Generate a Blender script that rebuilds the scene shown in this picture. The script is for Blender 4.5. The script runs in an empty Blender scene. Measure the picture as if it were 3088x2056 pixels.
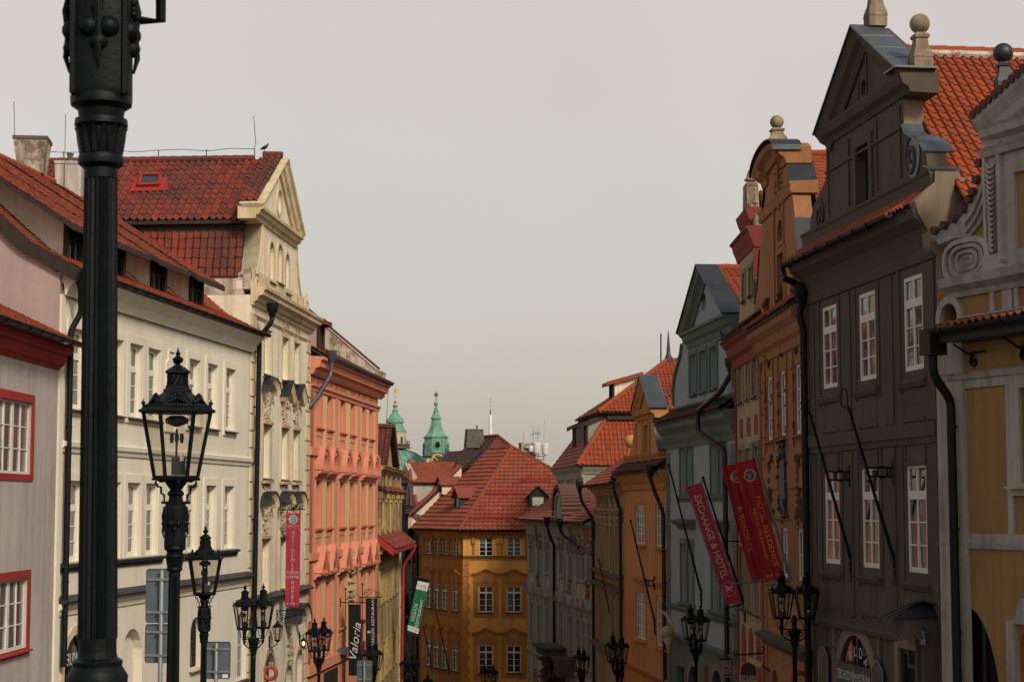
import bpy, bmesh, math, random
from mathutils import Vector, Matrix
from mathutils.geometry import tessellate_polygon
random.seed(7)
SC = bpy.context.scene
COL = SC.collection
# ------------------------------------------------------------------ camera, sky, sun, exposure
FPX, CX, CY, HORIZON = 5500.0, 1544.0, 1028.0, 1520.0
PITCH = math.atan((HORIZON - CY) / FPX)
cam = bpy.data.cameras.new("camera"); cam_o = bpy.data.objects.new("camera", cam); COL.objects.link(cam_o)
cam.sensor_width = 22.2; cam.lens = 22.2 * FPX / 3088.0
cam.clip_start = 0.5; cam.clip_end = 9000
cam_o.location = (0, 0, 0); cam_o.rotation_euler = (math.radians(90) + PITCH, 0, 0)
cam.dof.use_dof = True; cam.dof.focus_distance = 55; cam.dof.aperture_fstop = 9
SC.camera = cam_o
SUN_EL, SUN_AZ = math.radians(36), math.radians(149)      # azimuth clockwise from +Y: behind the camera, to the right
wd = bpy.data.worlds.new("World"); SC.world = wd; wd.use_nodes = True
nt = wd.node_tree; nt.nodes.clear()
def N(t, typ, **kw):
    n = t.nodes.new(typ)
    for k, v in kw.items(): setattr(n, k, v)
    return n
wo = N(nt, 'ShaderNodeOutputWorld'); add = N(nt, 'ShaderNodeAddShader')
sky = N(nt, 'ShaderNodeTexSky', sky_type='NISHITA', sun_disc=False, sun_elevation=SUN_EL, sun_rotation=SUN_AZ)
sky.dust_density = 5; sky.air_density = 1.0
b1 = N(nt, 'ShaderNodeBackground'); b1.inputs[1].default_value = 0.05
nt.links.new(sky.outputs[0], b1.inputs[0])
tc = N(nt, 'ShaderNodeTexCoord'); sep = N(nt, 'ShaderNodeSeparateXYZ'); nt.links.new(tc.outputs['Generated'], sep.inputs[0])
rmp = N(nt, 'ShaderNodeValToRGB')
rmp.color_ramp.elements[0].position = 0.0; rmp.color_ramp.elements[0].color = (.475, .432, .385, 1)
e = rmp.color_ramp.elements.new(0.12); e.color = (.57, .51, .432, 1)
rmp.color_ramp.elements[2].position = 0.75; rmp.color_ramp.elements[2].color = (.24, .26, .28, 1)
e = rmp.color_ramp.elements.new(0.29); e.color = (.645, .54, .46, 1); e = rmp.color_ramp.elements.new(0.42); e.color = (.52, .47, .43, 1)
noi = N(nt, 'ShaderNodeTexNoise'); noi.inputs['Scale'].default_value = 3.1; noi.inputs['Detail'].default_value = 4
nt.links.new(tc.outputs['Generated'], noi.inputs['Vector'])
mr = N(nt, 'ShaderNodeMapRange'); mr.inputs['To Min'].default_value = 0.90; mr.inputs['To Max'].default_value = 1.10
nt.links.new(noi.outputs['Fac'], mr.inputs['Value'])
mx = N(nt, 'ShaderNodeMix', data_type='RGBA', blend_type='MULTIPLY'); mx.inputs['Factor'].default_value = 1
nt.links.new(sep.outputs['Z'], rmp.inputs[0]); nt.links.new(rmp.outputs[0], mx.inputs['A'])
nt.links.new(mr.outputs[0], mx.inputs['B'])
b2 = N(nt, 'ShaderNodeBackground'); b2.inputs[1].default_value = 0.9
nt.links.new(mx.outputs['Result'], b2.inputs[0])
nt.links.new(b1.outputs[0], add.inputs[0]); nt.links.new(b2.outputs[0], add.inputs[1]); nt.links.new(add.outputs[0], wo.inputs[0])
sun = bpy.data.lights.new("sun", 'SUN'); sun_o = bpy.data.objects.new("sun", sun); COL.objects.link(sun_o)
sun.energy = 2.9; sun.angle = math.radians(10); sun.color = (1.0, .92, .80)
_sd = Vector((math.sin(SUN_AZ) * math.cos(SUN_EL), math.cos(SUN_AZ) * math.cos(SUN_EL), math.sin(SUN_EL)))
sun_o.rotation_euler = (-_sd).to_track_quat('-Z', 'Y').to_euler()
SC.view_settings.view_transform = 'Standard'; SC.view_settings.look = 'None'
SC.view_settings.exposure = 0.0; SC.view_settings.gamma = 1.0
# ------------------------------------------------------------------ picture -> world helpers
CP, SP = math.cos(PITCH), math.sin(PITCH)
def ray(px, py):
    u = (px - CX) / FPX; v = (CY - py) / FPX
    return Vector((u, CP - v * SP, SP + v * CP))
def at(px, py, Y):
    r = ray(px, py); return r * (Y / r.y)
def crop(ox, oy, k): return lambda x, y: (ox + x * k, oy + y * k)
KA = crop(0, 380, .3953); KB = crop(0, 900, .3826); KC = crop(0, 1450, .3864); KD = crop(350, 420, .3827)
KE = crop(350, 950, .3827); KF = crop(350, 1456, .3827); KG = crop(880, 900, .2551); KH = crop(880, 1250, .2551)
KI = crop(880, 1600, .2908); KJ = crop(1130, 1150, .2870); KK = crop(1200, 1556, .3188); KL = crop(1550, 1000, .3509)
KM = crop(1560, 1500, .3546); KN = crop(1960, 760, .3444); KO = crop(1960, 1250, .3189); KP = crop(1960, 1600, .2908)
KQ = crop(2150, 280, .3954); KR = crop(2150, 850, .3507); KS = crop(2400, 0, .3572); KT = crop(2400, 500, .3826)
KU = crop(2400, 1050, .3508); KV = crop(2150, 1350, .45); KW = crop(2450, 1560, .3163); KX = crop(1100, 1350, .2041)
KY = crop(2180, 460, .2807); KZ = crop(2780, 400, .3188)
GP = [(-40, -1.2), (0, -1.5), (5.7, -1.95), (16.7, -3.5), (32, -5.3), (47.5, -6.85), (62.7, -8.7), (81, -11.1), (98, -13.1), (118, -15.2), (400, -24), (6000, -40)]
def gz(y):
    for (a, b), (c, d) in zip(GP, GP[1:]):
        if y <= c: return b + (d - b) * (y - a) / (c - a)
    return GP[-1][1]
class Fac:
    """vertical plane; s runs left to right as seen from the street, z up, d outwards"""
    def __init__(f, a, b):
        f.a = Vector((a[0], a[1], 0)); f.b = Vector((b[0], b[1], 0)); f.L = (f.b - f.a).length
        f.t = (f.b - f.a) / f.L; f.n = Vector((f.t.y, -f.t.x, 0))
    def P(f, s, z, d=0.0):
        q = f.a + f.t * s + f.n * d; return Vector((q.x, q.y, z))
    def sz(f, px, py, d=0.0):
        r = ray(px, py); o = f.a + f.n * d
        q = r * (o.dot(f.n) / r.dot(f.n)); return ((q - f.a).dot(f.t), q.z)
    def rect(f, p0, p1, d=0.0):
        """picture box -> (s0, s1, z0, z1)"""
        xm, ym = (p0[0] + p1[0]) / 2, (p0[1] + p1[1]) / 2
        s0 = f.sz(p0[0], ym, d)[0]; s1 = f.sz(p1[0], ym, d)[0]
        return (s0, s1, f.sz(xm, p1[1], d)[1], f.sz(xm, p0[1], d)[1])
    def cross(f, s): # plane at right angles to the facade through s, seen from the camera; its s runs outwards->inwards or so
        p = f.P(s, 0); q = p - f.n
        return p, q
def corner(px, Y, py=1430):
    p = at(px, py, Y); return (p.x, p.y)
# ------------------------------------------------------------------ mesh builder
class MB:
    def __init__(m): m.v = []; m.f = []; m.mi = []; m.uv = []
    def add(m, vs, fs, mat=0, uvs=None):
        o = len(m.v); m.v += [Vector(x) for x in vs]
        for i, q in enumerate(fs):
            m.f.append([o + k for k in q]); m.mi.append(mat); m.uv.append(uvs[i] if uvs else None)
    def hexa(m, p, mat=0):
        m.add(p, [(0, 3, 2, 1), (4, 5, 6, 7), (0, 1, 5, 4), (1, 2, 6, 5), (2, 3, 7, 6), (3, 0, 4, 7)], mat)
    def box(m, c, sx, sy, sz, rz=0, mat=0):
        r = Matrix.Rotation(rz, 3, 'Z'); c = Vector(c)
        m.hexa([c + r @ Vector((a * sx / 2, b * sy / 2, h * sz / 2)) for h in (-1, 1) for a, b in ((-1, -1), (1, -1), (1, 1), (-1, 1))], mat)
    def fbox(m, f, s0, s1, z0, z1, d0, d1, mat=0):
        m.hexa([f.P(s, z, d) for z in (z0, z1) for s, d in ((s0, d1), (s1, d1), (s1, d0), (s0, d0))], mat)
    def prism(m, f, pts, d0, d1, mat=0, holes=(), rec=None, back=True, hmat=None):
        """polygon (s,z) between depth d0 (back) and d1 (front); holes cut in the front with reveals to rec"""
        loops = [list(pts)] + [list(h) for h in holes]
        tris = tessellate_polygon([[Vector((a, b, 0)) for a, b in l] for l in loops])
        flat = [p for l in loops for p in l]
        o = len(m.v); m.v += [f.P(a, b, d1) for a, b in flat]
        for t in tris:
            a, b, c = (flat[i] for i in t)
            if (b[0] - a[0]) * (c[1] - a[1]) - (b[1] - a[1]) * (c[0] - a[0]) < 0: t = (t[0], t[2], t[1])
            m.f.append([o + i for i in t]); m.mi.append(mat); m.uv.append(None)
        n = len(pts); area = sum(pts[i][0] * pts[(i + 1) % n][1] - pts[(i + 1) % n][0] * pts[i][1] for i in range(n))
        ring = list(pts) if area > 0 else list(reversed(pts))
        vs = [f.P(a, b, d1) for a, b in ring] + [f.P(a, b, d0) for a, b in ring]
        m.add(vs, [(i, n + i, n + (i + 1) % n, (i + 1) % n) for i in range(n)], mat)
        if back:
            bt = tessellate_polygon([[Vector((a, b, 0)) for a, b in ring]])
            m.add([f.P(a, b, d0) for a, b in ring], [tuple(t) for t in bt], mat)
        for h in holes:
            k = len(h); r = d1 - (rec or .2)
            hv = [f.P(a, b, d1) for a, b in h] + [f.P(a, b, r) for a, b in h]
            m.add(hv, [(i, (i + 1) % k, k + (i + 1) % k, k + i) for i in range(k)], mat)
            m.add([f.P(a, b, r) for a, b in h], [tuple(range(k))], mat if hmat is None else hmat)
    def sweep(m, f, path, prof, closed=False, mat=0, cap=True):
        """path [(s,z)], profile [(off, d)]: off to the left of the running direction"""
        n = len(path); rings = []
        for i in range(n):
            p = Vector(path[i])
            a = Vector(path[i - 1]) if (i > 0 or closed) else None
            b = Vector(path[(i + 1) % n]) if (i < n - 1 or closed) else None
            d1 = (p - a).normalized() if a is not None else None
            d2 = (b - p).normalized() if b is not None else None
            if d1 is None: d1 = d2
            if d2 is None: d2 = d1
            n1 = Vector((-d1.y, d1.x)); n2 = Vector((-d2.y, d2.x)); nn = n1 + n2
            if nn.length < 1e-4: nn = n1
            nn.normalize(); k = 1 / max(.45, nn.dot(n1))
            rings.append([f.P(p.x + nn.x * o * k, p.y + nn.y * o * k, d) for o, d in prof])
        q = len(prof); vs = [x for r in rings for x in r]; fs = []
        for i in range(n if closed else n - 1):
            for j in range(q):
                fs.append((i * q + j, i * q + (j + 1) % q, ((i + 1) % n) * q + (j + 1) % q, ((i + 1) % n) * q + j))
        if cap and not closed: fs += [tuple(range(q)), tuple((n - 1) * q + j for j in reversed(range(q)))]
        m.add(vs, fs, mat)
    def tube(m, pts, r, n=8, mat=0, cap=True):
        pts = [Vector(p) for p in pts]; rs = r if isinstance(r, (list, tuple)) else [r] * len(pts)
        vs = []; up = None
        for i, p in enumerate(pts):
            d = (pts[min(i + 1, len(pts) - 1)] - pts[max(i - 1, 0)]).normalized()
            if up is None: up = Vector((0, 0, 1)) if abs(d.z) < .9 else Vector((1, 0, 0))
            x = d.cross(up).normalized(); y = x.cross(d).normalized(); up = y
            vs += [p + (x * math.cos(2 * math.pi * k / n) + y * math.sin(2 * math.pi * k / n)) * rs[i] for k in range(n)]
        fs = [(i * n + k, i * n + (k + 1) % n, (i + 1) * n + (k + 1) % n, (i + 1) * n + k) for i in range(len(pts) - 1) for k in range(n)]
        if cap: fs += [tuple(reversed(range(n))), tuple((len(pts) - 1) * n + k for k in range(n))]
        m.add(vs, fs, mat)
    def lathe(m, c, prof, n=20, mat=0, rot=0.0, flute=0, sq=0.0):
        c = Vector(c); vs = []
        for r, z in prof:
            for k in range(n):
                a = 2 * math.pi * k / n + rot
                rr = r * (1 - flute * (0.5 + 0.5 * math.cos(k * math.pi))) if flute else r
                if sq: rr *= 1 + sq * (1 / max(abs(math.cos(a)), abs(math.sin(a))) - 1)
                vs.append(c + Vector((rr * math.cos(a), rr * math.sin(a), z)))
        q = len(prof)
        fs = [(i * n + k, i * n + (k + 1) % n, (i + 1) * n + (k + 1) % n, (i + 1) * n + k) for i in range(q - 1) for k in range(n)]
        fs += [tuple(reversed(range(n))), tuple((q - 1) * n + k for k in range(n))]
        m.add(vs, fs, mat)
    def ball(m, c, r, n=14, mat=0, sz=1.0):
        m.lathe(c, [(max(1e-3, r * math.sin(math.pi * i / n)), -r * sz * math.cos(math.pi * i / n)) for i in range(n + 1)], 2 * n, mat)
    def slab(m, poly, th, mat=0):
        """flat 3-D polygon given a thickness downwards along its normal"""
        p = [Vector(x) for x in poly]; nn = (p[1] - p[0]).cross(p[2] - p[1]).normalized(); k = len(p)
        if nn.z < 0: p.reverse(); nn = -nn
        vs = p + [x - nn * th for x in p]
        m.add(vs, [tuple(range(k)), tuple(reversed(range(k, 2 * k)))] + [(i, k + i, k + (i + 1) % k, (i + 1) % k) for i in range(k)], mat)
    def tiles(m, poly, tw=.23, th=.34, amp=.045, step=.03, kind='pan', jit=.006, mat=0, scal=0.0, rnd=None):
        """rows of roof tiles over a convex planar polygon whose first edge is the eave"""
        rnd = rnd or random.Random(len(m.v) + 5)
        P = [Vector(x) for x in poly]; a = (P[1] - P[0]).normalized(); nn = Vector((0, 0, 0))
        for i in range(1, len(P) - 1): nn += (P[i] - P[0]).cross(P[i + 1] - P[0])
        nn.normalize()
        if nn.z < 0: nn = -nn
        b = nn.cross(a).normalized()
        if b.z < 0: b = -b
        fl = a.cross(b).dot(nn) < 0
        U = [(p - P[0]).dot(a) for p in P]; V = [(p - P[0]).dot(b) for p in P]
        u0, u1, v1 = min(U), max(U), max(V)
        nc = int(math.ceil((u1 - u0) / tw)); nr = int(math.ceil(v1 / th))
        if kind == 'pan': prof = [(0.0, 0), (.12, .62), (.27, 1.0), (.42, .62), (.54, .0), (.77, -.12)]
        elif kind == 'half': prof = [(0.0, 0), (.06, .7), (.17, 1.0), (.30, 1.0), (.41, .7), (.47, 0)]
        elif kind == 'wave': prof = [(0, 0), (.25, .5), (.5, 1), (.75, .5)]
        else: prof = [(0.02, 0), (.3, .12), (.5, .2), (.7, .12), (.98, 0)] if scal else [(0, 0), (.5, .1), (.97, 0)]
        bm = bmesh.new(); ul = bm.loops.layers.uv.new('uv'); q = len(prof)
        prev = None
        for r in range(nr):
            lo = []; hi = []; off = (tw * .5 if (kind == 'flat' and r % 2) else 0)
            for cc in range(nc + (2 if off else 1)):
                jl = rnd.uniform(-jit, jit); jv = rnd.uniform(-jit, jit) * 2.2
                last = cc == nc + (1 if off else 0)
                for (x, h) in (prof[:1] if last else prof):
                    uu = u0 + (cc + x) * tw - off
                    sv = -scal * (1 - (2 * x - 1) ** 2) if scal else 0
                    hh = h * amp
                    lo.append((bm.verts.new(P[0] + a * uu + b * (r * th + sv + jv) + nn * (hh + step + jl)), cc, x))
                    hi.append((bm.verts.new(P[0] + a * uu + b * ((r + 1) * th) + nn * (hh + jl * .3)), cc, x))
            for k in range(len(lo) - 1):
                cc = lo[k][1]; x0 = lo[k][2]; x1 = lo[k + 1][2] if lo[k + 1][1] == cc else .98
                vs = [lo[k][0], lo[k + 1][0], hi[k + 1][0], hi[k][0]]
                uvs = [(cc + .01 + x0 * .98, r + .02), (cc + .01 + x1 * .98, r + .02), (cc + .01 + x1 * .98, r + .98), (cc + .01 + x0 * .98, r + .98)]
                if fl: vs.reverse(); uvs.reverse()
                fc = bm.faces.new(vs)
                for lp, w in zip(fc.loops, uvs): lp[ul].uv = w
            for k in range(len(lo) - 1):      # the cut edge of each tile
                w0 = bm.verts.new(lo[k][0].co - nn * (step + .004)); w1 = bm.verts.new(lo[k + 1][0].co - nn * (step + .004))
                vs = [w0, w1, lo[k + 1][0], lo[k][0]]
                if fl: vs.reverse()
                fc = bm.faces.new(vs)
                for lp in fc.loops: lp[ul].uv = (lo[k][1] + .5, r + .02)
        cen = sum(P, Vector()) / len(P)
        for i in range(len(P)):
            p, qn = P[i], P[(i + 1) % len(P)]
            out = (qn - p).cross(nn).normalized()
            if (cen - p).dot(out) > 0: out = -out
            if i == 0: p = p + out * .06
            bmesh.ops.bisect_plane(bm, geom=bm.verts[:] + bm.edges[:] + bm.faces[:], plane_co=p, plane_no=out, clear_outer=True)
        bm.verts.index_update()
        vs = [v.co.copy() for v in bm.verts]; fs = []; uvs = []
        for fc in bm.faces:
            fs.append([v.index for v in fc.verts]); uvs.append([tuple(lp[ul].uv) for lp in fc.loops])
        m.add(vs, fs, mat, uvs); bm.free()
    def blobs(m, f, cs, cz, w, h, n, seed, d=.05, r=(.05, .1), mat=0, shape=None):
        rd = random.Random(seed)
        for i in range(n):
            x, y = rd.uniform(-1, 1), rd.uniform(-1, 1)
            if shape == 'oval' and x * x + y * y > 1: x *= .6; y *= .6
            if shape == 'tri': x *= max(.08, (1 - y) / 2)
            if shape == 'inv': x *= max(.08, (1 + y) / 2)
            if shape == 'ring':
                t = rd.uniform(0, 6.28); x, y = math.cos(t) * .9, math.sin(t) * .9
            rr = rd.uniform(*r); s, z = cs + x * w / 2, cz + y * h / 2; k = 6; t0 = rd.uniform(0, 6.28); e = rd.uniform(.6, 1.6)
            ring = lambda q, dd: [f.P(s + math.cos(t0 + 6.283 * j / k) * rr * q * e, z + math.sin(t0 + 6.283 * j / k) * rr * q / e, dd) for j in range(k)]
            hd = d * rd.uniform(.6, 1.2)
            vs = ring(1, -.005) + ring(.75, hd * .7) + [f.P(s, z, hd)]
            m.add(vs, [(j, (j + 1) % k, k + (j + 1) % k, k + j) for j in range(k)] + [(k + j, k + (j + 1) % k, 2 * k) for j in range(k)], mat)
    def build(m, name, mats, T=None, parent=None, smooth=None):
        if not isinstance(mats, (list, tuple)): mats = [mats]
        base = T.base if T else Vector((0, 0, 0))
        me = bpy.data.meshes.new(name); me.from_pydata([v - base for v in m.v], [], m.f)
        for x in mats: me.materials.append(x)
        me.polygons.foreach_set('material_index', m.mi)
        if any(u for u in m.uv):
            l = me.uv_layers.new(name='uv'); k = 0
            for fc, u in zip(m.f, m.uv):
                for j in range(len(fc)):
                    l.data[k].uv = u[j] if u else (0.5, 0.5); k += 1
        if smooth:
            me.shade_smooth(); me.set_sharp_from_angle(angle=math.radians(smooth))
        me.update()
        o = bpy.data.objects.new(name, me); COL.objects.link(o)
        p = parent if parent is not None else (T.o if T else None)
        if p is not None: o.parent = p
        return o
class MBS:
    """like MB, but every piece added becomes an object of its own"""
    def __init__(s): s.l = []
    def __getattr__(s, k):
        def call(*a, **kw): m = MB(); getattr(m, k)(*a, **kw); s.l.append(m)
        return call
    def build(s, name, mats, T=None, parent=None):
        for m in s.l: m.build(name, mats, T, parent)
class Thing:
    def __init__(t, name, label, cat, base=(0, 0, 0), group=None):
        t.base = Vector(base); t.o = bpy.data.objects.new(name, None); COL.objects.link(t.o)
        t.o.location = t.base; t.o.empty_display_size = .3
        t.o['label'] = label; t.o['category'] = cat
        if group: t.o['group'] = group
def copy_tree(o, parent=None):
    c = o.copy(); COL.objects.link(c)
    if parent is not None: c.parent = parent
    for ch in list(o.children): copy_tree(ch, c)
    return c
def structure(o): o['kind'] = 'structure'; return o
# ------------------------------------------------------------------ materials
def sr(r, g, b):
    f = lambda x: (x / 255) / 12.92 if x / 255 <= .04045 else ((x / 255 + .055) / 1.055) ** 2.4
    return (f(r), f(g), f(b))
def base_mat(name, rough=.85, metal=0.0, spec=.3):
    m = bpy.data.materials.new(name); m.use_nodes = True; t = m.node_tree
    p = t.nodes['Principled BSDF']; p.inputs['Roughness'].default_value = rough; p.inputs['Metallic'].default_value = metal
    p.inputs['Specular IOR Level'].default_value = spec
    return m, t, p
def mixc(t, fac, a, b, mode='MIX'):
    x = N(t, 'ShaderNodeMix', data_type='RGBA', blend_type=mode)
    for s, v in (('Factor', fac), ('A', a), ('B', b)):
        if hasattr(v, 'is_linked') or hasattr(v, 'links'): t.links.new(v, x.inputs[s])
        elif s == 'Factor': x.inputs[s].default_value = v
        else: x.inputs[s].default_value = (*v, 1) if len(v) == 3 else v
    return x.outputs['Result']
def noise(t, scale, detail=5, rough=.6, stretch=None, off=0):
    tcn = N(t, 'ShaderNodeTexCoord'); mp = N(t, 'ShaderNodeMapping'); mp.inputs['Location'].default_value = (off, off * .7, off * .3)
    if stretch: mp.inputs['Scale'].default_value = stretch
    t.links.new(tcn.outputs['Object'], mp.inputs[0])
    n = N(t, 'ShaderNodeTexNoise'); n.inputs['Scale'].default_value = scale; n.inputs['Detail'].default_value = detail; n.inputs['Roughness'].default_value = rough
    t.links.new(mp.outputs[0], n.inputs['Vector']); return n.outputs['Fac']
def ramp(t, v, lo, hi, a=0.0, b=1.0):
    r = N(t, 'ShaderNodeMapRange'); r.inputs['From Min'].default_value = lo; r.inputs['From Max'].default_value = hi
    r.inputs['To Min'].default_value = a; r.inputs['To Max'].default_value = b; t.links.new(v, r.inputs['Value']); return r.outputs[0]
_seed = [0]
def plaster(name, col, var=.10, dirt=.25, dcol=(.10, .085, .07), patch=0.0, pcol=(.3, .25, .2), rough=.9, bump=.25):
    m, t, p = base_mat(name, rough, 0, .2); _seed[0] += 3.7; o = _seed[0]
    c = mixc(t, ramp(t, noise(t, .45, 6, .65, off=o), .3, .7), tuple(x * (1 - var) for x in col), tuple(min(.92, x * (1 + var)) for x in col))
    c = mixc(t, ramp(t, noise(t, 9, 4, .7, off=o + 1), .35, .8, 0, .35), c, tuple(x * .8 for x in col))
    if patch: c = mixc(t, ramp(t, noise(t, 1.7, 8, .72, off=o + 5), .60 - patch * .07, .66 - patch * .07, 0, .8), c, pcol)
    if dirt:                                           # rain streaks and grime of their own shape
        c = mixc(t, ramp(t, noise(t, 1.3, 6, .65, stretch=(2.2, 2.2, .12), off=o + 2), .45, .64, 0, dirt), c, dcol)
        c = mixc(t, ramp(t, noise(t, .33, 9, .78, off=o + 3), .47, .64, 0, dirt * .9), c, dcol)
        c = mixc(t, ramp(t, noise(t, 3.1, 9, .8, off=o + 7), .52, .64, 0, dirt * .6), c, tuple(x * 1.25 for x in col))
    t.links.new(c, p.inputs['Base Color'])
    bp = N(t, 'ShaderNodeBump'); bp.inputs['Strength'].default_value = bump; bp.inputs['Distance'].default_value = .02
    t.links.new(noise(t, 14, 6, .7, off=o), bp.inputs['Height']); t.links.new(bp.outputs[0], p.inputs['Normal'])
    return m
def simple(name, col, rough=.6, metal=0.0, var=.15, spec=.4, sc=3.0, bump=0.0):
    m, t, p = base_mat(name, rough, metal, spec); _seed[0] += 2.3
    nz = noise(t, sc, 6, .65, off=_seed[0])
    c = mixc(t, ramp(t, nz, .3, .75), tuple(x * (1 - var) for x in col), tuple(x * (1 + var) for x in col))
    t.links.new(c, p.inputs['Base Color'])
    t.links.new(ramp(t, nz, .3, .7, max(.03, rough - .1), min(1, rough + .12)), p.inputs['Roughness'])
    if bump:
        bp = N(t, 'ShaderNodeBump'); bp.inputs['Strength'].default_value = bump; bp.inputs['Distance'].default_value = .01
        t.links.new(noise(t, sc * 5, 5, .7), bp.inputs['Height']); t.links.new(bp.outputs[0], p.inputs['Normal'])
    return m
def tile_mat(name, c1, c2, c3, soot=.5, sootcol=(.035, .028, .025), rough=.8, sscale=.35):
    m, t, p = base_mat(name, rough, 0, .25); _seed[0] += 5.1
    uv = N(t, 'ShaderNodeUVMap'); vm = N(t, 'ShaderNodeVectorMath', operation='FLOOR'); t.links.new(uv.outputs[0], vm.inputs[0])
    ad = N(t, 'ShaderNodeVectorMath', operation='ADD'); ad.inputs[1].default_value = (_seed[0], _seed[0] * 2, 0); t.links.new(vm.outputs[0], ad.inputs[0])
    wn = N(t, 'ShaderNodeTexWhiteNoise', noise_dimensions='3D'); t.links.new(ad.outputs[0], wn.inputs['Vector'])
    cr = N(t, 'ShaderNodeValToRGB'); cr.color_ramp.elements[0].color = (*c1, 1); cr.color_ramp.elements[1].color = (*c3, 1)
    e2 = cr.color_ramp.elements.new(.55); e2.color = (*c2, 1); t.links.new(wn.outputs['Value'], cr.inputs[0])
    c = mixc(t, ramp(t, noise(t, 6, 6, .7, off=_seed[0]), .35, .8, 0, .4), cr.outputs[0], tuple(x * .55 for x in c1))
    s = ramp(t, noise(t, sscale, 7, .7, off=_seed[0]), .42, .68, 0, soot)
    s2 = N(t, 'ShaderNodeMath', operation='MULTIPLY'); t.links.new(s, s2.inputs[0]); t.links.new(ramp(t, wn.outputs['Value'], 0, 1, 1.25, .45), s2.inputs[1])
    s2.use_clamp = True
    c = mixc(t, s2.outputs[0], c, sootcol)
    t.links.new(c, p.inputs['Base Color']); return m
def pane_mat(name, col, rough=.06, col2=None):
    m, t, p = base_mat(name, rough, 0, .9); _seed[0] += 1.9; p.inputs['IOR'].default_value = 1.6
    c = mixc(t, ramp(t, noise(t, .8, 4, .6, stretch=(1, 1, .5), off=_seed[0]), .42, .6), col, col2 or tuple(x * .45 for x in col))
    t.links.new(c, p.inputs['Base Color'])
    bp = N(t, 'ShaderNodeBump'); bp.inputs['Strength'].default_value = .12; bp.inputs['Distance'].default_value = .02
    t.links.new(noise(t, 1.3, 2, .5, off=_seed[0]), bp.inputs['Height']); t.links.new(bp.outputs[0], p.inputs['Normal'])
    return m
def clear_glass(name, tint=.82):
    m = bpy.data.materials.new(name); m.use_nodes = True; t = m.node_tree; t.nodes.clear()
    o = N(t, 'ShaderNodeOutputMaterial'); tr = N(t, 'ShaderNodeBsdfTransparent'); gl = N(t, 'ShaderNodeBsdfGlossy'); mxs = N(t, 'ShaderNodeMixShader')
    tr.inputs[0].default_value = (tint, tint * .98, tint * .94, 1); gl.inputs['Roughness'].default_value = .08
    lw = N(t, 'ShaderNodeLayerWeight'); lw.inputs[0].default_value = .12; fr = N(t, 'ShaderNodeMath', operation='MULTIPLY_ADD'); fr.inputs[1].default_value = .35; fr.inputs[2].default_value = .03; t.links.new(lw.outputs['Facing'], fr.inputs[0])
    t.links.new(fr.outputs[0], mxs.inputs[0]); t.links.new(tr.outputs[0], mxs.inputs[1]); t.links.new(gl.outputs[0], mxs.inputs[2]); t.links.new(mxs.outputs[0], o.inputs[0])
    return m
def glow(name, col, strength):
    m, t, p = base_mat(name); p.inputs['Base Color'].default_value = (*col, 1); p.inputs['Emission Color'].default_value = (*col, 1); p.inputs['Emission Strength'].default_value = strength
    return m
M = {}
M['iron'] = simple('black_painted_iron', (.0025, .0042, .005), .48, 0, .35, .14, 8, .3)
M['pipe'] = simple('dark_painted_pipe', (.016, .0095, .008), .5, 0, .3, .3, 4)
M['pipe_black'] = simple('black_pipe', (.006, .007, .0085), .5, 0, .3, .2, 4)
M['zinc'] = simple('grey_zinc_sheet', (.075, .085, .095), .42, .35, .3, .5, 2.5)
M['lead'] = simple('weathered_lead_sheet', (.055, .065, .075), .5, .3, .3, .5, 1.6)
M['slate'] = simple('dark_sheet_metal', (.020, .0225, .027), .5, .2, .3, .5, 2)
M['wood_dark'] = simple('dark_brown_timber', (.028, .018, .013), .7, 0, .4, .3, 6)
M['white_frame'] = simple('white_window_paint', (.58, .55, .50), .55, 0, .10, .4, 6)
M['cream_frame'] = simple('cream_window_paint', (.68, .64, .54), .55, 0, .10, .4, 6)
M['grey_frame'] = simple('grey_window_paint', (.24, .25, .24), .55, 0, .12, .4, 6)
M['pane'] = pane_mat('dark_window_glass', (.022, .022, .022))
M['pane_tan'] = pane_mat('curtained_window_glass', (.13, .112, .086), .10, (.05, .045, .038))
M['pane_mid'] = pane_mat('dim_window_glass', (.085, .075, .06), .08, (.03, .028, .025))
M['pane_dark'] = pane_mat('black_window_glass', (.008, .009, .010))
M['glass'] = clear_glass('lantern_glass', .88)
M['void'] = simple('dark_opening', (.012, .011, .011), .9, 0, .2, .1)
# ------------------------------------------------------------------ writing
_txt = {}
def text_geo(s, shear=0.0, bold=0.0, space=1.0):
    k = (s, shear, bold, space)
    if k not in _txt:
        cu = bpy.data.curves.new('writing', 'FONT'); cu.body = s; cu.size = 1; cu.shear = shear; cu.offset = bold; cu.space_character = space; cu.resolution_u = 3
        ob = bpy.data.objects.new('writing', cu); COL.objects.link(ob); dg = bpy.context.evaluated_depsgraph_get()
        me = bpy.data.meshes.new_from_object(ob.evaluated_get(dg)); vs = [(v.co.x, v.co.y) for v in me.vertices]; fs = [tuple(p.vertices) for p in me.polygons]
        bpy.data.objects.remove(ob); bpy.data.curves.remove(cu); bpy.data.meshes.remove(me)
        x0 = min(v[0] for v in vs); x1 = max(v[0] for v in vs); y0 = min(v[1] for v in vs); y1 = max(v[1] for v in vs)
        _txt[k] = ([((x - (x0 + x1) / 2), (y - (y0 + y1) / 2)) for x, y in vs], fs, x1 - x0, y1 - y0)
    return _txt[k]
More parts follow.
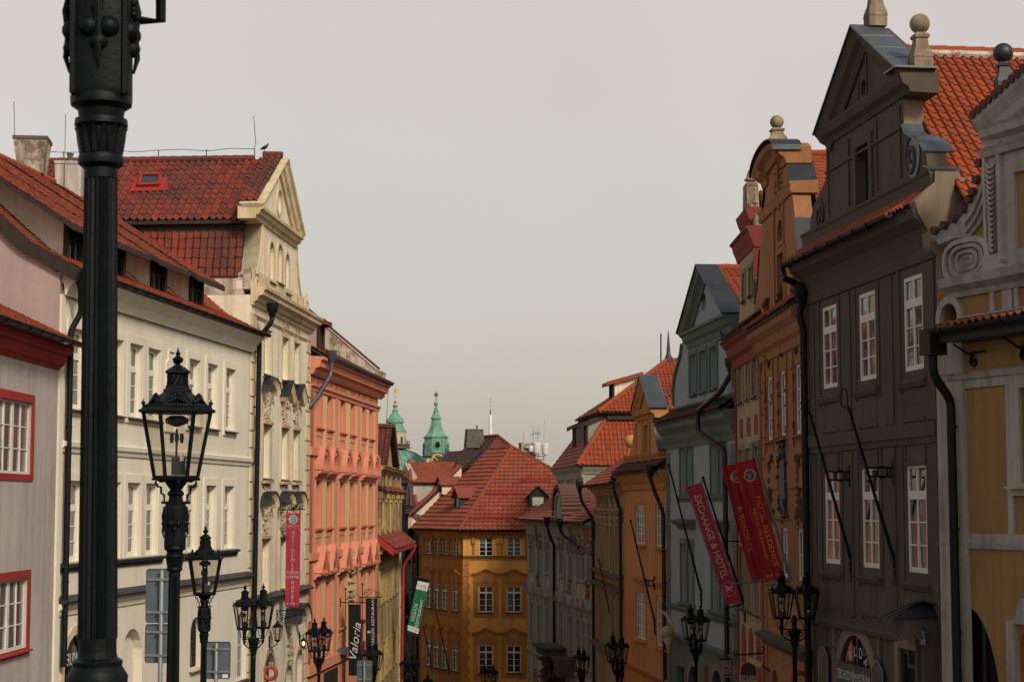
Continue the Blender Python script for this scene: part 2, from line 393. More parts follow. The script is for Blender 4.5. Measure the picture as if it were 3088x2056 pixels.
def put_text(mb, s, c, ux, uy, w=None, h=None, mat=0, **kw):
    """text centred at c; ux, uy unit vectors of reading direction and letter-up; fitted to width w and/or height h"""
    vs, fs, tw, th = text_geo(s, **kw); c = Vector(c)
    kx = w / tw if w else None; ky = h / th if h else None
    kx = kx or ky; ky = ky or kx
    mb.add([c + ux * (x * kx) + uy * (y * ky) for x, y in vs], fs, mat)
# ------------------------------------------------------------------ building pieces
def rloop(r): s0, s1, z0, z1 = r; return [(s0, z0), (s1, z0), (s1, z1), (s0, z1)]
def aloop(r, rise=None, n=10):
    s0, s1, z0, z1 = r; w = (s1 - s0) / 2; rise = rise or w; c = (s0 + s1) / 2
    return [(s0, z0), (s1, z0)] + [(c + w * math.cos(math.pi * i / n), z1 - rise + rise * math.sin(math.pi * i / n)) for i in range(n + 1)]
class Wall:
    def __init__(w, T, f, outline, mat, depth=8.0, rec=.22, name='wall'):
        w.T, w.f, w.out, w.mat, w.depth, w.rec, w.name = T, f, outline, mat, depth, rec, name; w.holes = []; w.after = []
    def win(w, r, arch=None, **st):
        w.holes.append(aloop(r, arch) if arch else rloop(r)); w.after.append((r, arch, st))
    def hole(w, loop): w.holes.append(loop)
    def build(w, mats=None, hmat=None):
        m = MB(); m.prism(w.f, w.out, -w.depth, 0, 0, w.holes, w.rec, True, hmat)
        o = m.build(w.name, mats or w.mat, w.T)
        for r, a, st in w.after: window(w.T, w.f, r, arch=a, rec=w.rec, **st)
        return o
def window(T, f, r, arch=None, rec=.22, frame='white_frame', pane='pane', fw=.075, cols=2, tr=None, trw=.11, bars=(2, 0), bw=.028, sill=None, sillm='slate', silld=.14, sur=None, surm=None, surw=.13, surd=.035, name='window', tilt=.012, mull=None):
    """timber window in its recess: frame > pane, sill, surround"""
    s0, s1, z0, z1 = r; d = -(rec - .10); rd = random.Random(int(s0 * 97 + z0 * 31))
    m = MB(); back = d - .055
    if arch:
        lp = aloop(r, arch); m.sweep(f, lp + [lp[0]], [(0, d), (fw, d), (fw, back), (0, back)], False)
    else:
        for a in ((s0, s0 + fw, z0, z1), (s1 - fw, s1, z0, z1), (s0 + fw, s1 - fw, z0, z0 + fw * 1.15), (s0 + fw, s1 - fw, z1 - fw, z1)):
            m.fbox(f, *a, back, d)
    zt = None; W = s1 - s0
    if tr:
        zt = z0 + (z1 - z0) * tr; m.fbox(f, s0 + fw, s1 - fw, zt - trw / 2, zt + trw / 2, back, d + .006)
    mw = mull or (.085 if cols == 2 else .05)
    xs = [s0 + W * k / cols for k in range(1, cols)]
    for k, x in enumerate(xs):
        big = (cols == 2) or (cols == 4 and k == 1)
        q = mw if big else bw * 1.6
        m.fbox(f, x - q / 2, x + q / 2, z0 + fw, z1 - fw * .9, back + .002, d + .002)
    for lo, hi, nb in ((z0 + fw, (zt - trw / 2 if zt else z1 - fw), bars[0]), ((zt + trw / 2) if zt else z1, z1 - fw, bars[1])):
        for k in range(1, nb + 1):
            z = lo + (hi - lo) * k / (nb + 1)
            m.fbox(f, s0 + fw * .9, s1 - fw * .9, z - bw / 2, z + bw / 2, back + .004, d - .008)
    o = m.build(name, M[frame], T)
    p = MB(); db = d - .03
    es = [s0 + .01] + xs + [s1 - .01]; zs = [z0 + .01] + ([zt] if zt else []) + [z1 - .01]
    for i in range(len(es) - 1):
        for j in range(len(zs) - 1):
            a, b = rd.uniform(-tilt, tilt), rd.uniform(-tilt, tilt); ww = es[i + 1] - es[i]; hh = zs[j + 1] - zs[j]
            z_hi = zs[j + 1]
            p.add([f.P(es[i], zs[j], db - a * ww - b * hh), f.P(es[i + 1], zs[j], db + a * ww - b * hh), f.P(es[i + 1], z_hi, db + a * ww + b * hh), f.P(es[i], z_hi, db - a * ww + b * hh)], [(0, 1, 2, 3)])
    p.build('pane', M[pane], T, o)
    if sill:
        q = MB(); e = sill if isinstance(sill, float) else .08
        q.hexa([f.P(s, z, dd) for z0_, z1_ in ((z0 - .07, z0 - .005),) for s, dd, z in ()] or
               [f.P(s0 - e, z0 - .085, silld), f.P(s1 + e, z0 - .085, silld), f.P(s1 + e, z0 - .075, -.02), f.P(s0 - e, z0 - .075, -.02),
                f.P(s0 - e, z0 - .05, silld), f.P(s1 + e, z0 - .05, silld), f.P(s1 + e, z0 - .012, -.02), f.P(s0 - e, z0 - .012, -.02)])
        q.build('sill', M[sillm] if isinstance(sillm, str) else sillm, T, o)
    if sur:
        q = MB(); g = surw
        if arch:
            lp = aloop(r, arch); q.sweep(f, lp + [lp[0]], [(0, surd), (0, -.01), (-g, -.01), (-g, surd)], False)
        else:
            b = g * .8
            q.fbox(f, s0 - g, s0, z0 - b, z1 + g, -.01, surd); q.fbox(f, s1, s1 + g, z0 - b, z1 + g, -.01, surd)
            q.fbox(f, s0, s1, z1, z1 + g, -.01, surd); q.fbox(f, s0, s1, z0 - b, z0, -.01, surd - .002)
        q.build('surround', surm or M[frame], T, o)
    return o
def cornice(mb, f, s0, s1, z, prof, mat=0):
    """prof [(d, dz)] from the wall outwards; closed to the wall"""
    pr = [(dz, d) for d, dz in prof]; mb.sweep(f, [(s0, z), (s1, z)], pr, False, mat)
CORN = [(-.03, -.42), (.06, -.42), (.08, -.34), (.16, -.30), (.20, -.20), (.34, -.16), (.36, -.06), (.42, -.03), (.44, .04), (-.03, .07)]
BAND = [(-.03, -.16), (.03, -.16), (.05, -.10), (.09, -.07), (.10, 0), (-.03, .03)]
def sc_prof(p, k, kd=None): return [(d * (kd or k), z * k) if d > 0 else (d, z * k) for d, z in p]
def gutter(T, f, s0, s1, z, d, r=.085, mat='pipe_black', name='gutter', z1=None):
    m = MB(); z1 = z if z1 is None else z1; k = max(2, int((s1 - s0) / 2)); n = 8
    vs = []; fs = []
    for i in range(k + 1):
        s = s0 + (s1 - s0) * i / k; zz = z + (z1 - z) * i / k
        vs += [f.P(s, zz - r * math.sin(math.pi * j / n), d + r * math.cos(math.pi * j / n)) for j in range(n + 1)]
        vs += [f.P(s, zz - .8 * r * math.sin(math.pi * j / n), d + .8 * r * math.cos(math.pi * j / n)) for j in range(n + 1)]
    q = 2 * (n + 1)
    for i in range(k):
        for j in range(n):
            fs.append((i * q + j, i * q + j + 1, (i + 1) * q + j + 1, (i + 1) * q + j))
            fs.append((i * q + n + 1 + j, (i + 1) * q + n + 1 + j, (i + 1) * q + n + 2 + j, i * q + n + 2 + j))
    for e in (0, k):
        fs += [(e * q + j, e * q + j + 1, e * q + n + 2 + j, e * q + n + 1 + j) for j in range(n)]
    m.add(vs, fs)
    for i in range(int((s1 - s0) / .9)):
        s = s0 + .4 + i * .9; zz = z + (z1 - z) * (s - s0) / max(.01, s1 - s0)
        m.tube([f.P(s, zz - (r + .008) * math.sin(math.pi * j / 6), d + (r + .008) * math.cos(math.pi * j / 6)) for j in range(7)], .012, 4)
    return m.build(name, M[mat], T, smooth=40)
def hopper_pipe(T, pts, r=.06, mat='pipe', hopper=True, name='downpipe'):
    m = MB(); pts = [Vector(p) for p in pts]
    if hopper:
        c = pts[0]; m.lathe(c, [(r * 1.1, -.38), (r * 1.7, -.22), (r * 2.3, -.12), (r * 2.5, .12), (r * 2.3, .12)], 14)
        pts[0] = c - Vector((0, 0, .36))
    pp = [pts[0]]
    for i in range(1, len(pts) - 1):                      # rounded bends
        a, b, c = pts[i - 1], pts[i], pts[i + 1]; e = min(.14, (a - b).length * .4, (c - b).length * .4)
        p, q = b + (a - b).normalized() * e, b + (c - b).normalized() * e
        pp += [p, (p + q) / 4 + b / 2, q]
    pp.append(pts[-1]); m.tube(pp, r, 12)
    L = pts[-2].z - pts[-1].z
    for k in range(int(L / 1.9)):
        z = pts[-2].z - .5 - k * 1.9
        m.lathe((pts[-1].x, pts[-1].y, z), [(r, -.025), (r * 1.16, -.02), (r * 1.16, .02), (r, .025)], 12)
    return m.build(name, M[mat], T, smooth=45)
def arc(cx, cz, rx, rz, a0, a1, n=12):
    return [(cx + rx * math.cos(math.radians(a0 + (a1 - a0) * i / n)), cz + rz * math.sin(math.radians(a0 + (a1 - a0) * i / n))) for i in range(n + 1)]
def bez(p0, p1, p2, p3, n=10):
    out = []
    for i in range(n + 1):
        t = i / n; u = 1 - t
        out.append(tuple(u ** 3 * a + 3 * u * u * t * b + 3 * u * t * t * c + t ** 3 * d for a, b, c, d in zip(p0, p1, p2, p3)))
    return out
def coping(mb, f, path, d0, d1, th=.05, mat=0, over=0.0):
    mb.sweep(f, path, [(0, d0), (0, d1), (th, d1), (th, d0)], False, mat)
def scroll(mb, f, cs, cz, r, turns=2.2, w=.05, d=.05, dirn=1, a0=90, mat=0, e=1.0):
    pts = []
    n = int(turns * 16)
    for i in range(n + 1):
        t = i / n; rr = r * (1 - t * .85); a = math.radians(a0) + dirn * t * turns * 2 * math.pi
        pts.append((cs + rr * math.cos(a) * e, cz + rr * math.sin(a)))
    mb.sweep(f, pts, [(-w / 2, -.01), (-w / 2, d), (w / 2, d), (w / 2, -.01)], False, mat)
def ridge_tiles(mb, a, b, r=.11, L=.38, mat=0):
    a, b = Vector(a), Vector(b); n = max(1, int((b - a).length / L)); d = (b - a) / n
    for i in range(n):
        p = a + d * i; mb.tube([p, p + d * 1.04], [r * .93, r * 1.08], 10, mat)
def chimney_mb(c, w, dp, h, flare=0.0, cap=.1, rz=0, top_mat=1):
    m = MB(); r = Matrix.Rotation(rz, 3, 'Z'); c = Vector(c)
    lv = [(0, 1.0 - flare * .3), (h * .3, 1.0), (h - cap, 1 + flare), (h - cap, 1 + flare + .06), (h, 1 + flare + .06)]
    vs = [c + r @ Vector((a * w / 2 * k, b * dp / 2 * k, z)) for z, k in lv for a, b in ((-1, -1), (1, -1), (1, 1), (-1, 1))]
    q = len(lv)
    for i in range(q - 1):
        m.add(vs[i * 4:i * 4 + 8], [(j, (j + 1) % 4, 4 + (j + 1) % 4, 4 + j) for j in range(4)], top_mat if i >= 2 else 0)
    m.add(vs[-4:], [(0, 1, 2, 3)], top_mat)
    return m
# ------------------------------------------------------------------ tile and wall colours
M['tile_orange'] = tile_mat('orange_beavertail_tile', (0.2542, 0.0563, 0.0256), (0.3034, 0.0699, 0.0298), (0.1968, 0.0426, 0.0222), .35)
M['tile_red'] = tile_mat('weathered_red_pantile', (0.2250, 0.0431, 0.0225), (0.1710, 0.0346, 0.0206), (0.0990, 0.0271, 0.0197), .95, sscale=.45)
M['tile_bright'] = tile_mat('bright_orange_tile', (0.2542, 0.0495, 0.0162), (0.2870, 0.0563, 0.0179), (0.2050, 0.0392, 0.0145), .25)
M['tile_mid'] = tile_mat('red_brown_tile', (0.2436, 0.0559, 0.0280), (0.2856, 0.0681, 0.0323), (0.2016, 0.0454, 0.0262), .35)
M['tile_dark'] = tile_mat('dark_old_and_shaded_tile', (.075, .04, .03), (.11, .045, .03), (.05, .033, .028), .6)
M['red_paint'] = plaster('red_painted_wood', (.30, .026, .022), .2, .3, (.12, .04, .03))
M['grey_plaster'] = plaster('pinkish_grey_plaster', (.43, .375, .335), .10, .42, (.25, .2, .18))
M['pink_grey'] = plaster('mauve_grey_plaster', (.36, .265, .245), .09, .3, (.22, .16, .15))
M['cream'] = plaster('cream_plaster', (.70, .64, .515), .06, .17, (.38, .31, .2), bump=.1)
M['cream_low'] = plaster('beige_ground_floor_plaster', (.58, .47, .33), .07, .15, (.3, .22, .15))
M['yellow_trim'] = plaster('yellow_ochre_trim', (.60, .48, .30), .1, .4, (.18, .13, .07))
M['ivory'] = plaster('ivory_plaster', (.70, .62, .48), .08, .35, (.25, .19, .11))
M['stone_trim'] = plaster('aged_stucco_ornament', (.46, .36, .21), .2, .5, (.12, .09, .06))
M['dirty_wall'] = plaster('stained_firewall_plaster', (.50, .42, .33), .2, .6, (.10, .075, .055), 1.5, (.22, .14, .085))
M['salmon'] = plaster('salmon_plaster', (.58, .23, .145), .07, .2, (.36, .10, .06))
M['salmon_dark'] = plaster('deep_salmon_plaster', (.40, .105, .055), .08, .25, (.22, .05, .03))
M['panel_yellow'] = plaster('pale_yellow_panel', (.62, .43, .20), .06, .2, (.4, .24, .1))
M['ochre_old'] = plaster('old_ochre_stucco', (.40, .28, .11), .2, .8, (.05, .04, .03))
M['beige_wall'] = plaster('beige_side_wall', (.42, .34, .23), .1, .4, (.18, .14, .1))
M['brown_old'] = plaster('sooty_brown_plaster', (.12, .09, .07), .2, .6, (.03, .025, .02))
M['white_wall'] = plaster('off_white_plaster', (.42, .38, .31), .12, .4, (.2, .17, .14))
M['orange_lit'] = plaster('lit_orange_yellow_plaster', (.66, .31, .075), .1, .35, (.22, .09, .03))  # front wall tone raised to paint in its sunlight
M['orange_trim_and_shade'] = plaster('orange_trim_and_shade_plaster', (.42, .18, .045), .1, .35, (.15, .06, .025))  # moulding colour, also paints the shaded left wall darker
M['green_cu'] = simple('green_copper_patina', (.125, .265, .185), .7, 0, .45, .3, 1.2)
M['green_cu_dark'] = simple('streaked_copper_patina', (.07, .17, .12), .75, 0, .4, .3, .4)
M['gold'] = simple('gilded_metal', (.75, .45, .10), .35, .8, .2, .5, 1)
M['tower_stone'] = plaster('sand_coloured_stone', (.50, .41, .26), .12, .3, (.2, .16, .11))
M['chim'] = plaster('flaking_chimney_plaster', (.46, .39, .29), .2, .6, (.06, .05, .04), 1.6, (.17, .11, .065))
M['chim_grey'] = plaster('grey_chimney_render', (.46, .42, .37), .12, .6, (.10, .09, .08))
M['cap_stone'] = simple('mossy_cap_stone', (.10, .09, .075), .9, 0, .4, .2, 4)

def gbase(f, s=None):
    p = f.P(f.L / 2 if s is None else s, 0); return (p.x, p.y, gz(p.y))
def sideL(f, s, dep): return Fac(f.P(s, 0, -dep)[:2], f.P(s, 0, 0)[:2])
def on_plane(px, py, a, b, c):
    n = (Vector(b) - Vector(a)).cross(Vector(c) - Vector(a)); r = ray(px, py)
    return r * (Vector(a).dot(n) / r.dot(n))
def roof_part(T, polys, mat, name='roof', **kw):
    m = MB()
    for p in polys:
        m.tiles(p, **kw); m.slab([Vector(q) - Vector((0, 0, .05)) for q in p], .08, 1)
    return m.build(name, [mat, M['wood_dark']], T)

# ================================================================== LEFT: house with red window surrounds
f = Fac((-11.45, 27.0), corner(169, 44.7)); L = f.L
zb = f.sz(*KB(440, 545))[1]; zg = f.sz(*KB(590, 345), .55)[1]; gl = gz(38) - 1
T = Thing('town_house', 'pinkish grey house with red window surrounds and red cornice', 'house', gbase(f))
w = Wall(T, f, [(0, gl), (L, gl), (L, zb + .2), (0, zb + .2)], M['grey_plaster'], 9, .16)
for (x0, y0, x1, y1) in ((8, 788, 243, 1388),):
    r0 = f.rect(KB(x0, y0), KB(x1, y1))
rowz = [(f.sz(*KB(183, 1383))[1], f.sz(*KB(183, 812))[1]), (f.sz(*KC(165, 1305))[1], f.sz(*KC(165, 762))[1])]
s1 = f.sz(*KB(243, 1100))[0]; s0 = f.sz(-7, 1320)[0]
sl = f.sz(*KB(262, 1100))[0] - s1
for i, (za, zt) in enumerate(rowz):
    for k in range(4):
        o = k * 3.6
        w.win((s0 - o, s1 - o, za, zt), cols=4, tr=None, bars=(2, 0), frame='white_frame', pane='pane_tan', fw=.055, sur=True, surm=M['red_paint'], surw=.19, surd=.03, mull=.17,
              sill=.16 if i else None, sillm='red_paint', silld=.12)
w.build()
m = MB(); pr = [(-.03, -.78), (.05, -.78), (.10, -.70), (.20, -.62), (.27, -.46), (.30, -.34), (.42, -.30), (.44, -.18), (.50, -.14), (.52, 0), (-.03, .05)]
cornice(m, f, 0, L - .02, zg - .06, sc_prof(pr, (zg - zb) / .80)); m.build('cornice', M['red_paint'], T)
gutter(T, f, 0, L + .12, zg, .58, .09)
roof_part(T, [[f.P(0, zg + .04, .55), f.P(L + .02, zg + .04, .55), f.P(L + .02, zg + 2.9, -5.5), f.P(0, zg + 2.9, -5.5)]], M['tile_orange'], tw=.18, th=.2, amp=.012, step=.022, kind='flat', scal=.03)

# ================================================================== LEFT: long white house
f = Fac(corner(169, 44.7), corner(752, 62.0)); L = f.L; F1 = f
ze = f.sz(*KD(740, 1385), .5)[1]; zc = f.sz(*KE(640, 135))[1]; gl = gz(60) - 1
T = Thing('town_house', 'long cream white house with four roof dormers and many tall window pairs', 'house', gbase(f))
w = Wall(T, f, [(0, gl), (L, gl), (L, ze - .05), (0, ze - .05)], M['cream'], 10.4, .24)
colpx = [(203, 250), (322, 358), (383, 421), (439, 474), (563, 596), (619, 650), (674, 705)]
X3, X7 = 402, 690
zr1 = (f.sz(X3, 1258)[1] + f.sz(X7, 1296)[1]) / 2, (f.sz(X3, 1036)[1] + f.sz(X7, 1111)[1]) / 2
zr2 = (f.sz(X3, 1678)[1] + f.sz(X7, 1651)[1]) / 2, (f.sz(X3, 1455)[1] + f.sz(X7, 1465)[1]) / 2
sx = []
for a, b in colpx:
    sa, sb = f.sz(a, 1400)[0], f.sz(b, 1400)[0]; c = (sa + sb) / 2 + .02; sx.append(c)
    for i, (z0, z1) in enumerate((zr1, zr2)):
        w.win((c - .56, c + .56, z0, z1), cols=2, tr=.665, trw=.17, bars=(2, 0), frame='cream_frame', pane=('pane_tan', 'pane_tan', 'pane_mid', 'pane_tan', 'pane')[(len(sx) * 3 + i * 2) % 5], fw=.11, sur=True, surm=M['cream'], surw=.22, surd=.045, sill=.1 if i == 0 else None, sillm='slate')
def px_arch(f, K, x0, x1, yt, yb=None, zb=None):
    s0 = f.sz(*K(x0, yt))[0]; s1 = f.sz(*K(x1, yt))[0]; zt = f.sz(*K((x0 + x1) / 2, yt))[1]
    return (s0, s1, zb if zb is not None else f.sz(*K((x0 + x1) / 2, yb))[1], zt)
gfl = gz(50)
r = px_arch(f, KC, 500, 690, 1190, zb=gfl); w.win((r[0], r[1], gfl - .3, r[3]), arch=(r[1] - r[0]) / 2, frame='wood_dark', pane='pane_dark', cols=2, bars=(1, 0), sur=True, surm=M['yellow_trim'], surw=.22)
doorr = r
r = px_arch(f, KC, 950, 1115, 1150, zb=gfl); w.hole(aloop((r[0], r[1], gfl - 1.2, r[3])))
r = px_arch(f, KF, 588, 668, 1055, zb=f.sz(*KF(628, 1450))[1]); w.win(r, arch=(r[1] - r[0]) / 2, frame='wood_dark', pane='pane_dark', cols=4, bars=(3, 0), sill=.1, sillm='yellow_trim')
r = px_arch(f, KF, 948, 1030, 1010, zb=f.sz(*KF(990, 1545))[1]); w.win(r, arch=(r[1] - r[0]) / 2, frame='white_frame', pane='pane', cols=2, bars=(3, 0), sill=.1)
w.build()
m = MB()
for z, k in ((f.sz(*KE(640, 1118))[1], 1.6), (f.sz(*KF(930, 775))[1], 1.9)): cornice(m, f, .22, L - .02, z + .1, sc_prof(BAND, k, 1.3))
cornice(m, f, .22, L - .02, zc, sc_prof([(-.03, -.1), (.04, -.1), (.05, -.03), (.09, 0), (-.03, .02)], 1))
cornice(m, f, .1, L, ze - .07, [(-.03, -(ze - zc) + .25), (.05, -(ze - zc) + .25), (.10, -.55), (.22, -.32), (.40, -.14), (.47, -.10), (.47, 0), (-.03, 0)])
m.fbox(f, 0, .24, gl, ze - .6, -.02, .06)
sn = f.sz(*KE(432, 300))[0]; zt = f.sz(*KE(432, 275))[1]
m.sweep(f, [(sn - .5, zr1[0] - .3), (sn - .5, zt - .4), (sn - .3, zt - .3), (sn - .3, zt), (sn + .3, zt), (sn + .3, zt - .3), (sn + .5, zt - .4), (sn + .5, zr1[0] - .3)], [(0, -.01), (0, .05), (-.06, .05), (-.06, -.01)], True)
m.build('cornice', M['cream'], T)
m = MB(); zl = zr2[0] - .04
for a, b in ((sx[1] - .9, sx[3] + .95), (sx[4] - .85, sx[6] + .95), (.3, sx[0] + .85)):
    cornice(m, f, a, b, zl, [(-.03, -.20), (.05, -.20), (.09, -.1), (.16, -.07), (.17, -.02), (-.03, .02)])
zl2 = f.sz(*KF(930, 735))[1] + .03
cornice(m, f, .2, L, zl2, [(-.03, -.08), (.24, -.10), (.25, -.05), (-.03, .10)]); m.build('ledge', M['slate'], T)
gutter(T, f, -.1, L + .25, ze + .01, .56, .095)
# roof: flared at the eave
zk = ze + .72; rd_, zrg = -5.1, ze + 4.45
roof_part(T, [[f.P(-.12, ze + .04, .52), f.P(L, ze + .04, .52), f.P(L, zk, -.85), f.P(-.12, zk, -.85)],
              [f.P(-.12, zk, -.85), f.P(L, zk, -.85), f.P(L, zrg, rd_), f.P(-.12, zrg, rd_)],
              [f.P(L, ze, -10.6), f.P(-.12, ze, -10.6), f.P(-.12, zrg, rd_), f.P(L, zrg, rd_)]], M['tile_orange'], tw=.18, th=.19, amp=.012, step=.022, kind='flat', scal=.03)
m = MB(); ridge_tiles(m, f.P(-.1, zrg + .03, rd_), f.P(L, zrg + .03, rd_)); m.build('ridge', M['tile_orange'], T)
fs = sideL(f, 0, 10.4)
m = MB(); prof = [(0, ze - 6.5), (10.4, ze - 6.5), (10.4, ze - .15), (10.4 - .85 + .1, zk - .1), (10.4 + rd_, zrg - .12), (0, ze - .15)]
m.prism(fs, prof, -.4, .03); m.build('gable_wall', M['pink_grey'], T)
m = MB(); fb = sideL(f, L, 10.4); m.prism(fb, prof, 0, .3); m.build('gable_wall', M['dirty_wall'], T)
m = MB(); pth = [(10.95, ze - .06), (9.55, zk - .02), (10.4 + rd_, zrg + .02)]
m.sweep(fs, pth, [(-.06, -.1), (-.06, .17), (.26, .17), (.26, -.1)], False); m.build('verge_board', M['wood_dark'], T)
hopper_pipe(T, [at(*KA(618, 1120), 44.9), f.P(.55, ze - 1.0, .35), f.P(.42, ze - 1.45, .14), f.P(.42, f.sz(*KC(487, 1440))[1], .14)], .075, 'pipe_black')
def dormer(T, f, s0, s1, d, z0, z1, db, zbk, cheek, tile, ov=.3, frame='wood_dark', front=.32, pane='pane_dark', cols=2, verge='slate', bars=(1, 0)):
    """shed dormer: face at depth d between z0 and z1, roof running back to (db, zbk)"""
    D = MB()
    for s in (s0 - .12, s1):
        k = (zbk - z1) / (d - db)
        D.hexa([f.P(s, z0 - .35, d), f.P(s + .12, z0 - .35, d), f.P(s + .12, z0 - .3, db), f.P(s, z0 - .3, db), f.P(s, z1, d), f.P(s + .12, z1, d), f.P(s + .12, zbk, db), f.P(s, zbk, db)])
    D.fbox(f, s0, s1, z0 - .3, z0, d - .1, d - .02)
    o = D.build('dormer', cheek, T)
    g = MB()
    for a in ((s0 - .14, s0 + .06, z0 - .12, z1), (s1 - .06, s1 + .14, z0 - .12, z1), (s0 + .06, s1 - .06, z1 - .10, z1), (s0 + .06, s1 - .06, z0 - .1, z0)): g.fbox(f, *a, d - .06, d + .05)
    c = (s0 + s1) / 2; g.fbox(f, c - .03, c + .03, z0, z1 - .1, d - .05, d + .02)
    zz = (z0 + z1) / 2; g.fbox(f, s0 + .06, s1 - .06, zz - .015, zz + .015, d - .05, d + .015)
    g.build('frame', M[frame], T, o)
    q = MB(); q.add([f.P(s0, z0, d - .04), f.P(s1, z0, d - .04), f.P(s1, z1, d - .04), f.P(s0, z1, d - .04)], [(0, 1, 2, 3)]); q.build('pane', M[pane], T, o)
    k = (zbk - z1) / (d - db); e = d + front; zeve = z1 - k * front + .06
    r = MB(); r.tiles([f.P(s0 - ov, zeve, e), f.P(s1 + ov, zeve, e), f.P(s1 + ov, zbk + .06, db), f.P(s0 - ov, zbk + .06, db)], tw=.18, th=.19, amp=.012, step=.022, kind='flat', scal=.03)
    r.slab([f.P(s0 - ov, zeve - .02, e), f.P(s1 + ov, zeve - .02, e), f.P(s1 + ov, zbk + .04, db), f.P(s0 - ov, zbk + .04, db)], .05, 1)
    for s in (s0 - ov - .05, s1 + ov):
        r.hexa([f.P(a, z + hh, dd) for hh in ((-.16, .07) if verge != 'none' else (-.14, -.01)) for a, dd, z in ((s, e + .03, zeve - .01), (s + .05, e + .03, zeve - .01), (s + .05, db, zbk + .05), (s, db, zbk + .05))], 2)
    r.fbox(f, s0 - ov, s1 + ov, zeve - .17, zeve - .02, e - .01, e + .04, 2)
    r.build('dormer_roof', [tile, M['wood_dark'], M['wood_dark' if verge == 'none' else verge]], T, o)
    return o
dd = -.45; zroof = lambda d: ze + .04 + (zk - ze - .04) * (.52 - d) / 1.37 if d > -.85 else zk + (zrg - zk) * (-.85 - d) / (-.85 - rd_)
for a, b in ((200, 250), (334, 372), (463, 498), (578, 612)):
    sa, sb = f.sz(a, 720, dd)[0], f.sz(b, 740, dd)[0]; c = (sa + sb) / 2
    dormer(T, f, c - .50, c + .50, dd, zroof(dd) - .05, zroof(dd) + .98, rd_ + .35, zrg - .2, M['ivory'], M['tile_orange'], ov=.95, front=.45, verge='none')
for K0, K1, nm, hp, mt in (((76, 100), (410, 300), 'chimney', 0, 'chim'), ((398, 285), (655, 545), 'chimney', 1, 'chim_grey')):
    (xa, ya), (xb, yb) = KA(*K0), KA(*K1); Yd = 56.5 if hp == 0 else 58.0
    wdt = (xb - xa) / FPX * Yd; c = at((xa + xb) / 2, yb + 30, Yd); hh = at(xa, ya, Yd).z - c.z
    m = chimney_mb(c, wdt * (.62 if hp == 0 else .74), .9, hh, .22 if hp == 0 else .05, .1, .12, 1 if hp == 0 else 0)
    if hp:
        m.lathe(c + Vector((0, 0, hh)), [(.09, 0), (.09, .28), (.12, .28), (.12, .32)], 10, 1)
        m.tube([c + Vector((-.05, -.5, 0)), c + Vector((-.05, -.5, hh + 1.5))], .012, 5, 1)
    else: m.tube([c + Vector((-.55, 0, hh - .4)), c + Vector((-.62, 0, hh + 1.2))], .012, 5, 1)
    o = m.build(nm, [M[mt], M['cap_stone']], T)
m = MB(); s0, s1 = doorr[0], doorr[1]; put_text(m, 'NERUDA', at(*KC(552, 1388), f.P(s0 + .6, 0).y - .2), f.t, Vector((0, 0, 1)), h=.30, w=1.0)
lt = m.build('lettering', M['white_frame'], T)

# ================================================================== LEFT: cream gable house
f = Fac(corner(752, 62.0), corner(930, 72.7)); L = f.L; F2 = f
zc = f.sz(*KD(1310, 1350))[1]; gl = gz(70) - 1
T = Thing('gable_house', 'cream baroque house with a triangular pediment and large weathered red tile roof', 'house', gbase(f))
w = Wall(T, f, [(0, gl), (L, gl), (L, zc), (0, zc)], M['ivory'], 9.2, .3)
xc = [803, 856.5, 891]; ww = [.62, .6, .58]; rows = [(1017, 1145), (1287, 1444), (1611, 1776)]
cs = [f.sz(x, 1300)[0] for x in xc]
for i, (yt, yb) in enumerate(rows):
    z1, z0 = f.sz(856.5, yt)[1], f.sz(856.5, yb)[1]
    if i == 2: z0, z1 = f.sz(806, 1785)[1], f.sz(806, 1617)[1]
    for c, h in zip(cs, ww):
        w.win((c - h, c + h, z0, z1), cols=2, tr=.68, bars=(2, 0), frame='cream_frame', pane='pane_tan', fw=.09, sill=.12, sur=True, surm=M['yellow_trim'], surw=.16, surd=.05)
for (x0, x1, yt, mt) in ((1165, 1250, 1335, 'wood_dark'), (1330, 1382, 1430, 'wood_dark'), (1418, 1466, 1310, 'wood_dark')):
    r = px_arch(f, KF, x0, x1, yt, zb=gl + .6); w.win(r, arch=(r[1] - r[0]) / 2, frame=mt, pane='pane_dark', cols=2, bars=(1, 0), sur=True, surm=M['stone_trim'], surw=.2)
w.build()
m = MB(); cornice(m, f, -.02, L + .25, zc + .22, sc_prof(CORN, 1.35, 1.2)); cornice(m, f, 0, L, zc - .62, sc_prof(BAND, .8)); m.build('cornice', M['yellow_trim'], T)
m = MB(); z = f.sz(*KF(1300, 855))[1]; cornice(m, f, 0, L + .05, z, [(-.03, -.1), (.25, -.12), (.26, -.06), (-.03, .10)]); m.build('ledge', M['slate'], T)
for e in (0, 1):
    m = MB(); zz = gl + 1; i = 0
    while zz < zc - .6:
        m.fbox(f, L - (.75 if i % 2 else .55) if e else -.02, L + .03 if e else (.62 if i % 2 else .45), zz, zz + .52, -.01, .05); zz += .58; i += 1
    m.build('quoin_edge', M['yellow_trim'], T)
st = MBS()
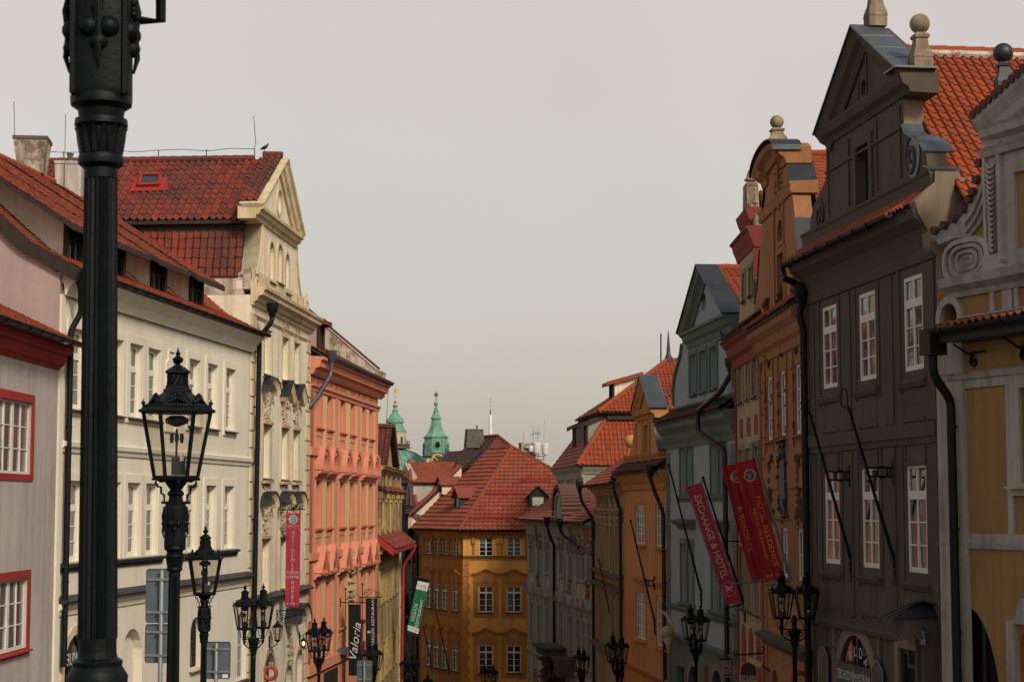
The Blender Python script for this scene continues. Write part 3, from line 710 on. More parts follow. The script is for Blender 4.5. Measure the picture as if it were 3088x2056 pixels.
for i, c in enumerate(cs):
    z = f.sz(856.5, 1287)[1]; h = ww[i] + .24; zb_ = z + 1.02
    for (zb2, dp) in ((zb_, .30), (f.sz(806, 1617)[1] + 1.0, .30)):
        if i == 0: p = arc(c, zb2, h, .52, 175, 5, 8)
        elif zb2 == zb_: p = [(c - h, zb2), (c, zb2 + .62), (c + h, zb2)]
        else: p = arc(c, zb2, h, .55, 170, 10, 8)
        m = MB(); m.sweep(f, p, [(-.14, -.02), (-.14, dp * .75), (0, dp), (.05, dp + .03), (.05, -.02)], False, 0); m.sweep(f, p, [(.052, -.02), (.052, dp + .06), (.085, dp + .06), (.085, -.02)], False, 1); m.build('window_hood', [M['yellow_trim'], M['slate']], T)
        st.blobs(f, c, zb2 - .45, .9, 1.0, 46, i * 3 + int(zb2), .10, (.05, .13), 0, 'oval'); st.blobs(f, c, zb2 - .1, 1.3, .3, 16, i + 9, .14, (.06, .12))
        st.fbox(f, c - h + .1, c + h - .1, zb2 - 1.06, zb2 - .96, -.01, .12)
    zt = f.sz(856.5, 1017)[1]
    st.blobs(f, c, zt + .48, .7, .7, 22, i + 40, .07, (.05, .1), 0, 'tri'); st.sweep(f, [(c - .62, zt + .18), (c, zt + .95), (c + .62, zt + .18)], [(0, -.01), (0, .06), (.06, .06), (.06, -.01)])
    zs = f.sz(856.5, 1444)[1]; st.blobs(f, c, zs - .42, 1.1, .5, 26, i + 60, .07, (.05, .11), 0, 'inv'); st.fbox(f, c - .72, c + .72, zs - .2, zs - .09, -.01, .16)
pc = f.sz(*KF(1370, 1120)); p = arc(pc[0], pc[1] - .1, 1.1, .9, 165, 15, 8); m = MB()
m.sweep(f, p, [(-.16, -.02), (-.16, .5), (0, .62), (0, -.02)], False, 0); m.sweep(f, p, [(.002, -.02), (.002, .66), (.05, .66), (.05, -.02)], False, 1)
st.blobs(f, pc[0], pc[1] - .9, 1.1, 1.3, 40, 99, .1, (.06, .14), 0, 'oval')
m.build('door_hood', [M['yellow_trim'], M['slate']], T); st.build('stucco_ornament', M['stone_trim'], T)
# gable
pp = lambda x, y: f.sz(*KD(x, y))
apex = f.sz(*KD(1340, 148), .28); lf = f.sz(*KD(1165, 500), .36); rf = f.sz(*KD(1485, 745), .36)
lo = [pp(1150, 610), pp(1142, 720), pp(1136, 830), pp(1126, 920), pp(1108, 1005), pp(1088, 1065), pp(1072, 1110)]
ro = [pp(1422, 845), pp(1424, 960), pp(1434, 1080), pp(1448, 1190), pp(1468, 1290), pp(1482, 1380)]
out = [(lo[-1][0], zc + .2), (ro[-1][0] + .1, zc + .2)] + list(reversed(ro)) + [(rf[0] - .25, rf[1] - .3), (rf[0] - .2, rf[1]), (apex[0], apex[1] - .12), (lf[0] + .15, lf[1]), (lf[0] + .2, lf[1] - .3)] + lo
G = Wall(T, f, out, M['ivory'], .55, .2, 'gable')
for (x0, x1, yt, yb) in ((1205, 1245, 812, 1125), (1272, 1308, 828, 1132), (1331, 1364, 905, 1212)):
    r = (pp(x0, yt)[0], pp(x1, yt)[0], pp((x0 + x1) / 2, yb)[1], pp((x0 + x1) / 2, yt)[1]); G.win(r, arch=(r[1] - r[0]) / 2, frame='yellow_trim', pane='pane_tan', cols=1, bars=(0, 0), fw=.05, sill=.08, sur=True, surm=M['yellow_trim'], surw=.12)
oc = pp(1284, 497); orx = (pp(1300, 497)[0] - pp(1268, 497)[0]) / 2; orz = (pp(1284, 400)[1] - pp(1284, 592)[1]) / 2
G.hole(arc(oc[0], oc[1], orx, orz, 0, 345, 23)); G.build()
m = MB()
m.sweep(f, [(lf[0] - .1, lf[1] - .02), (apex[0], apex[1]), (rf[0] + .1, rf[1] - .02)], [(-.46, -.02), (-.46, .10), (-.34, .14), (-.28, .24), (-.12, .28), (-.06, .38), (0, .40), (0, -.5)])
bl = f.sz(*KD(1165, 560), .32); br = f.sz(*KD(1465, 800), .32); zb_ = (bl[1] + br[1]) / 2
cornice(m, f, lf[0] - .02, rf[0] + .02, zb_ + .15, [(-.55, -.42), (.06, -.42), (.10, -.3), (.2, -.26), (.26, -.12), (.34, -.1), (.36, 0), (-.55, .05)])
m.sweep(f, arc(oc[0], oc[1], orx, orz, 0, 345, 23), [(0, -.01), (0, .05), (-.12, .05), (-.12, -.01)], True)
for pth in (lo[0:1] + lo, list(reversed([ro[0]] + ro))):
    m.sweep(f, list(reversed(pth))[:-1] if pth is not lo else pth, [(0, -.56), (0, .06), (-.1, .06), (-.1, -.56)])
zt_, zm_ = pp(1290, 830)[1], zc
m.fbox(f, lo[-1][0], ro[-1][0] + .1, zc + .25, zc + .9, -.01, .06); m.fbox(f, lo[0][0] + .25, lo[0][0] + .33, zc + .9, zb_ - .3, -.01, .04); m.fbox(f, ro[0][0] - .33, ro[0][0] - .25, zc + .9, zb_ - .3, -.01, .04)
scroll(m, f, ro[-1][0] + .05, ro[-1][1] + .35, .42, 1.8, .1, .12); scroll(m, f, lo[-2][0] + .1, lo[-1][1] - .1, .42, 1.8, .1, .12, -1)
m.build('gable_moulding', M['yellow_trim'], T)
# roof behind the gable
sr_ = apex[0]; zr_ = apex[1] - .05; D0, D1 = -.35, -9.4; zev = f.sz(*KD(1015, 640), -.5)[1]; se = max(.7, sr_ - (zr_ - zev) / .64)
roofA = [f.P(se, zev, D1), f.P(se, zev, D0), f.P(sr_, zr_, D0), f.P(sr_, zr_, D1)]
roof_part(T, [roofA, [f.P(2 * sr_ - se, zev, D0), f.P(2 * sr_ - se, zev, D1), f.P(sr_, zr_, D1), f.P(sr_, zr_, D0)],
              [f.P(.42, 7.77, D1), f.P(.42, 7.77, -.5), f.P(se + .12, zev - .42, -.5), f.P(se + .12, zev - .42, D1)]], M['tile_red'], tw=.255, th=.37, amp=.085, step=.028, kind='pan', jit=.012)
roof_part(T, [[f.P(lf[0] + .02, lf[1] + .06, -.55), f.P(lf[0] + .02, lf[1] + .06, .12), f.P(sr_, apex[1] + .1, .12), f.P(sr_, apex[1] + .1, -.55)],
              [f.P(rf[0], rf[1] + .06, .12), f.P(rf[0], rf[1] + .06, -.55), f.P(sr_, apex[1] + .1, -.55), f.P(sr_, apex[1] + .1, .12)]], M['tile_red'], 'gable_roof', tw=.25, th=.36, amp=.08, step=.03, kind='pan', jit=.012)
m = MB(); ridge_tiles(m, f.P(sr_, zr_ + .05, -.9), f.P(sr_, zr_ + .05, D1), .13); ridge_tiles(m, f.P(sr_, apex[1] + .12, .15), f.P(sr_, apex[1] + .12, -.55), .13); m.build('ridge', M['tile_red'], T)
m = MB(); m.fbox(f, .05, L - .05, zc + .02, 7.75, -9.2, -.3); m.fbox(f, .02, lo[-1][0] + .1, zc + .2, zc + .95, -.32, -.04); m.build('side_wall', M['dirty_wall'], T)
m = MB(); m.fbox(f, 0, .5, 7.751, 7.80, -9.3, -.5); m.fbox(f, se + .15, L - 1.2, 7.80, zev - .02, -9.2, -.56); m.fbox(f, se - .06, se + .8, zev - .16, zev - .03, -9.3, -.55); m.build('fascia', M['wood_dark'], T)
sr_pig, z_pig = sr_ - .12, apex[1] + .25
# roof window, lightning wire
def on_roof(x, y): return on_plane(*KD(x, y), *roofA[:3])
nA = (roofA[1] - roofA[0]).cross(roofA[2] - roofA[1]).normalized(); nA = nA if nA.z > 0 else -nA
m = MB()
q = [on_roof(112, 425), on_roof(408, 415), on_roof(408, 318), on_roof(150, 322)]; m.slab([p + nA * .09 for p in q], .05)
q = [on_roof(178, 392), on_roof(340, 385), on_roof(352, 308), on_roof(200, 310)]
for a, b in zip(q, q[1:] + q[:1]): m.tube([a + nA * .16, b + nA * .16], .07, 4)
o = m.build('skylight', M['red_paint'], T)
m = MB(); m.slab([p + nA * .155 for p in q], .02); m.build('pane', M['pane'], T, o)
m = MB(); p0 = f.P(sr_, zr_ + .36, -.9); k = 9
pts = [f.P(sr_, zr_ + .40 + .05 * math.sin(i * 2.3), -.9 - i * .9) for i in range(k + 1)]; m.tube(pts, .012, 5)
for i in range(0, k, 2): m.tube([f.P(sr_, zr_ + .1, -.9 - i * .9), f.P(sr_, zr_ + .42, -.9 - i * .9)], .018, 5)
m.tube([f.P(sr_, zr_ + .4, -.95), f.P(sr_, zr_ + .55, -.85), f.P(sr_, zr_ + 1.65, -.95)], .012, 5); m.tube([f.P(sr_, zr_, -7.2), f.P(sr_, zr_ + 1.7, -7.2)], .012, 5)
m.build('lightning_rod', M['pipe_black'], T)
hz = ze
hopper_pipe(T, [F1.P(F1.L + .42, F1.sz(*KD(740, 1385), .5)[1] + 1.0, .62), F1.P(F1.L + .38, ze + .45, .6), f.P(.32, ze - .05, .22), f.P(.30, gl + 1, .12)], .085, 'pipe_black')

# ================================================================== LEFT: salmon pink house
f = Fac(corner(929.5, 72.75), corner(1138, 90.3)); L = f.L; F3 = f
xs = lambda K, x, y=400: f.sz(*K(x, y))[0]
zg = f.sz(*KG(750, 815), .62)[1]; zcb = f.sz(*KG(600, 962))[1]; gl = gz(88) - 1
T = Thing('town_house', 'salmon pink house with pale yellow panels and blind window niches', 'house', gbase(f))
w = Wall(T, f, [(0, gl), (L, gl), (L, zg - .05), (0, zg - .05)], M['salmon'], 10, .22)
ncol = [(293, 352), (415, 470), (572, 624), (691, 736), (828, 868), (915, 954)]
n3 = KH(597, 400)[0]
rws = [(f.sz(n3, 1304)[1], f.sz(n3, 1207)[1]), (f.sz(n3, 1588)[1], f.sz(n3, 1454)[1]), (f.sz(n3, 1890)[1], f.sz(n3, 1742)[1])]
for a, b in ncol:
    s0, s1 = xs(KH, a), xs(KH, b); c = (s0 + s1) / 2; h = (s1 - s0) / 2 * 1.02
    for i, (z0, z1) in enumerate(rws):
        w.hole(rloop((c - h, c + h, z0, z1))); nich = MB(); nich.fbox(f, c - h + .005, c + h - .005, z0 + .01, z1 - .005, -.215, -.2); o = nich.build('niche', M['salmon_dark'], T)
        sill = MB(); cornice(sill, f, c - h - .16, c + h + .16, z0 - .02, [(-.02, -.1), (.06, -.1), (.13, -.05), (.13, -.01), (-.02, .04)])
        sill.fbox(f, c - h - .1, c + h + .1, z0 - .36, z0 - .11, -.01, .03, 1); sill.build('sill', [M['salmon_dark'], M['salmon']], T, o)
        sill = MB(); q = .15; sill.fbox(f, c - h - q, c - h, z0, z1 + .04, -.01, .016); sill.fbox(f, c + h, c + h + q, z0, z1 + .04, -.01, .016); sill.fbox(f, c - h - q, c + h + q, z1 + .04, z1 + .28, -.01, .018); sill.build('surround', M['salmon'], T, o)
        if i == 1:
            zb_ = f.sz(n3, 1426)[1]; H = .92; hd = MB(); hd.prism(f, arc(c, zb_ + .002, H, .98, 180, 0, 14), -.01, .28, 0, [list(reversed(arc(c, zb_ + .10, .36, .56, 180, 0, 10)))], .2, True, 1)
            hd.sweep(f, arc(c, zb_, H, .98, 178, 2, 14), [(-.10, .27), (-.10, .33), (.06, .36), (.06, .0)]); hd.sweep(f, arc(c, zb_ + .02, H - .28, .72, 175, 5, 10), [(-.05, .27), (-.05, .31), (.05, .31), (.05, .27)])
            cornice(hd, f, c - H - .08, c + H + .08, zb_, [(-.01, -.26), (.1, -.26), (.17, -.14), (.29, -.1), (.33, 0), (-.01, .0)]); hd.build('window_hood', [M['salmon'], M['salmon_dark']], T)
        if i == 2:
            zb_ = f.sz(n3, 1712)[1]; H = .95; hd = MB(); hd.prism(f, [(c - H, zb_ + .002), (c + H, zb_ + .002), (c, zb_ + 1.02)], -.01, .28, 0, [[(c - .45, zb_ + .12), (c + .45, zb_ + .12), (c, zb_ + .62)]], .2, True, 1)
            hd.sweep(f, [(c - H, zb_), (c, zb_ + 1.04), (c + H, zb_)], [(-.12, .27), (-.12, .33), (.05, .36), (.05, .0)]); cornice(hd, f, c - H - .1, c + H + .1, zb_, [(-.01, -.24), (.1, -.24), (.17, -.12), (.29, -.1), (.33, 0), (-.01, .0)]); hd.build('window_hood', [M['salmon'], M['salmon_dark']], T)
w.build()
m = MB(); bands = []
for ya, yb in ((1362, 1385), (1654, 1674), (1958, 1986)):
    z1, z0 = f.sz(n3, ya)[1], f.sz(n3, yb)[1]; bands.append((z0, z1)); m.fbox(f, -.02, L + .12, z0, z1, -.01, .14)
za1, za0 = f.sz(n3, 1190)[1], f.sz(n3, 1203)[1]
cornice(m, f, 0, L + .12, za1, [(-.02, za0 - za1 - .05), (.06, za0 - za1 - .05), (.08, -.1), (.16, -.06), (.16, 0), (-.02, .03)])
for a, b in ((240, 264), (503, 538), (768, 799), (983, 1010)):
    s0, s1 = xs(KH, a), xs(KH, b)
    for z0, z1 in ((bands[0][1], za0 - .05), (bands[1][1], bands[0][0]), (bands[2][1], bands[1][0])): m.fbox(f, s0, s1, z0 + .003, z1 - .003, -.01, .04)
m.fbox(f, -.02, xs(KH, 236), bands[2][1], zcb, -.01, .05, 1)
m.build('pilaster', [M['salmon'], M['salmon_dark']], T)
m = MB()
for a, b in ((266, 281), (362, 404), (479, 500), (541, 560), (636, 681), (742, 766), (801, 820), (877, 905), (961, 981)):
    s0, s1 = xs(KH, a), xs(KH, b)
    for z0, z1 in ((za1 + .12, zcb - .35), (bands[0][1] + .02, za0 - .12), (bands[1][1] + .02, bands[0][0] - .05), (bands[2][1] + .02, bands[1][0] - .02)): m.fbox(f, s0 + .02, s1 - .02, z0, z1, -.01, .012)
m.build('panel', M['panel_yellow'], T)
m = MB(); cornice(m, f, -.1, L + .3, zg - .1, [(-.03, zcb - zg - .1), (.08, zcb - zg - .1), (.12, -.72), (.22, -.62), (.28, -.45), (.46, -.40), (.48, -.16), (.58, -.12), (.60, 0), (-.03, .03)]); m.build('cornice', M['salmon'], T)
gutter(T, f, 1.0, L + .1, zg + .02, .66, .15, 'zinc')
m = MB(); cornice(m, f, 1.0, L + .45, zg - .06, [(0, -.03), (.70, -.06), (.70, -.02), (0, .02)]); m.build('flashing', M['zinc'], T)
zr_ = zg + 3.05
roof_part(T, [[f.P(-.1, zg + .03, .58), f.P(L - .25, zg + .03, .58), f.P(L - .25, zr_, -5.2), f.P(-.1, zr_, -5.2)]], M['tile_bright'], tw=.2, th=.25, amp=.02, step=.03, kind='flat', scal=.03)
fs = sideL(f, L - .05, 6.0)
m = MB(); P1 = on = fs.sz(918, 926); P2 = fs.sz(1130, 1108)
k = (P1[1] - P2[1]) / (P1[0] - P2[0])
m.prism(fs, [(0, zg - 1), (6.3, zg - .7), (6.35, P2[1] - .25), (P2[0], P2[1] - .05), (0, P2[1] - .05 + k * (0 - P2[0]))], -.35, 0); m.build('firewall', M['dirty_wall'], T)
m = MB(); m.sweep(fs, [(P2[0] + .15, P2[1] - .08), (0, P2[1] - .03 + k * (0 - P2[0]))][::-1], [(0, -.45), (0, .10), (.1, .10), (.1, -.45)]); m.build('firewall_coping', M['tile_red'], T)
dz = lambda d: zg + .03 + (zr_ - zg - .03) * (.58 - d) / 5.78
sd = f.sz(*KG(345, 500), -.4)[0]
dormer(T, f, sd - .5, sd + .5, -.4, dz(-.4) - .02, dz(-.4) + 1.15, -2.9, dz(-2.9) - .1, M['pink_grey'], M['tile_red'], ov=.22, front=.3, verge='tile_red')
hopper_pipe(T, [f.P(.95, zg + .1, .72), f.P(.95, zg - .75, .7), f.P(.15, zg - 1.7, .32), f.P(-.55, zg - 2.4, -.12)], .09, 'zinc')
m = MB(); m.tube([f.P(L + .2, zg - .1, .5), f.P(L + .12, zg - 3.0, .35), f.P(L + .12, zg - 6, .35)], .012, 5); m.build('lightning_rod', M['pipe_black'], T)
m = MB(); sa = xs(KI, 600, 500); m.blobs(f, sa, f.sz(*KI(600, 500))[1], .7, 2.6, 40, 5, .3, (.08, .2), 0, 'oval'); m.build('stucco_ornament', M['stone_trim'], T)
w2 = MB()
s0, s1 = f.sz(*KI(330, 1500))[0], f.sz(*KI(470, 1500))[0]; zt = f.sz(*KI(400, 1440))[1]
w2.fbox(f, s0, s1, gl, zt, -.02, .03)
for k in range(5): w2.fbox(f, s0, s1, zt - .25 - k * .45, zt - .22 - k * .45, .03, .05)
w2.build('shop_shutter', M['wood_dark'], T)
w2 = MB(); w2.fbox(f, xs(KI, 466, 1200), xs(KI, 515, 1200), f.sz(*KI(490, 1270))[1], f.sz(*KI(490, 1210))[1], .05, .4); w2.build('wall_unit', M['zinc'], T)

# ================================================================== LEFT: old ochre house beyond the pink one
f = Fac(corner(1141, 90.5), corner(1205, 106.0)); L = f.L
zw = f.sz(1144, 1611)[1]; gl = gz(100) - 1; ztop = (1520 - 1411) * 93 / FPX
T = Thing('town_house', 'narrow old ochre house with streaked stucco and red tiled eave roof', 'house', gbase(f))
w = Wall(T, f, [(0, gl), (L, gl), (L, ztop), (0, ztop)], M['ochre_old'], 7, .15)
r2 = (f.sz(1172, 1800)[1], f.sz(1172, 1716)[1]); r3 = (f.sz(1180, 2010)[1], f.sz(1180, 1915)[1])
for k in range(6):
    c = 1.4 + k * 2.55
    for z0, z1 in (r2, r3): w.win((c - .55, c + .55, z0, z1), cols=2, tr=.66, bars=(2, 0), frame='white_frame', pane='pane_tan', fw=.09, sur=True, surm=M['ochre_old'], surd=.08)
for k in range(4):
    c = 1.9 + k * 3.6; w.win((c - .45, c + .45, -1.2, .35), cols=2, tr=.66, bars=(1, 0), frame='cream_frame', pane='pane_tan', sur=True, surm=M['ochre_old'], surd=.12)
w.build()
m = MB()
for k in range(5):
    s = .1 + k * 3.6
    m.fbox(f, s, s + .7, -1.6, ztop - .3, -.01, .12); m.fbox(f, s - .1, s + .8, .3, .62, -.01, .34); m.fbox(f, s - .05, s + .75, .1, .3, -.01, .22)
cornice(m, f, 0, L, ztop + .05, sc_prof(CORN, .9)); cornice(m, f, 0, L, zw - .55, sc_prof(CORN, 1.2, 1.4)); m.build('pilaster', M['ochre_old'], T)
for k in range(5):
    s = .1 + k * 3.6; roof_part(T, [[f.P(s - .15, .62, .48), f.P(s + .85, .62, .48), f.P(s + .85, .95, -.02), f.P(s - .15, .95, -.02)]], M['tile_red'], 'pent_roof', tw=.22, th=.3, amp=.05, step=.03)
zo = f.sz(1192, 1656, .9)[1]
roof_part(T, [[f.P(-.15, zw - .72, .92), f.P(L + .1, zw - .72, .92), f.P(L + .1, zw, -.05), f.P(-.15, zw, -.05)]], M['tile_red'], 'eave_roof', tw=.26, th=.4, amp=.07, step=.04, kind='wave')
m = MB(); e = sideL(f, -.2, 1.0); m.sweep(e, [(.95, zw + .0), (1.95, zw - .78)], [(0, -.05), (0, .04), (-.3, .04), (-.3, -.05)]); m.fbox(f, -.2, L + .1, zw - .92, zw - .74, .86, .95); m.build('fascia', M['red_paint'], T)
hopper_pipe(T, [f.P(L - .1, zw - .8, .95), f.P(L - .1, zw - 1.2, .8), f.P(L - .1, zw - 2.0, .25), f.P(L - .1, gl + 1, .16)], .1, 'red_paint', False)
sA = 1.6; zA = ztop + .15
roof_part(T, [[f.P(sA, zA, -6), f.P(sA, zA, .32), f.P(sA + 3.2, zA + 1.95, .32), f.P(sA + 3.2, zA + 1.95, -6)], [f.P(sA + 6.4, zA, .32), f.P(sA + 6.4, zA, -6), f.P(sA + 3.2, zA + 1.95, -6), f.P(sA + 3.2, zA + 1.95, .32)]], M['tile_red'], tw=.24, th=.34, amp=.06, step=.035)
m = MB(); m.prism(f, [(sA, ztop), (sA + 6.4, ztop), (sA + 3.2, zA + 1.9)], -5, .15); m.build('gable', M['ochre_old'], T)
m = MB()
for k in range(13):
    t = k / 12; s = sA + 6.5 - 3.3 * t; z = zA + .05 + 2.0 * t; m.tube([f.P(s, z, .5), f.P(s - .05, z + .06, -1.2)], [.14, .12], 7)
m.build('verge_tiles', M['tile_dark'], T)

# ================================================================== LEFT: plain house after the ochre one
f = Fac(corner(1212, 107.5), corner(1213, 125)); L = f.L; gl = gz(110) - 1
ze = (1520 - 1449) * 107.5 / FPX
T = Thing('town_house', 'plain house with beige side wall and black downpipe behind the ochre house', 'house', gbase(f))
Wall(T, f, [(0, gl), (L, gl), (L, ze), (0, ze)], M['beige_wall'], 7).build()
roof_part(T, [[f.P(-.25, ze + .05, .4), f.P(L, ze + .05, .4), f.P(L, ze + 1.5, -2.2), f.P(-.25, ze + 1.5, -2.2)], [f.P(-.25, ze + .05, -6), f.P(-.25, ze + .05, .35), f.P(.4, ze + .6, .1), f.P(.4, ze + .6, -6)]], M['tile_red'], tw=.24, th=.34, amp=.06, step=.035)
m = MB(); m.fbox(f, -.3, L, ze - .16, ze + .02, -.02, .36); m.fbox(f, -.3, 0, ze - .16, ze + .02, -7, -.02); m.build('fascia', M['slate'], T)
hopper_pipe(T, [f.P(-.05, ze - .1, .3), f.P(-.1, ze - .8, .12), f.P(-.1, ze - 6.1, .12), f.P(-.1, ze - 6.6, .45), f.P(-.1, ze - 7.4, .5)], .085, 'pipe_black', False)

# ================================================================== CENTRE: orange corner house
fl = Fac(corner(1264, 126.8), corner(1397, 120.0)); fr = Fac(fl.b[:2], (fl.b.x + 13.0, 119.4)); gl = gz(120) - 1.5
T = Thing('corner_house', 'orange corner house with a big hipped red tile roof closing the street', 'house', gbase(fr, 2))
zeve = fr.sz(1480, 1600)[1]; zst = fr.sz(*KK(900, 392))[1]
wl = Wall(T, fl, [(0, gl), (fl.L, gl), (fl.L, zeve), (0, zeve)], M['orange_trim_and_shade'], 6, .16)  # shade of this side put into the darker wall colour
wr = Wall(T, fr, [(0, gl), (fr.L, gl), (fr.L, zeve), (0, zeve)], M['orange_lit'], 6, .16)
wr.depth = 5
rz = [(fr.sz(*KK(960, b))[1], fr.sz(*KK(960, a))[1]) for a, b in ((205, 377), (664, 906), (1224, 1476))]
c1 = fr.sz(*KK(832, 600))[0]; c2 = fr.sz(*KK(1097, 600))[0]; pit = c2 - c1
for k in range(5):
    c = c1 + k * pit
    for i, (z0, z1) in enumerate(rz):
        wr.win((c - .45, c + .45, z0, z1), cols=2, tr=(.76 if i else .5), trw=(.11 if i else .03), bars=((2, 0) if i else (1, 1)), frame='white_frame', pane='pane_dark', fw=.05, mull=.09, sill=.05, silld=.12)
cl = [fl.sz(*KK(x, 700))[0] for x in (290, 363, 441, 541)]
rzl = [(fl.sz(*KK(441, b))[1], fl.sz(*KK(441, a))[1]) for a, b in ((205, 367), (646, 882), (1190, 1432))]
for c in cl:
    for i in range(3):
        z0, z1 = rz[i]
        wl.win((c - .5, c + .5, z0, z1), cols=2, tr=(.76 if i else .5), trw=(.11 if i else .03), bars=((2, 0) if i else (1, 1)), frame='white_frame', pane='pane', fw=.06, mull=.1, sill=.06)
wl.build(); wr.build()
m = MB()
for (ff, cc) in ((fr, [c1 + k * pit for k in range(5)]), (fl, cl)):
    cornice(m, ff, 0, ff.L, zst + .06, [(-.02, -.2), (.04, -.2), (.06, -.1), (.14, -.06), (.15, 0), (-.02, .04)], 2 if False else 0)
    cornice(m, ff, -.05, ff.L + .05, zeve, [(-.02, -.5), (.08, -.45), (.14, -.3), (.3, -.2), (.4, -.12), (.4, 0), (-.02, 0)])
    for c in cc:
        for i, (z0, z1) in enumerate(rz):
            if i == 0:
                for q in (-1, 1):
                    x = c + q * .80; m.fbox(ff, x - .10, x + .10, z1 - .36, z1 + .02, -.01, .16); m.fbox(ff, x - .065, x + .065, z0 + .15, z1 - .36, -.01, .07)
                    for g in range(6): m.fbox(ff, x - .05, x + .05, z0 + .3 + g * .16, z0 + .38 + g * .16, .07, .10)
                continue
            h = .82; m.fbox(ff, c - h, c - .52, z0 - .35, z1 + .85, -.01, .03); m.fbox(ff, c + .52, c + h, z0 - .35, z1 + .85, -.01, .03); m.fbox(ff, c - .52, c + .52, z1 + .06, z1 + .85, -.01, .03); m.fbox(ff, c - .52, c + .52, z0 - .35, z0 - .12, -.01, .03)
            m.fbox(ff, c - h - .04, c + h + .04, z1 + .26, z1 + .31, .03, .06)
            pth = bez((c - h - .1, z1 + .85), (c - h * .4, z1 + .85), (c - h * .4, z1 + 1.12), (c, z1 + 1.14), 6) + bez((c, z1 + 1.14), (c + h * .4, z1 + 1.12), (c + h * .4, z1 + .85), (c + h + .1, z1 + .85), 6)[1:]
            m.sweep(ff, pth, [(-.2, -.01), (-.2, .05), (-.05, .13), (0, .17), (0, -.01)])
            m.prism(ff, [(c - h, z1 + .84)] + [(a, b - .1) for a, b in pth[1:-1]] + [(c + h, z1 + .84)], -.01, .028)
zz = gl + .5; i = 0
while zz < zst - .4:
    m.fbox(fl, fl.L - (.62 if i % 2 else .8), fl.L + .02, zz, zz + .36, -.01, .03); m.fbox(fr, -.02, (.35 if i % 2 else .45), zz, zz + .36, -.01, .025); zz += .385; i += 1
m.build('facade_moulding', M['orange_trim_and_shade'], T)
m = MB()
for ff in (fr, fl): cornice(m, ff, -.06, ff.L + .06, zst + .1, [(-.01, -.03), (.18, -.04), (.18, -.01), (-.01, .03)])
m.build('ledge', M['slate'], T)
E0 = fl.P(-.4, zeve + .05, .5); E1 = Vector((fl.b.x - .25, fl.b.y - .62, zeve + .05)); E2 = fr.P(fr.L, zeve + .05, .5)
AP = at(1543, 1347, 126.0); RB = on_plane(1477, 1353, E0, E1, AP)
roof_part(T, [[E1, E2, AP], [E0, E1, AP, RB]], M['tile_mid'], tw=.30, th=.40, amp=.05, step=.065, kind='wave', jit=.006)
m = MB(); ridge_tiles(m, E1, AP, .13); ridge_tiles(m, AP, E2, .13); ridge_tiles(m, RB, AP, .13); m.build('ridge', M['tile_mid'], T)
gutter(T, fr, -.2, 8, zeve + .03, .58, .09); gutter(T, fl, -.4, fl.L + .2, zeve + .03, .55, .09)
nF = (E2 - E1).cross(AP - E1).normalized(); nF = nF if nF.z > 0 else -nF; nL = (E1 - E0).cross(AP - E0).normalized(); nL = nL if nL.z > 0 else -nL
for x0, x1, y in ((1540, 1850, 1062), (1190, 1590, 1195), (1860, 1990, 1195), (1005, 1480, 1452)):       # snow guards
    m = MB()
    a = on_plane(*KJ(x0, y), E1, E2, AP) + nF * .06; b = on_plane(*KJ(x1, y), E1, E2, AP) + nF * .06; n_ = int((b - a).length / .16)
    for h in (.06, .30): m.tube([a + Vector((0, -.1, h)), b + Vector((0, -.1, h))], .022, 4)
    for k in range(n_ + 1): p = a.lerp(b, k / n_); m.tube([p + Vector((0, -.1, 0)), p + Vector((0, -.1, .34))], .022, 4)
    m.build('snow_guard', M['red_paint'], T)
def gablet(T, c, w_, h, n, dep, cheek, pane, roofm):
    """small ridged dormer facing the horizontal direction n"""
    n = Vector((n[0], n[1], 0)).normalized(); t = Vector((-n.y, n.x, 0)); ff = Fac((c - t * 5)[:2], (c + t * 5)[:2])
    if ff.n.dot(n) < 0: ff = Fac((c + t * 5)[:2], (c - t * 5)[:2])
    s = 5; z = c.z
    D = MB(); D.prism(ff, [(s - w_ / 2, z), (s + w_ / 2, z), (s + w_ / 2, z + h * .6), (s, z + h), (s - w_ / 2, z + h * .6)], -dep, 0, 0, [rloop((s - w_ * .33, s + w_ * .33, z + .12, z + h * .55))], .1); o = D.build('dormer', M[cheek], T)
    q = MB(); q.fbox(ff, s - w_ * .33, s + w_ * .33, z + .12, z + h * .55, -.08, -.06); q.build('pane', M[pane], T, o)
    r = MB(); e = w_ / 2 + .16; zz = z + h * .6 - .1
    for a, b in (((s - e, zz), (s, z + h + .06)), ((s, z + h + .06), (s + e, zz))): r.sweep(ff, [a, b], [(0, -dep), (0, .18), (.06, .18), (.06, -dep)])
    r.build('dormer_roof', roofm, T, o)
c = on_plane(*KJ(1715, 1285), E1, E2, AP); gablet(T, c + Vector((0, -.3, -.25)), 1.15, 1.35, (0, -1), 1.8, 'slate', 'cream_frame', M['slate'])
c = on_plane(*KJ(905, 1300), E0, E1, AP); gablet(T, c + fl.n * .3 + Vector((0, 0, -.25)), .95, 1.35, fl.n, 1.6, 'slate', 'pane_dark', M['tile_mid'])
hopper_pipe(T, [fl.P(-.3, zeve - .05, .5), fl.P(-.3, zeve - .7, .4), fl.P(.15, zeve - 1.3, .16), fl.P(.15, gl + 1, .14)], .1, 'pipe_black', True)
m = MB(); q = [E0 + (RB - E0) * t for t in (.02, .64)]; up = Vector((0, 0, 1)); tn = Vector((-.25, .1, 0))
m.hexa([p + o for h in (-.3, .75) for p, o in ((q[0] + up * h, tn * 0), (q[1] + up * h, tn * 0), (q[1] + up * h, tn), (q[0] + up * h, tn))])
o = m.build('firewall', M['cream_low'], T)
m = MB(); m.tube([q[0] + up * .78 + tn / 2, q[1] + up * .78 + tn / 2], .18, 6); m.build('firewall_coping', M['tile_mid'], T)

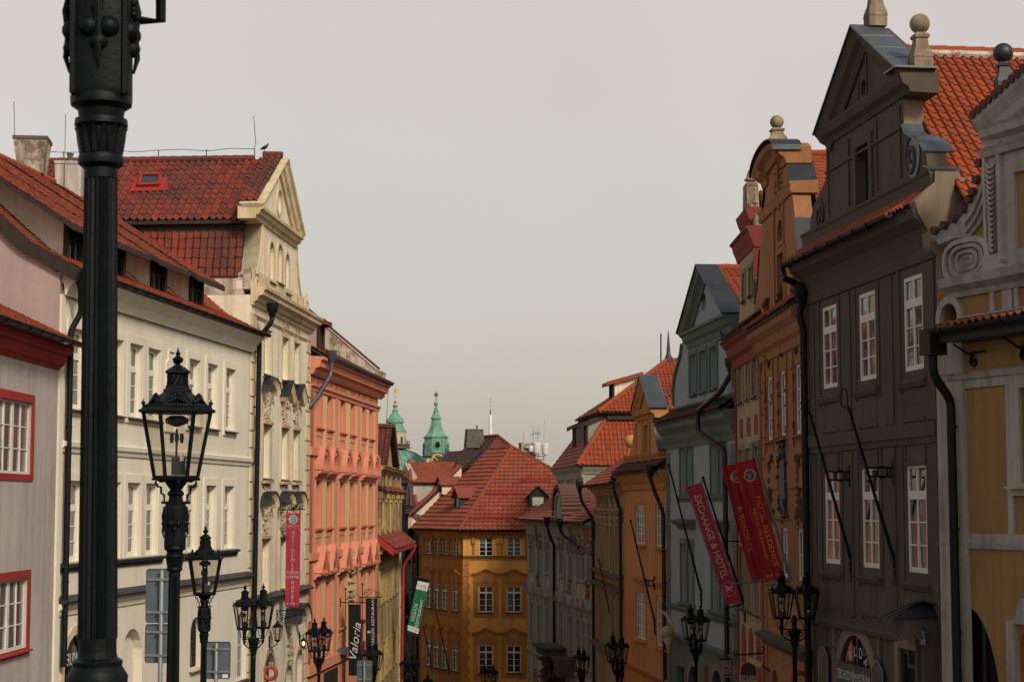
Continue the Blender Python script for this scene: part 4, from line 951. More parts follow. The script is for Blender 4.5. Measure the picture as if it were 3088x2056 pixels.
# ------------------------------------------------------------------ roofs behind it
T = Thing('town_house', 'house with tile roof coloured dark on its shaded slope and grey chimney behind the orange corner house', 'house', (-1, 138, gz(138)))
A = at(1340, 1396, 141); B = at(1395, 1470, 131.5); C = at(1501, 1313, 134.5); D_ = on_plane(1447, 1318, A, B, C)
E_ = at(1562, 1362, 131.2)
roof_part(T, [[A, B, C, D_]], M['tile_dark'], tw=.2, th=.3, amp=.02, step=.04, kind='flat'); roof_part(T, [[B, E_, C]], M['tile_mid'], 'hip', tw=.2, th=.3, amp=.02, step=.04, kind='flat')  # shaded slope painted dark, sunlit hip painted lighter
m = MB(); ridge_tiles(m, D_, C, .12); ridge_tiles(m, C, E_, .12); m.build('ridge', M['tile_mid'], T)
m = MB(); b4 = [Vector((p.x, p.y, p.z - .1)) for p in (A, B, E_)] + [Vector((E_.x, 146, E_.z - .1))]; lowz = gz(135)
m.hexa([Vector((p.x, p.y, lowz)) for p in b4] + [Vector((p.x, p.y, min(A.z, B.z) - .1)) for p in b4]); m.build('wall', M['beige_wall'], T)
c = at(1430, 1350, 136.5); m = chimney_mb(c, 1.35, .9, at(1430, 1294, 136.5).z - c.z, -.12, .06, .25, 0); m.tube([c + Vector((.2, 0, 1.2)), c + Vector((.2, 0, 1.7))], .07, 6, 1); m.build('chimney', [M['cap_stone'], M['cap_stone']], T)

T = Thing('antenna_chimney', 'stone chimney stack carrying white panel antennas and masts above the red roof', 'chimney', at(1592, 1420, 136))
c = at(1590, 1420, 136); ht = at(1590, 1334, 136).z - c.z
m = chimney_mb(c, 1.05, .9, ht, .05, .1, .2, 0); m.build('stack', [M['chim'], M['cap_stone']], T)
m = MB()
for k in (.55, .8): m.lathe(c + Vector((0, 0, ht * k)), [(.66, -.03), (.69, 0), (.66, .03)], 16)
for px, y0, y1 in ((1608, 1440, 1285), (1622, 1400, 1290), (1577, 1336, 1304), (1641, 1400, 1262)): m.tube([at(px, y0, 135.4), at(px if px != 1577 else 1579, y1, 135.4)], .028 if px != 1641 else .014, 6)
for (xa, ya, xb, yb) in ((1600, 1313, 1614, 1305), (1613, 1309, 1630, 1303), (1614, 1302, 1630, 1310)): m.tube([at(xa, ya, 135.3), at(xb, yb, 135.3)], .03, 5)
for i in range(5): m.tube([at(1604 + i * 6, 1311 - i, 135), at(1604 + i * 6, 1303 - i, 135.9)], .012, 4)
for y in (1345, 1375): m.tube([at(1616, y, 135.4), at(1642, y, 135.4)], .03, 5)
m.tube([at(1640, 1378, 135.3), at(1638, 1388, 135.3), at(1622, 1382, 135.3), at(1612, 1386, 135.3)], .05, 6); m.build('mast', M['grey_frame'], T)
for px, ya, yb, wd_ in ((1600, 1343, 1361, .14), (1606, 1343, 1361, .14), (1619, 1334, 1367, .3), (1644, 1336, 1370, .27)):
    m = MB(); p = at(px, yb, 135.0); h = at(px, ya, 135.0).z - p.z; m.lathe(p, [(.02, -.06), (wd_ * .8, 0), (wd_ * .9, .05), (wd_ * .9, h - .05), (wd_ * .7, h)], 12, sq=.5); m.build('panel_antenna', M['white_frame'], T, smooth=40)

# ------------------------------------------------------------------ house left of the orange corner house
f = Fac((-9.2, 132.6), corner(1264, 127.0)); L = f.L; gl = gz(130) - 1
ze = f.sz(1245, 1552)[1]
T = Thing('town_house', 'sooty brown house with a pale cross gable left of the orange corner house', 'house', gbase(f))
w = Wall(T, f, [(0, gl), (L, gl), (L, ze), (0, ze)], M['brown_old'], 5, .14)
for px in (1231, 1257):
    c = f.sz(px, 1600)[0]
    for yt, yb in ((1588, 1640), (1712, 1790), (1890, 1975)): w.win((c - .5, c + .5, f.sz(px, yb)[1], f.sz(px, yt)[1]), tr=.66, bars=(1, 0), frame='grey_frame', pane='pane', sur=True, surm=M['brown_old'], sill=.1)
w.build()
m = MB(); cornice(m, f, 0, L - .1, ze, sc_prof(CORN, 1.1)); 
for z in (f.sz(1245, 1700)[1], f.sz(1245, 1860)[1]): cornice(m, f, 0, L, z, BAND)
for x in (1219, 1244): s = f.sz(x, 1600)[0]; m.fbox(f, s - .2, s + .2, gl, ze - .4, -.01, .08)
m.build('cornice', M['brown_old'], T)
gutter(T, f, 0, L - .2, ze + .05, .55, .1)
roof_part(T, [[f.P(0, ze + .08, .5), f.P(L, ze + .08, .5), f.P(L, ze + 4.6, -5), f.P(0, ze + 4.6, -5)]], M['tile_dark'], tw=.2, th=.28, amp=.02, step=.04, kind='flat')
g = Fac(corner(1217, 130.2), corner(1247, 128.2)); gs = Fac(g.b[:2], (g.b.x + 4.2, g.b.y + .1))
z0 = ze - .1; z1 = gs.sz(1280, 1452)[1]; zr_ = z1 + 1.45
w = Wall(T, g, [(-.6, z0), (g.L, z0), (g.L, z1 + .1), (.15, z1 + 1.35), (-.6, z1 + .2)], M['pink_grey'], .4, .15, 'cross_gable')
for a, b in ((1219, 1226), (1229, 1236)): w.win((g.sz(a, 1500)[0], g.sz(b, 1500)[0], g.sz(1228, 1523)[1], g.sz(1228, 1466)[1]), cols=1, bars=(1, 0), frame='grey_frame', pane='pane', fw=.06)
w.build()
m = MB(); m.prism(gs, [(0, z0), (gs.L, z0), (gs.L, z1), (0, z1)], -1.2, .04); m.build('side_wall', M['white_wall'], T)
R0, R1 = gs.P(-.1, z1 - .05, .25), gs.P(gs.L + 2.5, z1 - .05, .25); R2 = at(1239, 1392, 131.0); R3 = at(1392, 1393, 131.2)
roof_part(T, [[R0, R1, R3, R2]], M['tile_mid'], 'cross_gable_roof', tw=.2, th=.25, amp=.02, step=.035, kind='flat', scal=.04)
m = MB(); m.tube([R0 + Vector((-.1, -.05, .02)), R2 + Vector((-.1, 0, .05))], .17, 6); m.tube([gs.P(.05, z1 - .9, .3), gs.P(.2, z1 - 1.7, .35), gs.P(.55, z1 - 2.2, .5)], .17, 5); m.build('verge_tiles', M['tile_bright'], T)
ld = on_plane(*KX(1110, 620), f.P(0, ze, .5), f.P(L, ze, .5), f.P(0, ze + 4.6, -5)); gablet(T, ld + Vector((0, 0, -.3)), .8, 1.15, f.n, 1.5, 'cream_low', 'pane', M['tile_mid'])

# ------------------------------------------------------------------ church dome, clock tower, television tower
def px_lathe(m, px, Y, prof, n=24, mat=0, K=KJ, rot=0):
    """prof in crop pixels [(radius, y)] -> lathe about the vertical through px"""
    b = at(px, 1500, Y); m.lathe((b.x, b.y, 0), [(r * .287 * Y / FPX, at(px, K(0, y)[1], Y).z) for r, y in prof], n, mat, rot)
Yc = 430.0; px = 1190.3
T = Thing('church_dome', 'round green copper church dome with slender lantern and golden finial', 'church', (at(px, 1500, Yc).x, Yc, gz(430)))
m = MB(); R = 143 * Yc / FPX; top = at(px, 1352, Yc).z; cx_ = at(px, 1500, Yc).x
m.lathe((cx_, Yc, top - R), [(R * math.cos(math.radians(a)), R * math.sin(math.radians(a))) for a in range(0, 90, 5)], 48); o = m.build('cupola', M['green_cu'], T, smooth=40)
m = MB()
for k in range(24):
    a = 2 * math.pi * k / 24; m.tube([(cx_ + (R + .05) * math.cos(math.radians(e)) * math.cos(a), Yc + (R + .05) * math.cos(math.radians(e)) * math.sin(a), top - R + (R + .05) * math.sin(math.radians(e))) for e in range(0, 86, 6)], .07, 5)
m.build('rib', M['green_cu_dark'], T, o)
m = MB(); m.lathe((cx_, Yc, top - R - 14), [(R * 1.08, 0), (R * 1.08, 11), (R * 1.15, 12), (R * 1.15, 14.2), (R, 14.5)], 32); m.build('drum', M['tower_stone'], T)
m = MB(); px_lathe(m, px, Yc, [(165, 705), (165, 690), (150, 685), (150, 672), (160, 668), (160, 660), (120, 655)], 24)
for k in range(12):
    a = 2 * math.pi * k / 12; rr = 150 * .287 * Yc / FPX; zt = at(px, KJ(0, 660)[1], Yc).z; m.lathe((cx_ + rr * math.cos(a), Yc + rr * math.sin(a), zt), [(.14, 0), (.14, .15), (.06, .3), (.15, .5), (.06, .75), (.02, 1.1)], 8)
m.build('balustrade', M['cap_stone'], T)
m = MB(); px_lathe(m, px, Yc, [(112, 660), (112, 545), (118, 540), (118, 528)], 12)
for k in range(8):
    a = 2 * math.pi * k / 8 + .35; rr = 108 * .287 * Yc / FPX; m.box((cx_ + rr * math.cos(a), Yc + rr * math.sin(a), (at(px, KJ(0, 660)[1], Yc).z + at(px, KJ(0, 535)[1], Yc).z) / 2), .34, .3, 2.75, a)
o = m.build('lantern', M['tower_stone'], T)
m = MB()
for k in range(8):
    a = 2 * math.pi * (k + .5) / 8 + .35; rr = 109 * .287 * Yc / FPX; zc_ = at(px, KJ(0, 615)[1], Yc).z
    ff = Fac((cx_ + rr * math.cos(a) + math.sin(a), Yc + rr * math.sin(a) - math.cos(a)), (cx_ + rr * math.cos(a) - math.sin(a), Yc + rr * math.sin(a) + math.cos(a)))
    if ff.n.dot(Vector((math.cos(a), math.sin(a), 0))) < 0: ff = Fac(ff.b[:2], ff.a[:2])
    m.prism(ff, aloop((.72, 1.28, zc_ - 1.0, zc_ + .75)), -.3, .06)
m.build('opening', M['void'], T, o)
m = MB(); px_lathe(m, px, Yc, [(124, 527), (112, 512), (98, 490), (86, 462), (80, 440), (94, 431), (92, 418), (84, 396), (64, 372), (46, 350), (33, 330), (26, 318), (31, 310), (29, 300), (20, 285), (16, 270)], 16); m.build('lantern_roof', M['green_cu'], T, smooth=40)
m = MB(); px_lathe(m, px, Yc, [(8, 272), (22, 266), (30, 255), (22, 244), (8, 238), (10, 225), (18, 212), (10, 200), (5, 190), (5, 130)], 14); zc_ = at(px, KJ(0, 100)[1], Yc).z
sf = Fac((cx_ - 3, Yc), (cx_ + 3, Yc)); star = [(3 + (.66 if k % 2 else .36) * math.sin(2 * math.pi * k / 24), zc_ + (.8 if k % 2 else .42) * math.cos(2 * math.pi * k / 24)) for k in range(24)]
m.prism(sf, star, -.12, .12); m.tube([(cx_, Yc, zc_ + .5), (cx_, Yc, zc_ + 1.25)], .05, 5); m.build('finial', M['gold'], T)

px = 1314; Yt = 420.0
T = Thing('bell_tower', 'church bell tower with green copper spire and gilded black clock face', 'tower', (at(px, 1500, Yt).x, Yt, gz(420)))
cx_ = at(px, 1500, Yt).x; zz = lambda y: at(px, KJ(0, y)[1], Yt).z; u = .287 * Yt / FPX
m = MB(); px_lathe(m, px, Yt, [(150, 3300), (150, 800)], 4, rot=math.pi / 4 + .12)
o = m.build('shaft', M['tower_stone'], T)
m = MB(); px_lathe(m, px, Yt, [(168, 800), (190, 785), (190, 772), (160, 765), (150, 750)], 4, rot=math.pi / 4 + .12); m.build('ledge', M['cap_stone'], T)
m = MB(); px_lathe(m, px, Yt, [(128, 752), (128, 600), (140, 588), (140, 580), (118, 570), (96, 545), (76, 505), (62, 460), (52, 420), (48, 402), (58, 392), (60, 384), (52, 372), (42, 360), (30, 335), (28, 322), (32, 316), (26, 306), (20, 300), (22, 292), (14, 270), (10, 258)], 8, rot=math.pi / 8 + .1)
m.build('spire', M['green_cu'], T)
m = MB()
for k in range(4):
    a = math.pi / 4 + .12 + k * math.pi / 2; rr = 168 * u; m.lathe((cx_ + rr * math.cos(a), Yt + rr * math.sin(a), zz(765)), [(r_ * .36, z_ * .36) for r_, z_ in ((.9, 0), (.8, 2.6), (1.0, 3.0), (.5, 4.2), (.8, 5.4), (.7, 6.4), (.3, 7.0), (.1, 8.6))], 8)
for k in range(8):
    a = math.pi / 8 + .1 + k * math.pi / 4; rr = 116 * u; m.lathe((cx_ + rr * math.cos(a), Yt + rr * math.sin(a), zz(745)), [(.13, 0), (.11, 3.1), (.2, 3.25)], 6)
m.build('statue', M['green_cu_dark'], T)
tf = Fac((cx_ - 10, Yt - 121 * u - .3), (cx_ + 10, Yt - 121 * u + .3))
m = MB(); c = tf.sz(1319, 1341.5); m.sweep(tf, arc(c[0], c[1], 30 * u, 36 * u, 0, 345, 23), [(0, -.3), (0, .15), (-.2, .15), (-.2, -.3)], True); m.build('oculus', M['green_cu'], T)
m = MB(); m.prism(tf, arc(c[0], c[1], 24 * u, 30 * u, 0, 345, 23), -.2, .12); m.build('opening', M['void'], T)
tf = Fac((cx_ - 10, Yt - 140 * u - .6), (cx_ + 10, Yt - 140 * u + .6)); c = tf.sz(*KJ(662, 825))
m = MB(); m.prism(tf, arc(c[0], c[1], 68 * u, 68 * u, 0, 350, 35), -.2, .25); m.prism(tf, [(c[0] - 70 * u, c[1]), (c[0] + 70 * u, c[1]), (c[0] + 70 * u, c[1] - 40 * u), (c[0] - 70 * u, c[1] - 40 * u)], -.2, .2); m.build('clock_surround', M['tower_stone'], T)
m = MB(); m.prism(tf, arc(c[0], c[1], 60 * u, 60 * u, 0, 350, 35), .1, .32); o = m.build('clock_face', M['pane_dark'], T)
m = MB()
for k in range(12):
    a = k * math.pi / 6; p = [(c[0] + math.sin(a + e) * q * u, c[1] + math.cos(a + e) * q * u) for q, e in ((42, -.09), (42, .09), (56, .09), (56, -.09))]; m.prism(tf, p, .3, .36)
for a, r0, wd_ in ((-.86, 56, .06), (1.75, 40, .09)): m.prism(tf, [(c[0] + math.sin(a + e) * q * u, c[1] + math.cos(a + e) * q * u) for q, e in ((4, -1.2), (4, 1.2), (r0, wd_), (r0, -wd_))], .37, .42)
m.sweep(tf, arc(c[0], c[1], 60 * u, 60 * u, 0, 350, 35), [(0, .3), (0, .38), (3 * u, .38), (3 * u, .3)], True); m.build('clock_numeral', M['gold'], T, o)
m = MB(); m.ball((cx_, Yt, zz(235)), 23 * u, 10); m.tube([(cx_, Yt, zz(258)), (cx_, Yt, zz(160))], .12, 6); m.build('finial', M['green_cu'], T, smooth=50)
zc_ = zz(140); sf = Fac((cx_ - 3, Yt), (cx_ + 3, Yt)); m = MB(); m.prism(sf, [(3 + (28 if k % 2 else 17) * u * math.sin(math.pi * k / 10 + .1), zc_ + (28 if k % 2 else 17) * u * math.cos(math.pi * k / 10 + .1)) for k in range(20)], -.1, .1); m.tube([(cx_, Yt, zc_), (cx_, Yt, zc_ + .95)], .05, 5); m.build('weather_star', M['cap_stone'], T)

Yv = 2600.0
T = Thing('television_tower', 'distant white television tower with red and white banded antenna', 'tower', (at(1479, 1500, Yv).x, Yv, gz(2600)))
m = MB(); px_lathe(m, 1479, Yv, [(24, 1400), (19, 580), (18.5, 540), (19.5, 536), (18, 532), (18.5, 500), (17.6, 470), (17.4, 360), (14, 348)], 16); m.build('shaft', simple('pale_tower_cladding', (.62, .60, .55), .6, 0, .04), T, smooth=40)
m = MB(); px_lathe(m, 1479, Yv, [(6, 350), (5.5, 305)], 10); m.build('mast', M['zinc'], T)
m = MB(); cuts = [(305, 285, 1), (285, 265, 0), (265, 245, 1), (245, 228, 0), (228, 212, 1), (212, 196, 0), (196, 180, 1)]
for a, b, k in cuts: px_lathe(m, 1479, Yv, [(4.2, a), (4.0, b)], 10, k)
m.build('antenna', [simple('white_mast_paint', (.6, .57, .54), .6), simple('red_mast_paint', (.33, .06, .05), .6)], T)
M['taupe'] = plaster('dark_taupe_plaster', (.092, .072, .056), .12, .5, (.045, .036, .032))
M['taupe_trim'] = plaster('dark_taupe_moulding', (.082, .064, .05), .08, .25, (.05, .038, .034))
M['tan_trim_lit_side'] = plaster('tan_trim_lit_side_plaster', (0.2250, 0.1650, 0.1125), .12, .4, (.08, .06, .05))  # trim tan, also paints the lit side faces of the taupe house
M['r_yellow'] = plaster('golden_yellow_plaster', (.29, .165, .06), .08, .3, (.12, .08, .04))
M['r_white'] = plaster('greyish_white_stucco', (.36, .325, .285), .1, .5, (.10, .09, .085))
M['r_orange'] = plaster('brown_orange_plaster', (.30, .135, .058), .08, .3, (.12, .05, .025))
M['r_orange_dark'] = plaster('brown_stucco_relief', (0.1000, 0.0425, 0.0200), .15, .4, (.05, .03, .02))
M['r_cream'] = plaster('yellowed_cream_plaster', (0.3312, 0.2592, 0.1584), .1, .4, (.2, .15, .08))
M['r_red'] = plaster('brick_red_plaster', (.20, .04, .032), .1, .3, (.15, .04, .03))
M['r_stone'] = plaster('mossy_sandstone', (.30, .225, .145), .2, .7, (.05, .045, .035))
M['blue_grey'] = plaster('blue_grey_plaster', (.25, .29, .325), .06, .15, (.18, .18, .17))
M['green_trim'] = plaster('grey_green_trim', (.105, .145, .125), .1, .3, (.06, .06, .05))
M['green_low'] = plaster('grey_green_ground_floor', (.09, .125, .10), .08, .2, (.07, .08, .06))
M['amber'] = plaster('amber_orange_plaster', (.47, .225, .08), .08, .3, (.22, .10, .04))
M['amber_trim'] = plaster('amber_moulding', (.40, .19, .065), .1, .35, (.2, .09, .04))
M['olive'] = plaster('olive_yellow_plaster', (.30, .245, .14), .1, .4, (.1, .08, .05))
M['sage'] = plaster('sage_grey_plaster', (.31, .315, .28), .08, .3, (.09, .09, .075))
M['sage_light'] = plaster('pale_grey_panel', (.40, .38, .36), .06, .2, (.2, .19, .17))
M['lime_wall'] = plaster('pale_grey_green_plaster', (0.2475, 0.2475, 0.2025), .1, .3, (.15, .14, .11))
def sideR(f, s, dep): return Fac(f.P(s, 0, 0)[:2], f.P(s, 0, -dep)[:2])
def finial_ball(T, c, r, mat, ped=1.0, w=.5, name='ball_finial', rz=0):
    m = MB(); c = Vector(c); m.ball(c + Vector((0, 0, ped + r)), r, 12)
    o = m.build(name, M[mat], T, smooth=60)
    m = MB(); q = w / 2 * 1.414
    m.lathe(c, [(q, 0), (q, ped * .28), (q * 1.06, ped * .30), (q * .98, ped * .42), (q * .72, ped * .62), (q * .62, ped * .85), (q * .78, ped * .86), (q * .82, ped * .93), (q * .7, ped * .98), (q * .5, ped * 1.0), (q * .45, ped * 1.04)], 4, 0, math.pi / 4 + rz)
    m.build('pedestal', M[mat], T, o); return o

# ================================================================== RIGHT: sage green house with low eave, far right end of the street
f = Fac(corner(1590, 112.4), corner(1795, 89.6)); L = f.L; F7 = f; gl = gz(105) - 1
zev = f.sz(*KM(430, 205), .6)[1]
T = Thing('town_house', 'sage grey house with curved tiled roof parapet and grey hooded windows', 'house', gbase(f))
w = Wall(T, f, [(0, gl), (L, gl), (L, zev), (0, zev)], M['sage'], 8, .12)
cc = [f.sz(*KM(x, 500))[0] for x in (124, 189, 259, 377, 456, 527, 567, 614)]
ra = ((f.sz(*KM(189, 615))[1] + f.sz(*KM(612, 715))[1]) / 2, (f.sz(*KM(189, 352))[1] + f.sz(*KM(612, 432))[1]) / 2)
rb = ((f.sz(*KM(189, 1238))[1] + f.sz(*KM(612, 1465))[1]) / 2, (f.sz(*KM(189, 920))[1] + f.sz(*KM(612, 1052))[1]) / 2)
hd = MBS(); pn = MBS(); st = MBS(); mo = MB()
for i, c in enumerate(cc):
    for z0, z1 in (ra, rb): w.win((c - .48, c + .48, z0, z1), cols=2, tr=.7, bars=(2, 0), frame='grey_frame', pane='pane', fw=.08, sill=.08, sillm='grey_frame', sur=True, surm=M['sage'], surw=.14, surd=.05)
    pn.fbox(f, c - .52, c + .52, rb[1] + 1.15, ra[0] - .2, -.01, .02); pn.fbox(f, c - .5, c + .5, gl + 3.4, rb[0] - .5, -.01, .02)
    zb_ = rb[1] + .62
    hd.sweep(f, bez((c - .75, zb_), (c - .4, zb_), (c - .45, zb_ + .5), (c, zb_ + .5), 5) + bez((c, zb_ + .5), (c + .45, zb_ + .5), (c + .4, zb_), (c + .75, zb_), 5)[1:], [(-.14, -.01), (-.14, .18), (0, .34), (.05, .36), (.05, -.01)])
    for q in (-1, 1): st.blobs(f, c + q * .72, ra[1] + .05, .35, 1.0, 14, i * 5 + q, .14, (.05, .11))
    if i in (1, 4, 7): st.blobs(f, c, zb_ + 1.0, .5, .9, 18, i, .25, (.07, .14), 0, 'tri')
    for q in (-.85, .85): mo.fbox(f, c + q - .08, c + q + .08, gl + 3, zev - .8, -.01, .045)
w.build(); hd.build('window_hood', M['sage'], T); pn.build('panel', M['sage_light'], T)
for x, zz in ((175, .0), (460, 0), (600, 0)): st.blobs(f, f.sz(*KM(x, 280))[0], zev - .75, 1.4, .8, 30, x, .2, (.07, .16))
st.build('stucco_ornament', M['r_stone'], T)
cornice(mo, f, -.1, L, zev, [(-.03, -.9), (.06, -.9), (.08, -.75), (.05, -.7), (.1, -.3), (.3, -.15), (.5, -.08), (.52, 0), (-.03, .03)]); cornice(mo, f, 0, L, rb[0] - .55, sc_prof(BAND, 1.2)); cornice(mo, f, 0, L, gl + 3.2, sc_prof(BAND, 1.4)); mo.build('cornice', M['sage'], T)
back = -4.2; rs = .55
cp = f.sz(*KM(430, 180))[0]
roof_part(T, [[f.P(-.5, zev + .04, .62), f.P(L, zev + .04, .62), f.P(L, zev + rs * 4.8, back), f.P(-.5, zev + rs * 4.8, back)]], M['tile_mid'], tw=.2, th=.28, amp=.02, step=.03, kind='flat', scal=.04)
gutter(T, f, -.5, cp - 1.7, zev + .02, .68, .09); gutter(T, f, cp + 1.7, L, zev + .02, .68, .09)
m = MB(); o = bez((cp - 1.6, zev - .1), (cp - 1.5, zev + 1.4), (cp - 1.0, zev + 1.75), (cp, zev + 1.8), 7) + bez((cp, zev + 1.8), (cp + 1.0, zev + 1.75), (cp + 1.5, zev + 1.4), (cp + 1.6, zev - .1), 7)[1:]
m.prism(f, o, -.9, .45); m.sweep(f, [(a * .8 + cp * .2, b * .86 + zev * .14 - .1) for a, b in o], [(-.08, .44), (-.08, .55), (.08, .55), (.08, .44)]); m.build('parapet', M['sage'], T)
m = MB()
for i in range(len(o) - 1):
    (a, b), (c, d) = o[i], o[i + 1]
    for k in range(2):
        s, z = a + (c - a) * (k + .5) / 2, b + (d - b) * (k + .5) / 2; m.tube([f.P(s, z + .06, .62), f.P(s, z + .08, -.95)], .13, 6)
m.build('parapet_tiles', M['tile_dark'], T)
hopper_pipe(T, [f.P(cp - 2.4, zev + .1, .75), f.P(cp - 2.4, zev - .8, .6), f.P(f.sz(1677, 1700)[0], zev - 1.35, .12), f.P(f.sz(1677, 1700)[0], gl + 2, .12)], .078, 'pipe_black')
hopper_pipe(T, [f.P(cp + 1.9, zev + .05, .75), f.P(cp + 1.9, zev - .7, .6), f.P(cp + 3.6, zev - 1.2, .2), f.P(cp + 4.2, zev - 1.3, .15)], .078, 'pipe_black')
m = MB(); sp = f.sz(*KM(370, 1300))[0]; zp = f.sz(*KM(370, 1250))[1]
m.fbox(f, sp - 1.9, sp + 1.9, zp - .12, zp, 0, 1.3); m.fbox(f, sp - 1.7, sp + 1.7, zp - .5, zp - .12, 0, 1.1); m.fbox(f, sp - 1.4, sp - .9, gl, zp - .5, 0, .7); m.fbox(f, sp + .9, sp + 1.4, gl, zp - .5, 0, .7)
m.blobs(f, sp - .2, zp - 1.4, 2.2, 1.5, 60, 12, 1.0, (.12, .25)); m.fbox(f, sp + 1.9, sp + 4.6, zp - 1.3, zp - .4, 0, .9); m.build('portal', M['taupe'], T)
r = px_arch(f, KM, 130, 188, 1450, zb=gl); m = MB(); m.prism(f, aloop(r), -.05, .04); m.build('shop_window', M['pane_tan'], T)

# ------------------------------------------------------------------ tall mansard house standing behind it
c0 = corner(1758, 104.0, 1400); c1 = corner(1677, 117.0, 1400)
f = Fac(c1, c0); fn = Fac(c0, (c0[0] + 9.5, 104.6)); L = f.L; gl = gz(105)
ze = fn.sz(1762, 1402)[1]
T = Thing('mansard_house', 'tall house with red mansard roof, spike and dormers behind the sage house', 'house', (c0[0] + 3, 109, gz(108)))
w = Wall(T, f, [(0, gl), (L, gl), (L, ze), (0, ze)], M['lime_wall'], 3, .14)
for x in (398, 475, 547): 
    c = f.sz(*KL(x, 1350))[0]; w.win((c - .5, c + .5, f.sz(*KL(475, 1450))[1], f.sz(*KL(475, 1272))[1]), cols=2, tr=.66, bars=(1, 0), frame='grey_frame', pane='pane', sur=True, surm=M['lime_wall'], surw=.2, surd=.06)
w.build()
m = MB(); m.prism(fn, [(0, gl), (fn.L, gl), (fn.L, ze), (0, ze)], -.5, 0); m.build('side_wall', M['lime_wall'], T)
m = MB(); cornice(m, f, -.1, L + .05, ze, [(-.02, -.7), (.06, -.7), (.1, -.4), (.3, -.15), (.34, 0), (-.02, 0)]); cornice(m, fn, -.05, fn.L, ze, [(-.02, -.5), (.06, -.5), (.1, -.4), (.26, -.15), (.28, 0), (-.02, 0)])
for x in (415, 500, 575): s = f.sz(*KL(x, 1350))[0]; m.fbox(f, s - .1, s + .1, gl, ze - .6, -.01, .06)
m.build('cornice', M['lime_wall'], T)
h1 = 2.75; ins = 1.55; ex = .35
E0, E1, E2 = f.P(-ex, ze, ex), Vector((*c0, ze)) + f.n * ex + fn.n * ex, fn.P(fn.L + ex, ze, ex)
B0, B1, B2 = f.P(ins, ze + h1, -ins), Vector((*c0, ze + h1)) - f.n * ins - fn.n * ins, fn.P(fn.L - ins, ze + h1, -ins)
AP = at(2016, 1082, 110.5)
kw = dict(tw=.24, th=.36, amp=.06, step=.035, kind='pan', jit=.01)
roof_part(T, [[E1, E2, B2, B1]], M['tile_bright'], 'mansard_slope', **kw); roof_part(T, [[E0, E1, B1, B0]], M['tile_mid'], 'mansard_slope', tw=.2, th=.3, amp=.02, step=.03, kind='flat')  # front slope bright, street slope darker: light painted into the tile colours
U0, U1, U2 = B0 + f.n * .55 + Vector((0, 0, .35)), B1 + (f.n + fn.n) * .55 + Vector((0, 0, .35)), B2 + fn.n * .55 + Vector((0, 0, .35))
roof_part(T, [[U1, U2, AP + Vector((6, 0, 0)), AP]], M['tile_bright'], **kw); roof_part(T, [[U0, U1, AP]], M['tile_mid'], tw=.2, th=.3, amp=.02, step=.03, kind='flat')  # upper slopes split the same way, lit and shaded by tile colour
m = MB()
for a, b, n_ in ((B0, B1, f.n), (B1, B2, fn.n)): m.hexa([p + Vector((0, 0, h)) for h in (-.1, .32) for p in (a + n_ * .35, b + n_ * .35, b - n_ * .6, a - n_ * .6)])
m.build('fascia', M['wood_dark'], T)
m = MB(); ridge_tiles(m, E1, B1, .14); ridge_tiles(m, U1, AP, .14); m.build('ridge', M['tile_bright'], T)
m = MB(); m.lathe(AP, [(.6, -.45), (.26, 0), (.13, .3), (.10, .7), (.04, 1.5), (.01, 1.75)], 12); p = at(1993, 1100, 110); m.tube([p, at(1993, 1006, 110)], .05, 6); m.build('roof_spike', M['slate'], T, smooth=40)
nS = f.n
for x, y in ((525, 990), (625, 975)):
    c = on_plane(*KL(x, y), E0, E1, B1); sl = f.sz(*KL(x, y), 0)[0]
    sc_ = (c - f.a).dot(f.t); dc = (c - f.a).dot(f.n); dormer(T, f, sc_ - .4, sc_ + .4, dc + .05, c.z, c.z + 1.25, dc - 1.1, c.z + 1.75, M['lime_wall'], M['tile_mid'], ov=.25, front=.35, verge='wood_dark')
ed = Fac((c0[0] + 2.2, 107.4), (c0[0] + 6.5, 107.2)); c = on_plane(*KL(850, 575), U0, U1, AP)
sc_ = (c - f.a).dot(f.t); dc = (c - f.a).dot(f.n)
dormer(T, f, sc_ - .8, sc_ + .5, dc + .05, c.z, c.z + .95, dc - 1.7, c.z + 1.45, M['ivory'], M['tile_bright'], ov=.35, front=.4, verge='tile_bright')

# ================================================================== RIGHT: narrow olive house
f = Fac(corner(1795, 89.5), corner(1878, 77.8)); L = f.L; gl = gz(85) - 1
zev = f.sz(1800, 1462, .4)[1]
T = Thing('town_house', 'narrow olive yellow house with five tall close windows beside the amber house', 'house', gbase(f))
w = Wall(T, f, [(0, gl), (L, gl), (L, zev), (0, zev)], M['olive'], 8, .12)
cc = [f.sz(*KM(x, 400))[0] for x in (697, 727, 764, 809, 854)]
rw = [(f.sz(1830, b)[1], f.sz(1830, a)[1]) for a, b in ((1487, 1519), (1582, 1713), (1796, 1936))]
for c in cc:
    for i, (z0, z1) in enumerate(rw): w.win((c - (.4 if i else .32), c + (.4 if i else .32), z0, z1), cols=(2 if i else 1), tr=(.72 if i else None), bars=((2, 0) if i else (0, 0)), frame='cream_frame' if i else 'green_trim', pane='pane', fw=.08, sur=True, surm=M['olive'], surw=.12, surd=.07)
w.build()
m = MB()
for z, k in ((f.sz(1830, 1532)[1], 1.2), (f.sz(1830, 1556)[1], 1.0)): cornice(m, f, 0, L, z, sc_prof(BAND, k * 1.3))
cornice(m, f, 0, L, zev, sc_prof(CORN, 1.1)); 
for c in cc: m.fbox(f, c - .3, c + .3, rw[1][1] + .15, rw[1][1] + .5, -.01, .12)
m.build('cornice', M['olive'], T)
m = MB()
for y in (1722, 1760, 1950): cornice(m, f, 0, L, f.sz(1830, y)[1], [(-.02, -.12), (.30, -.14), (.32, -.08), (-.02, .1)])
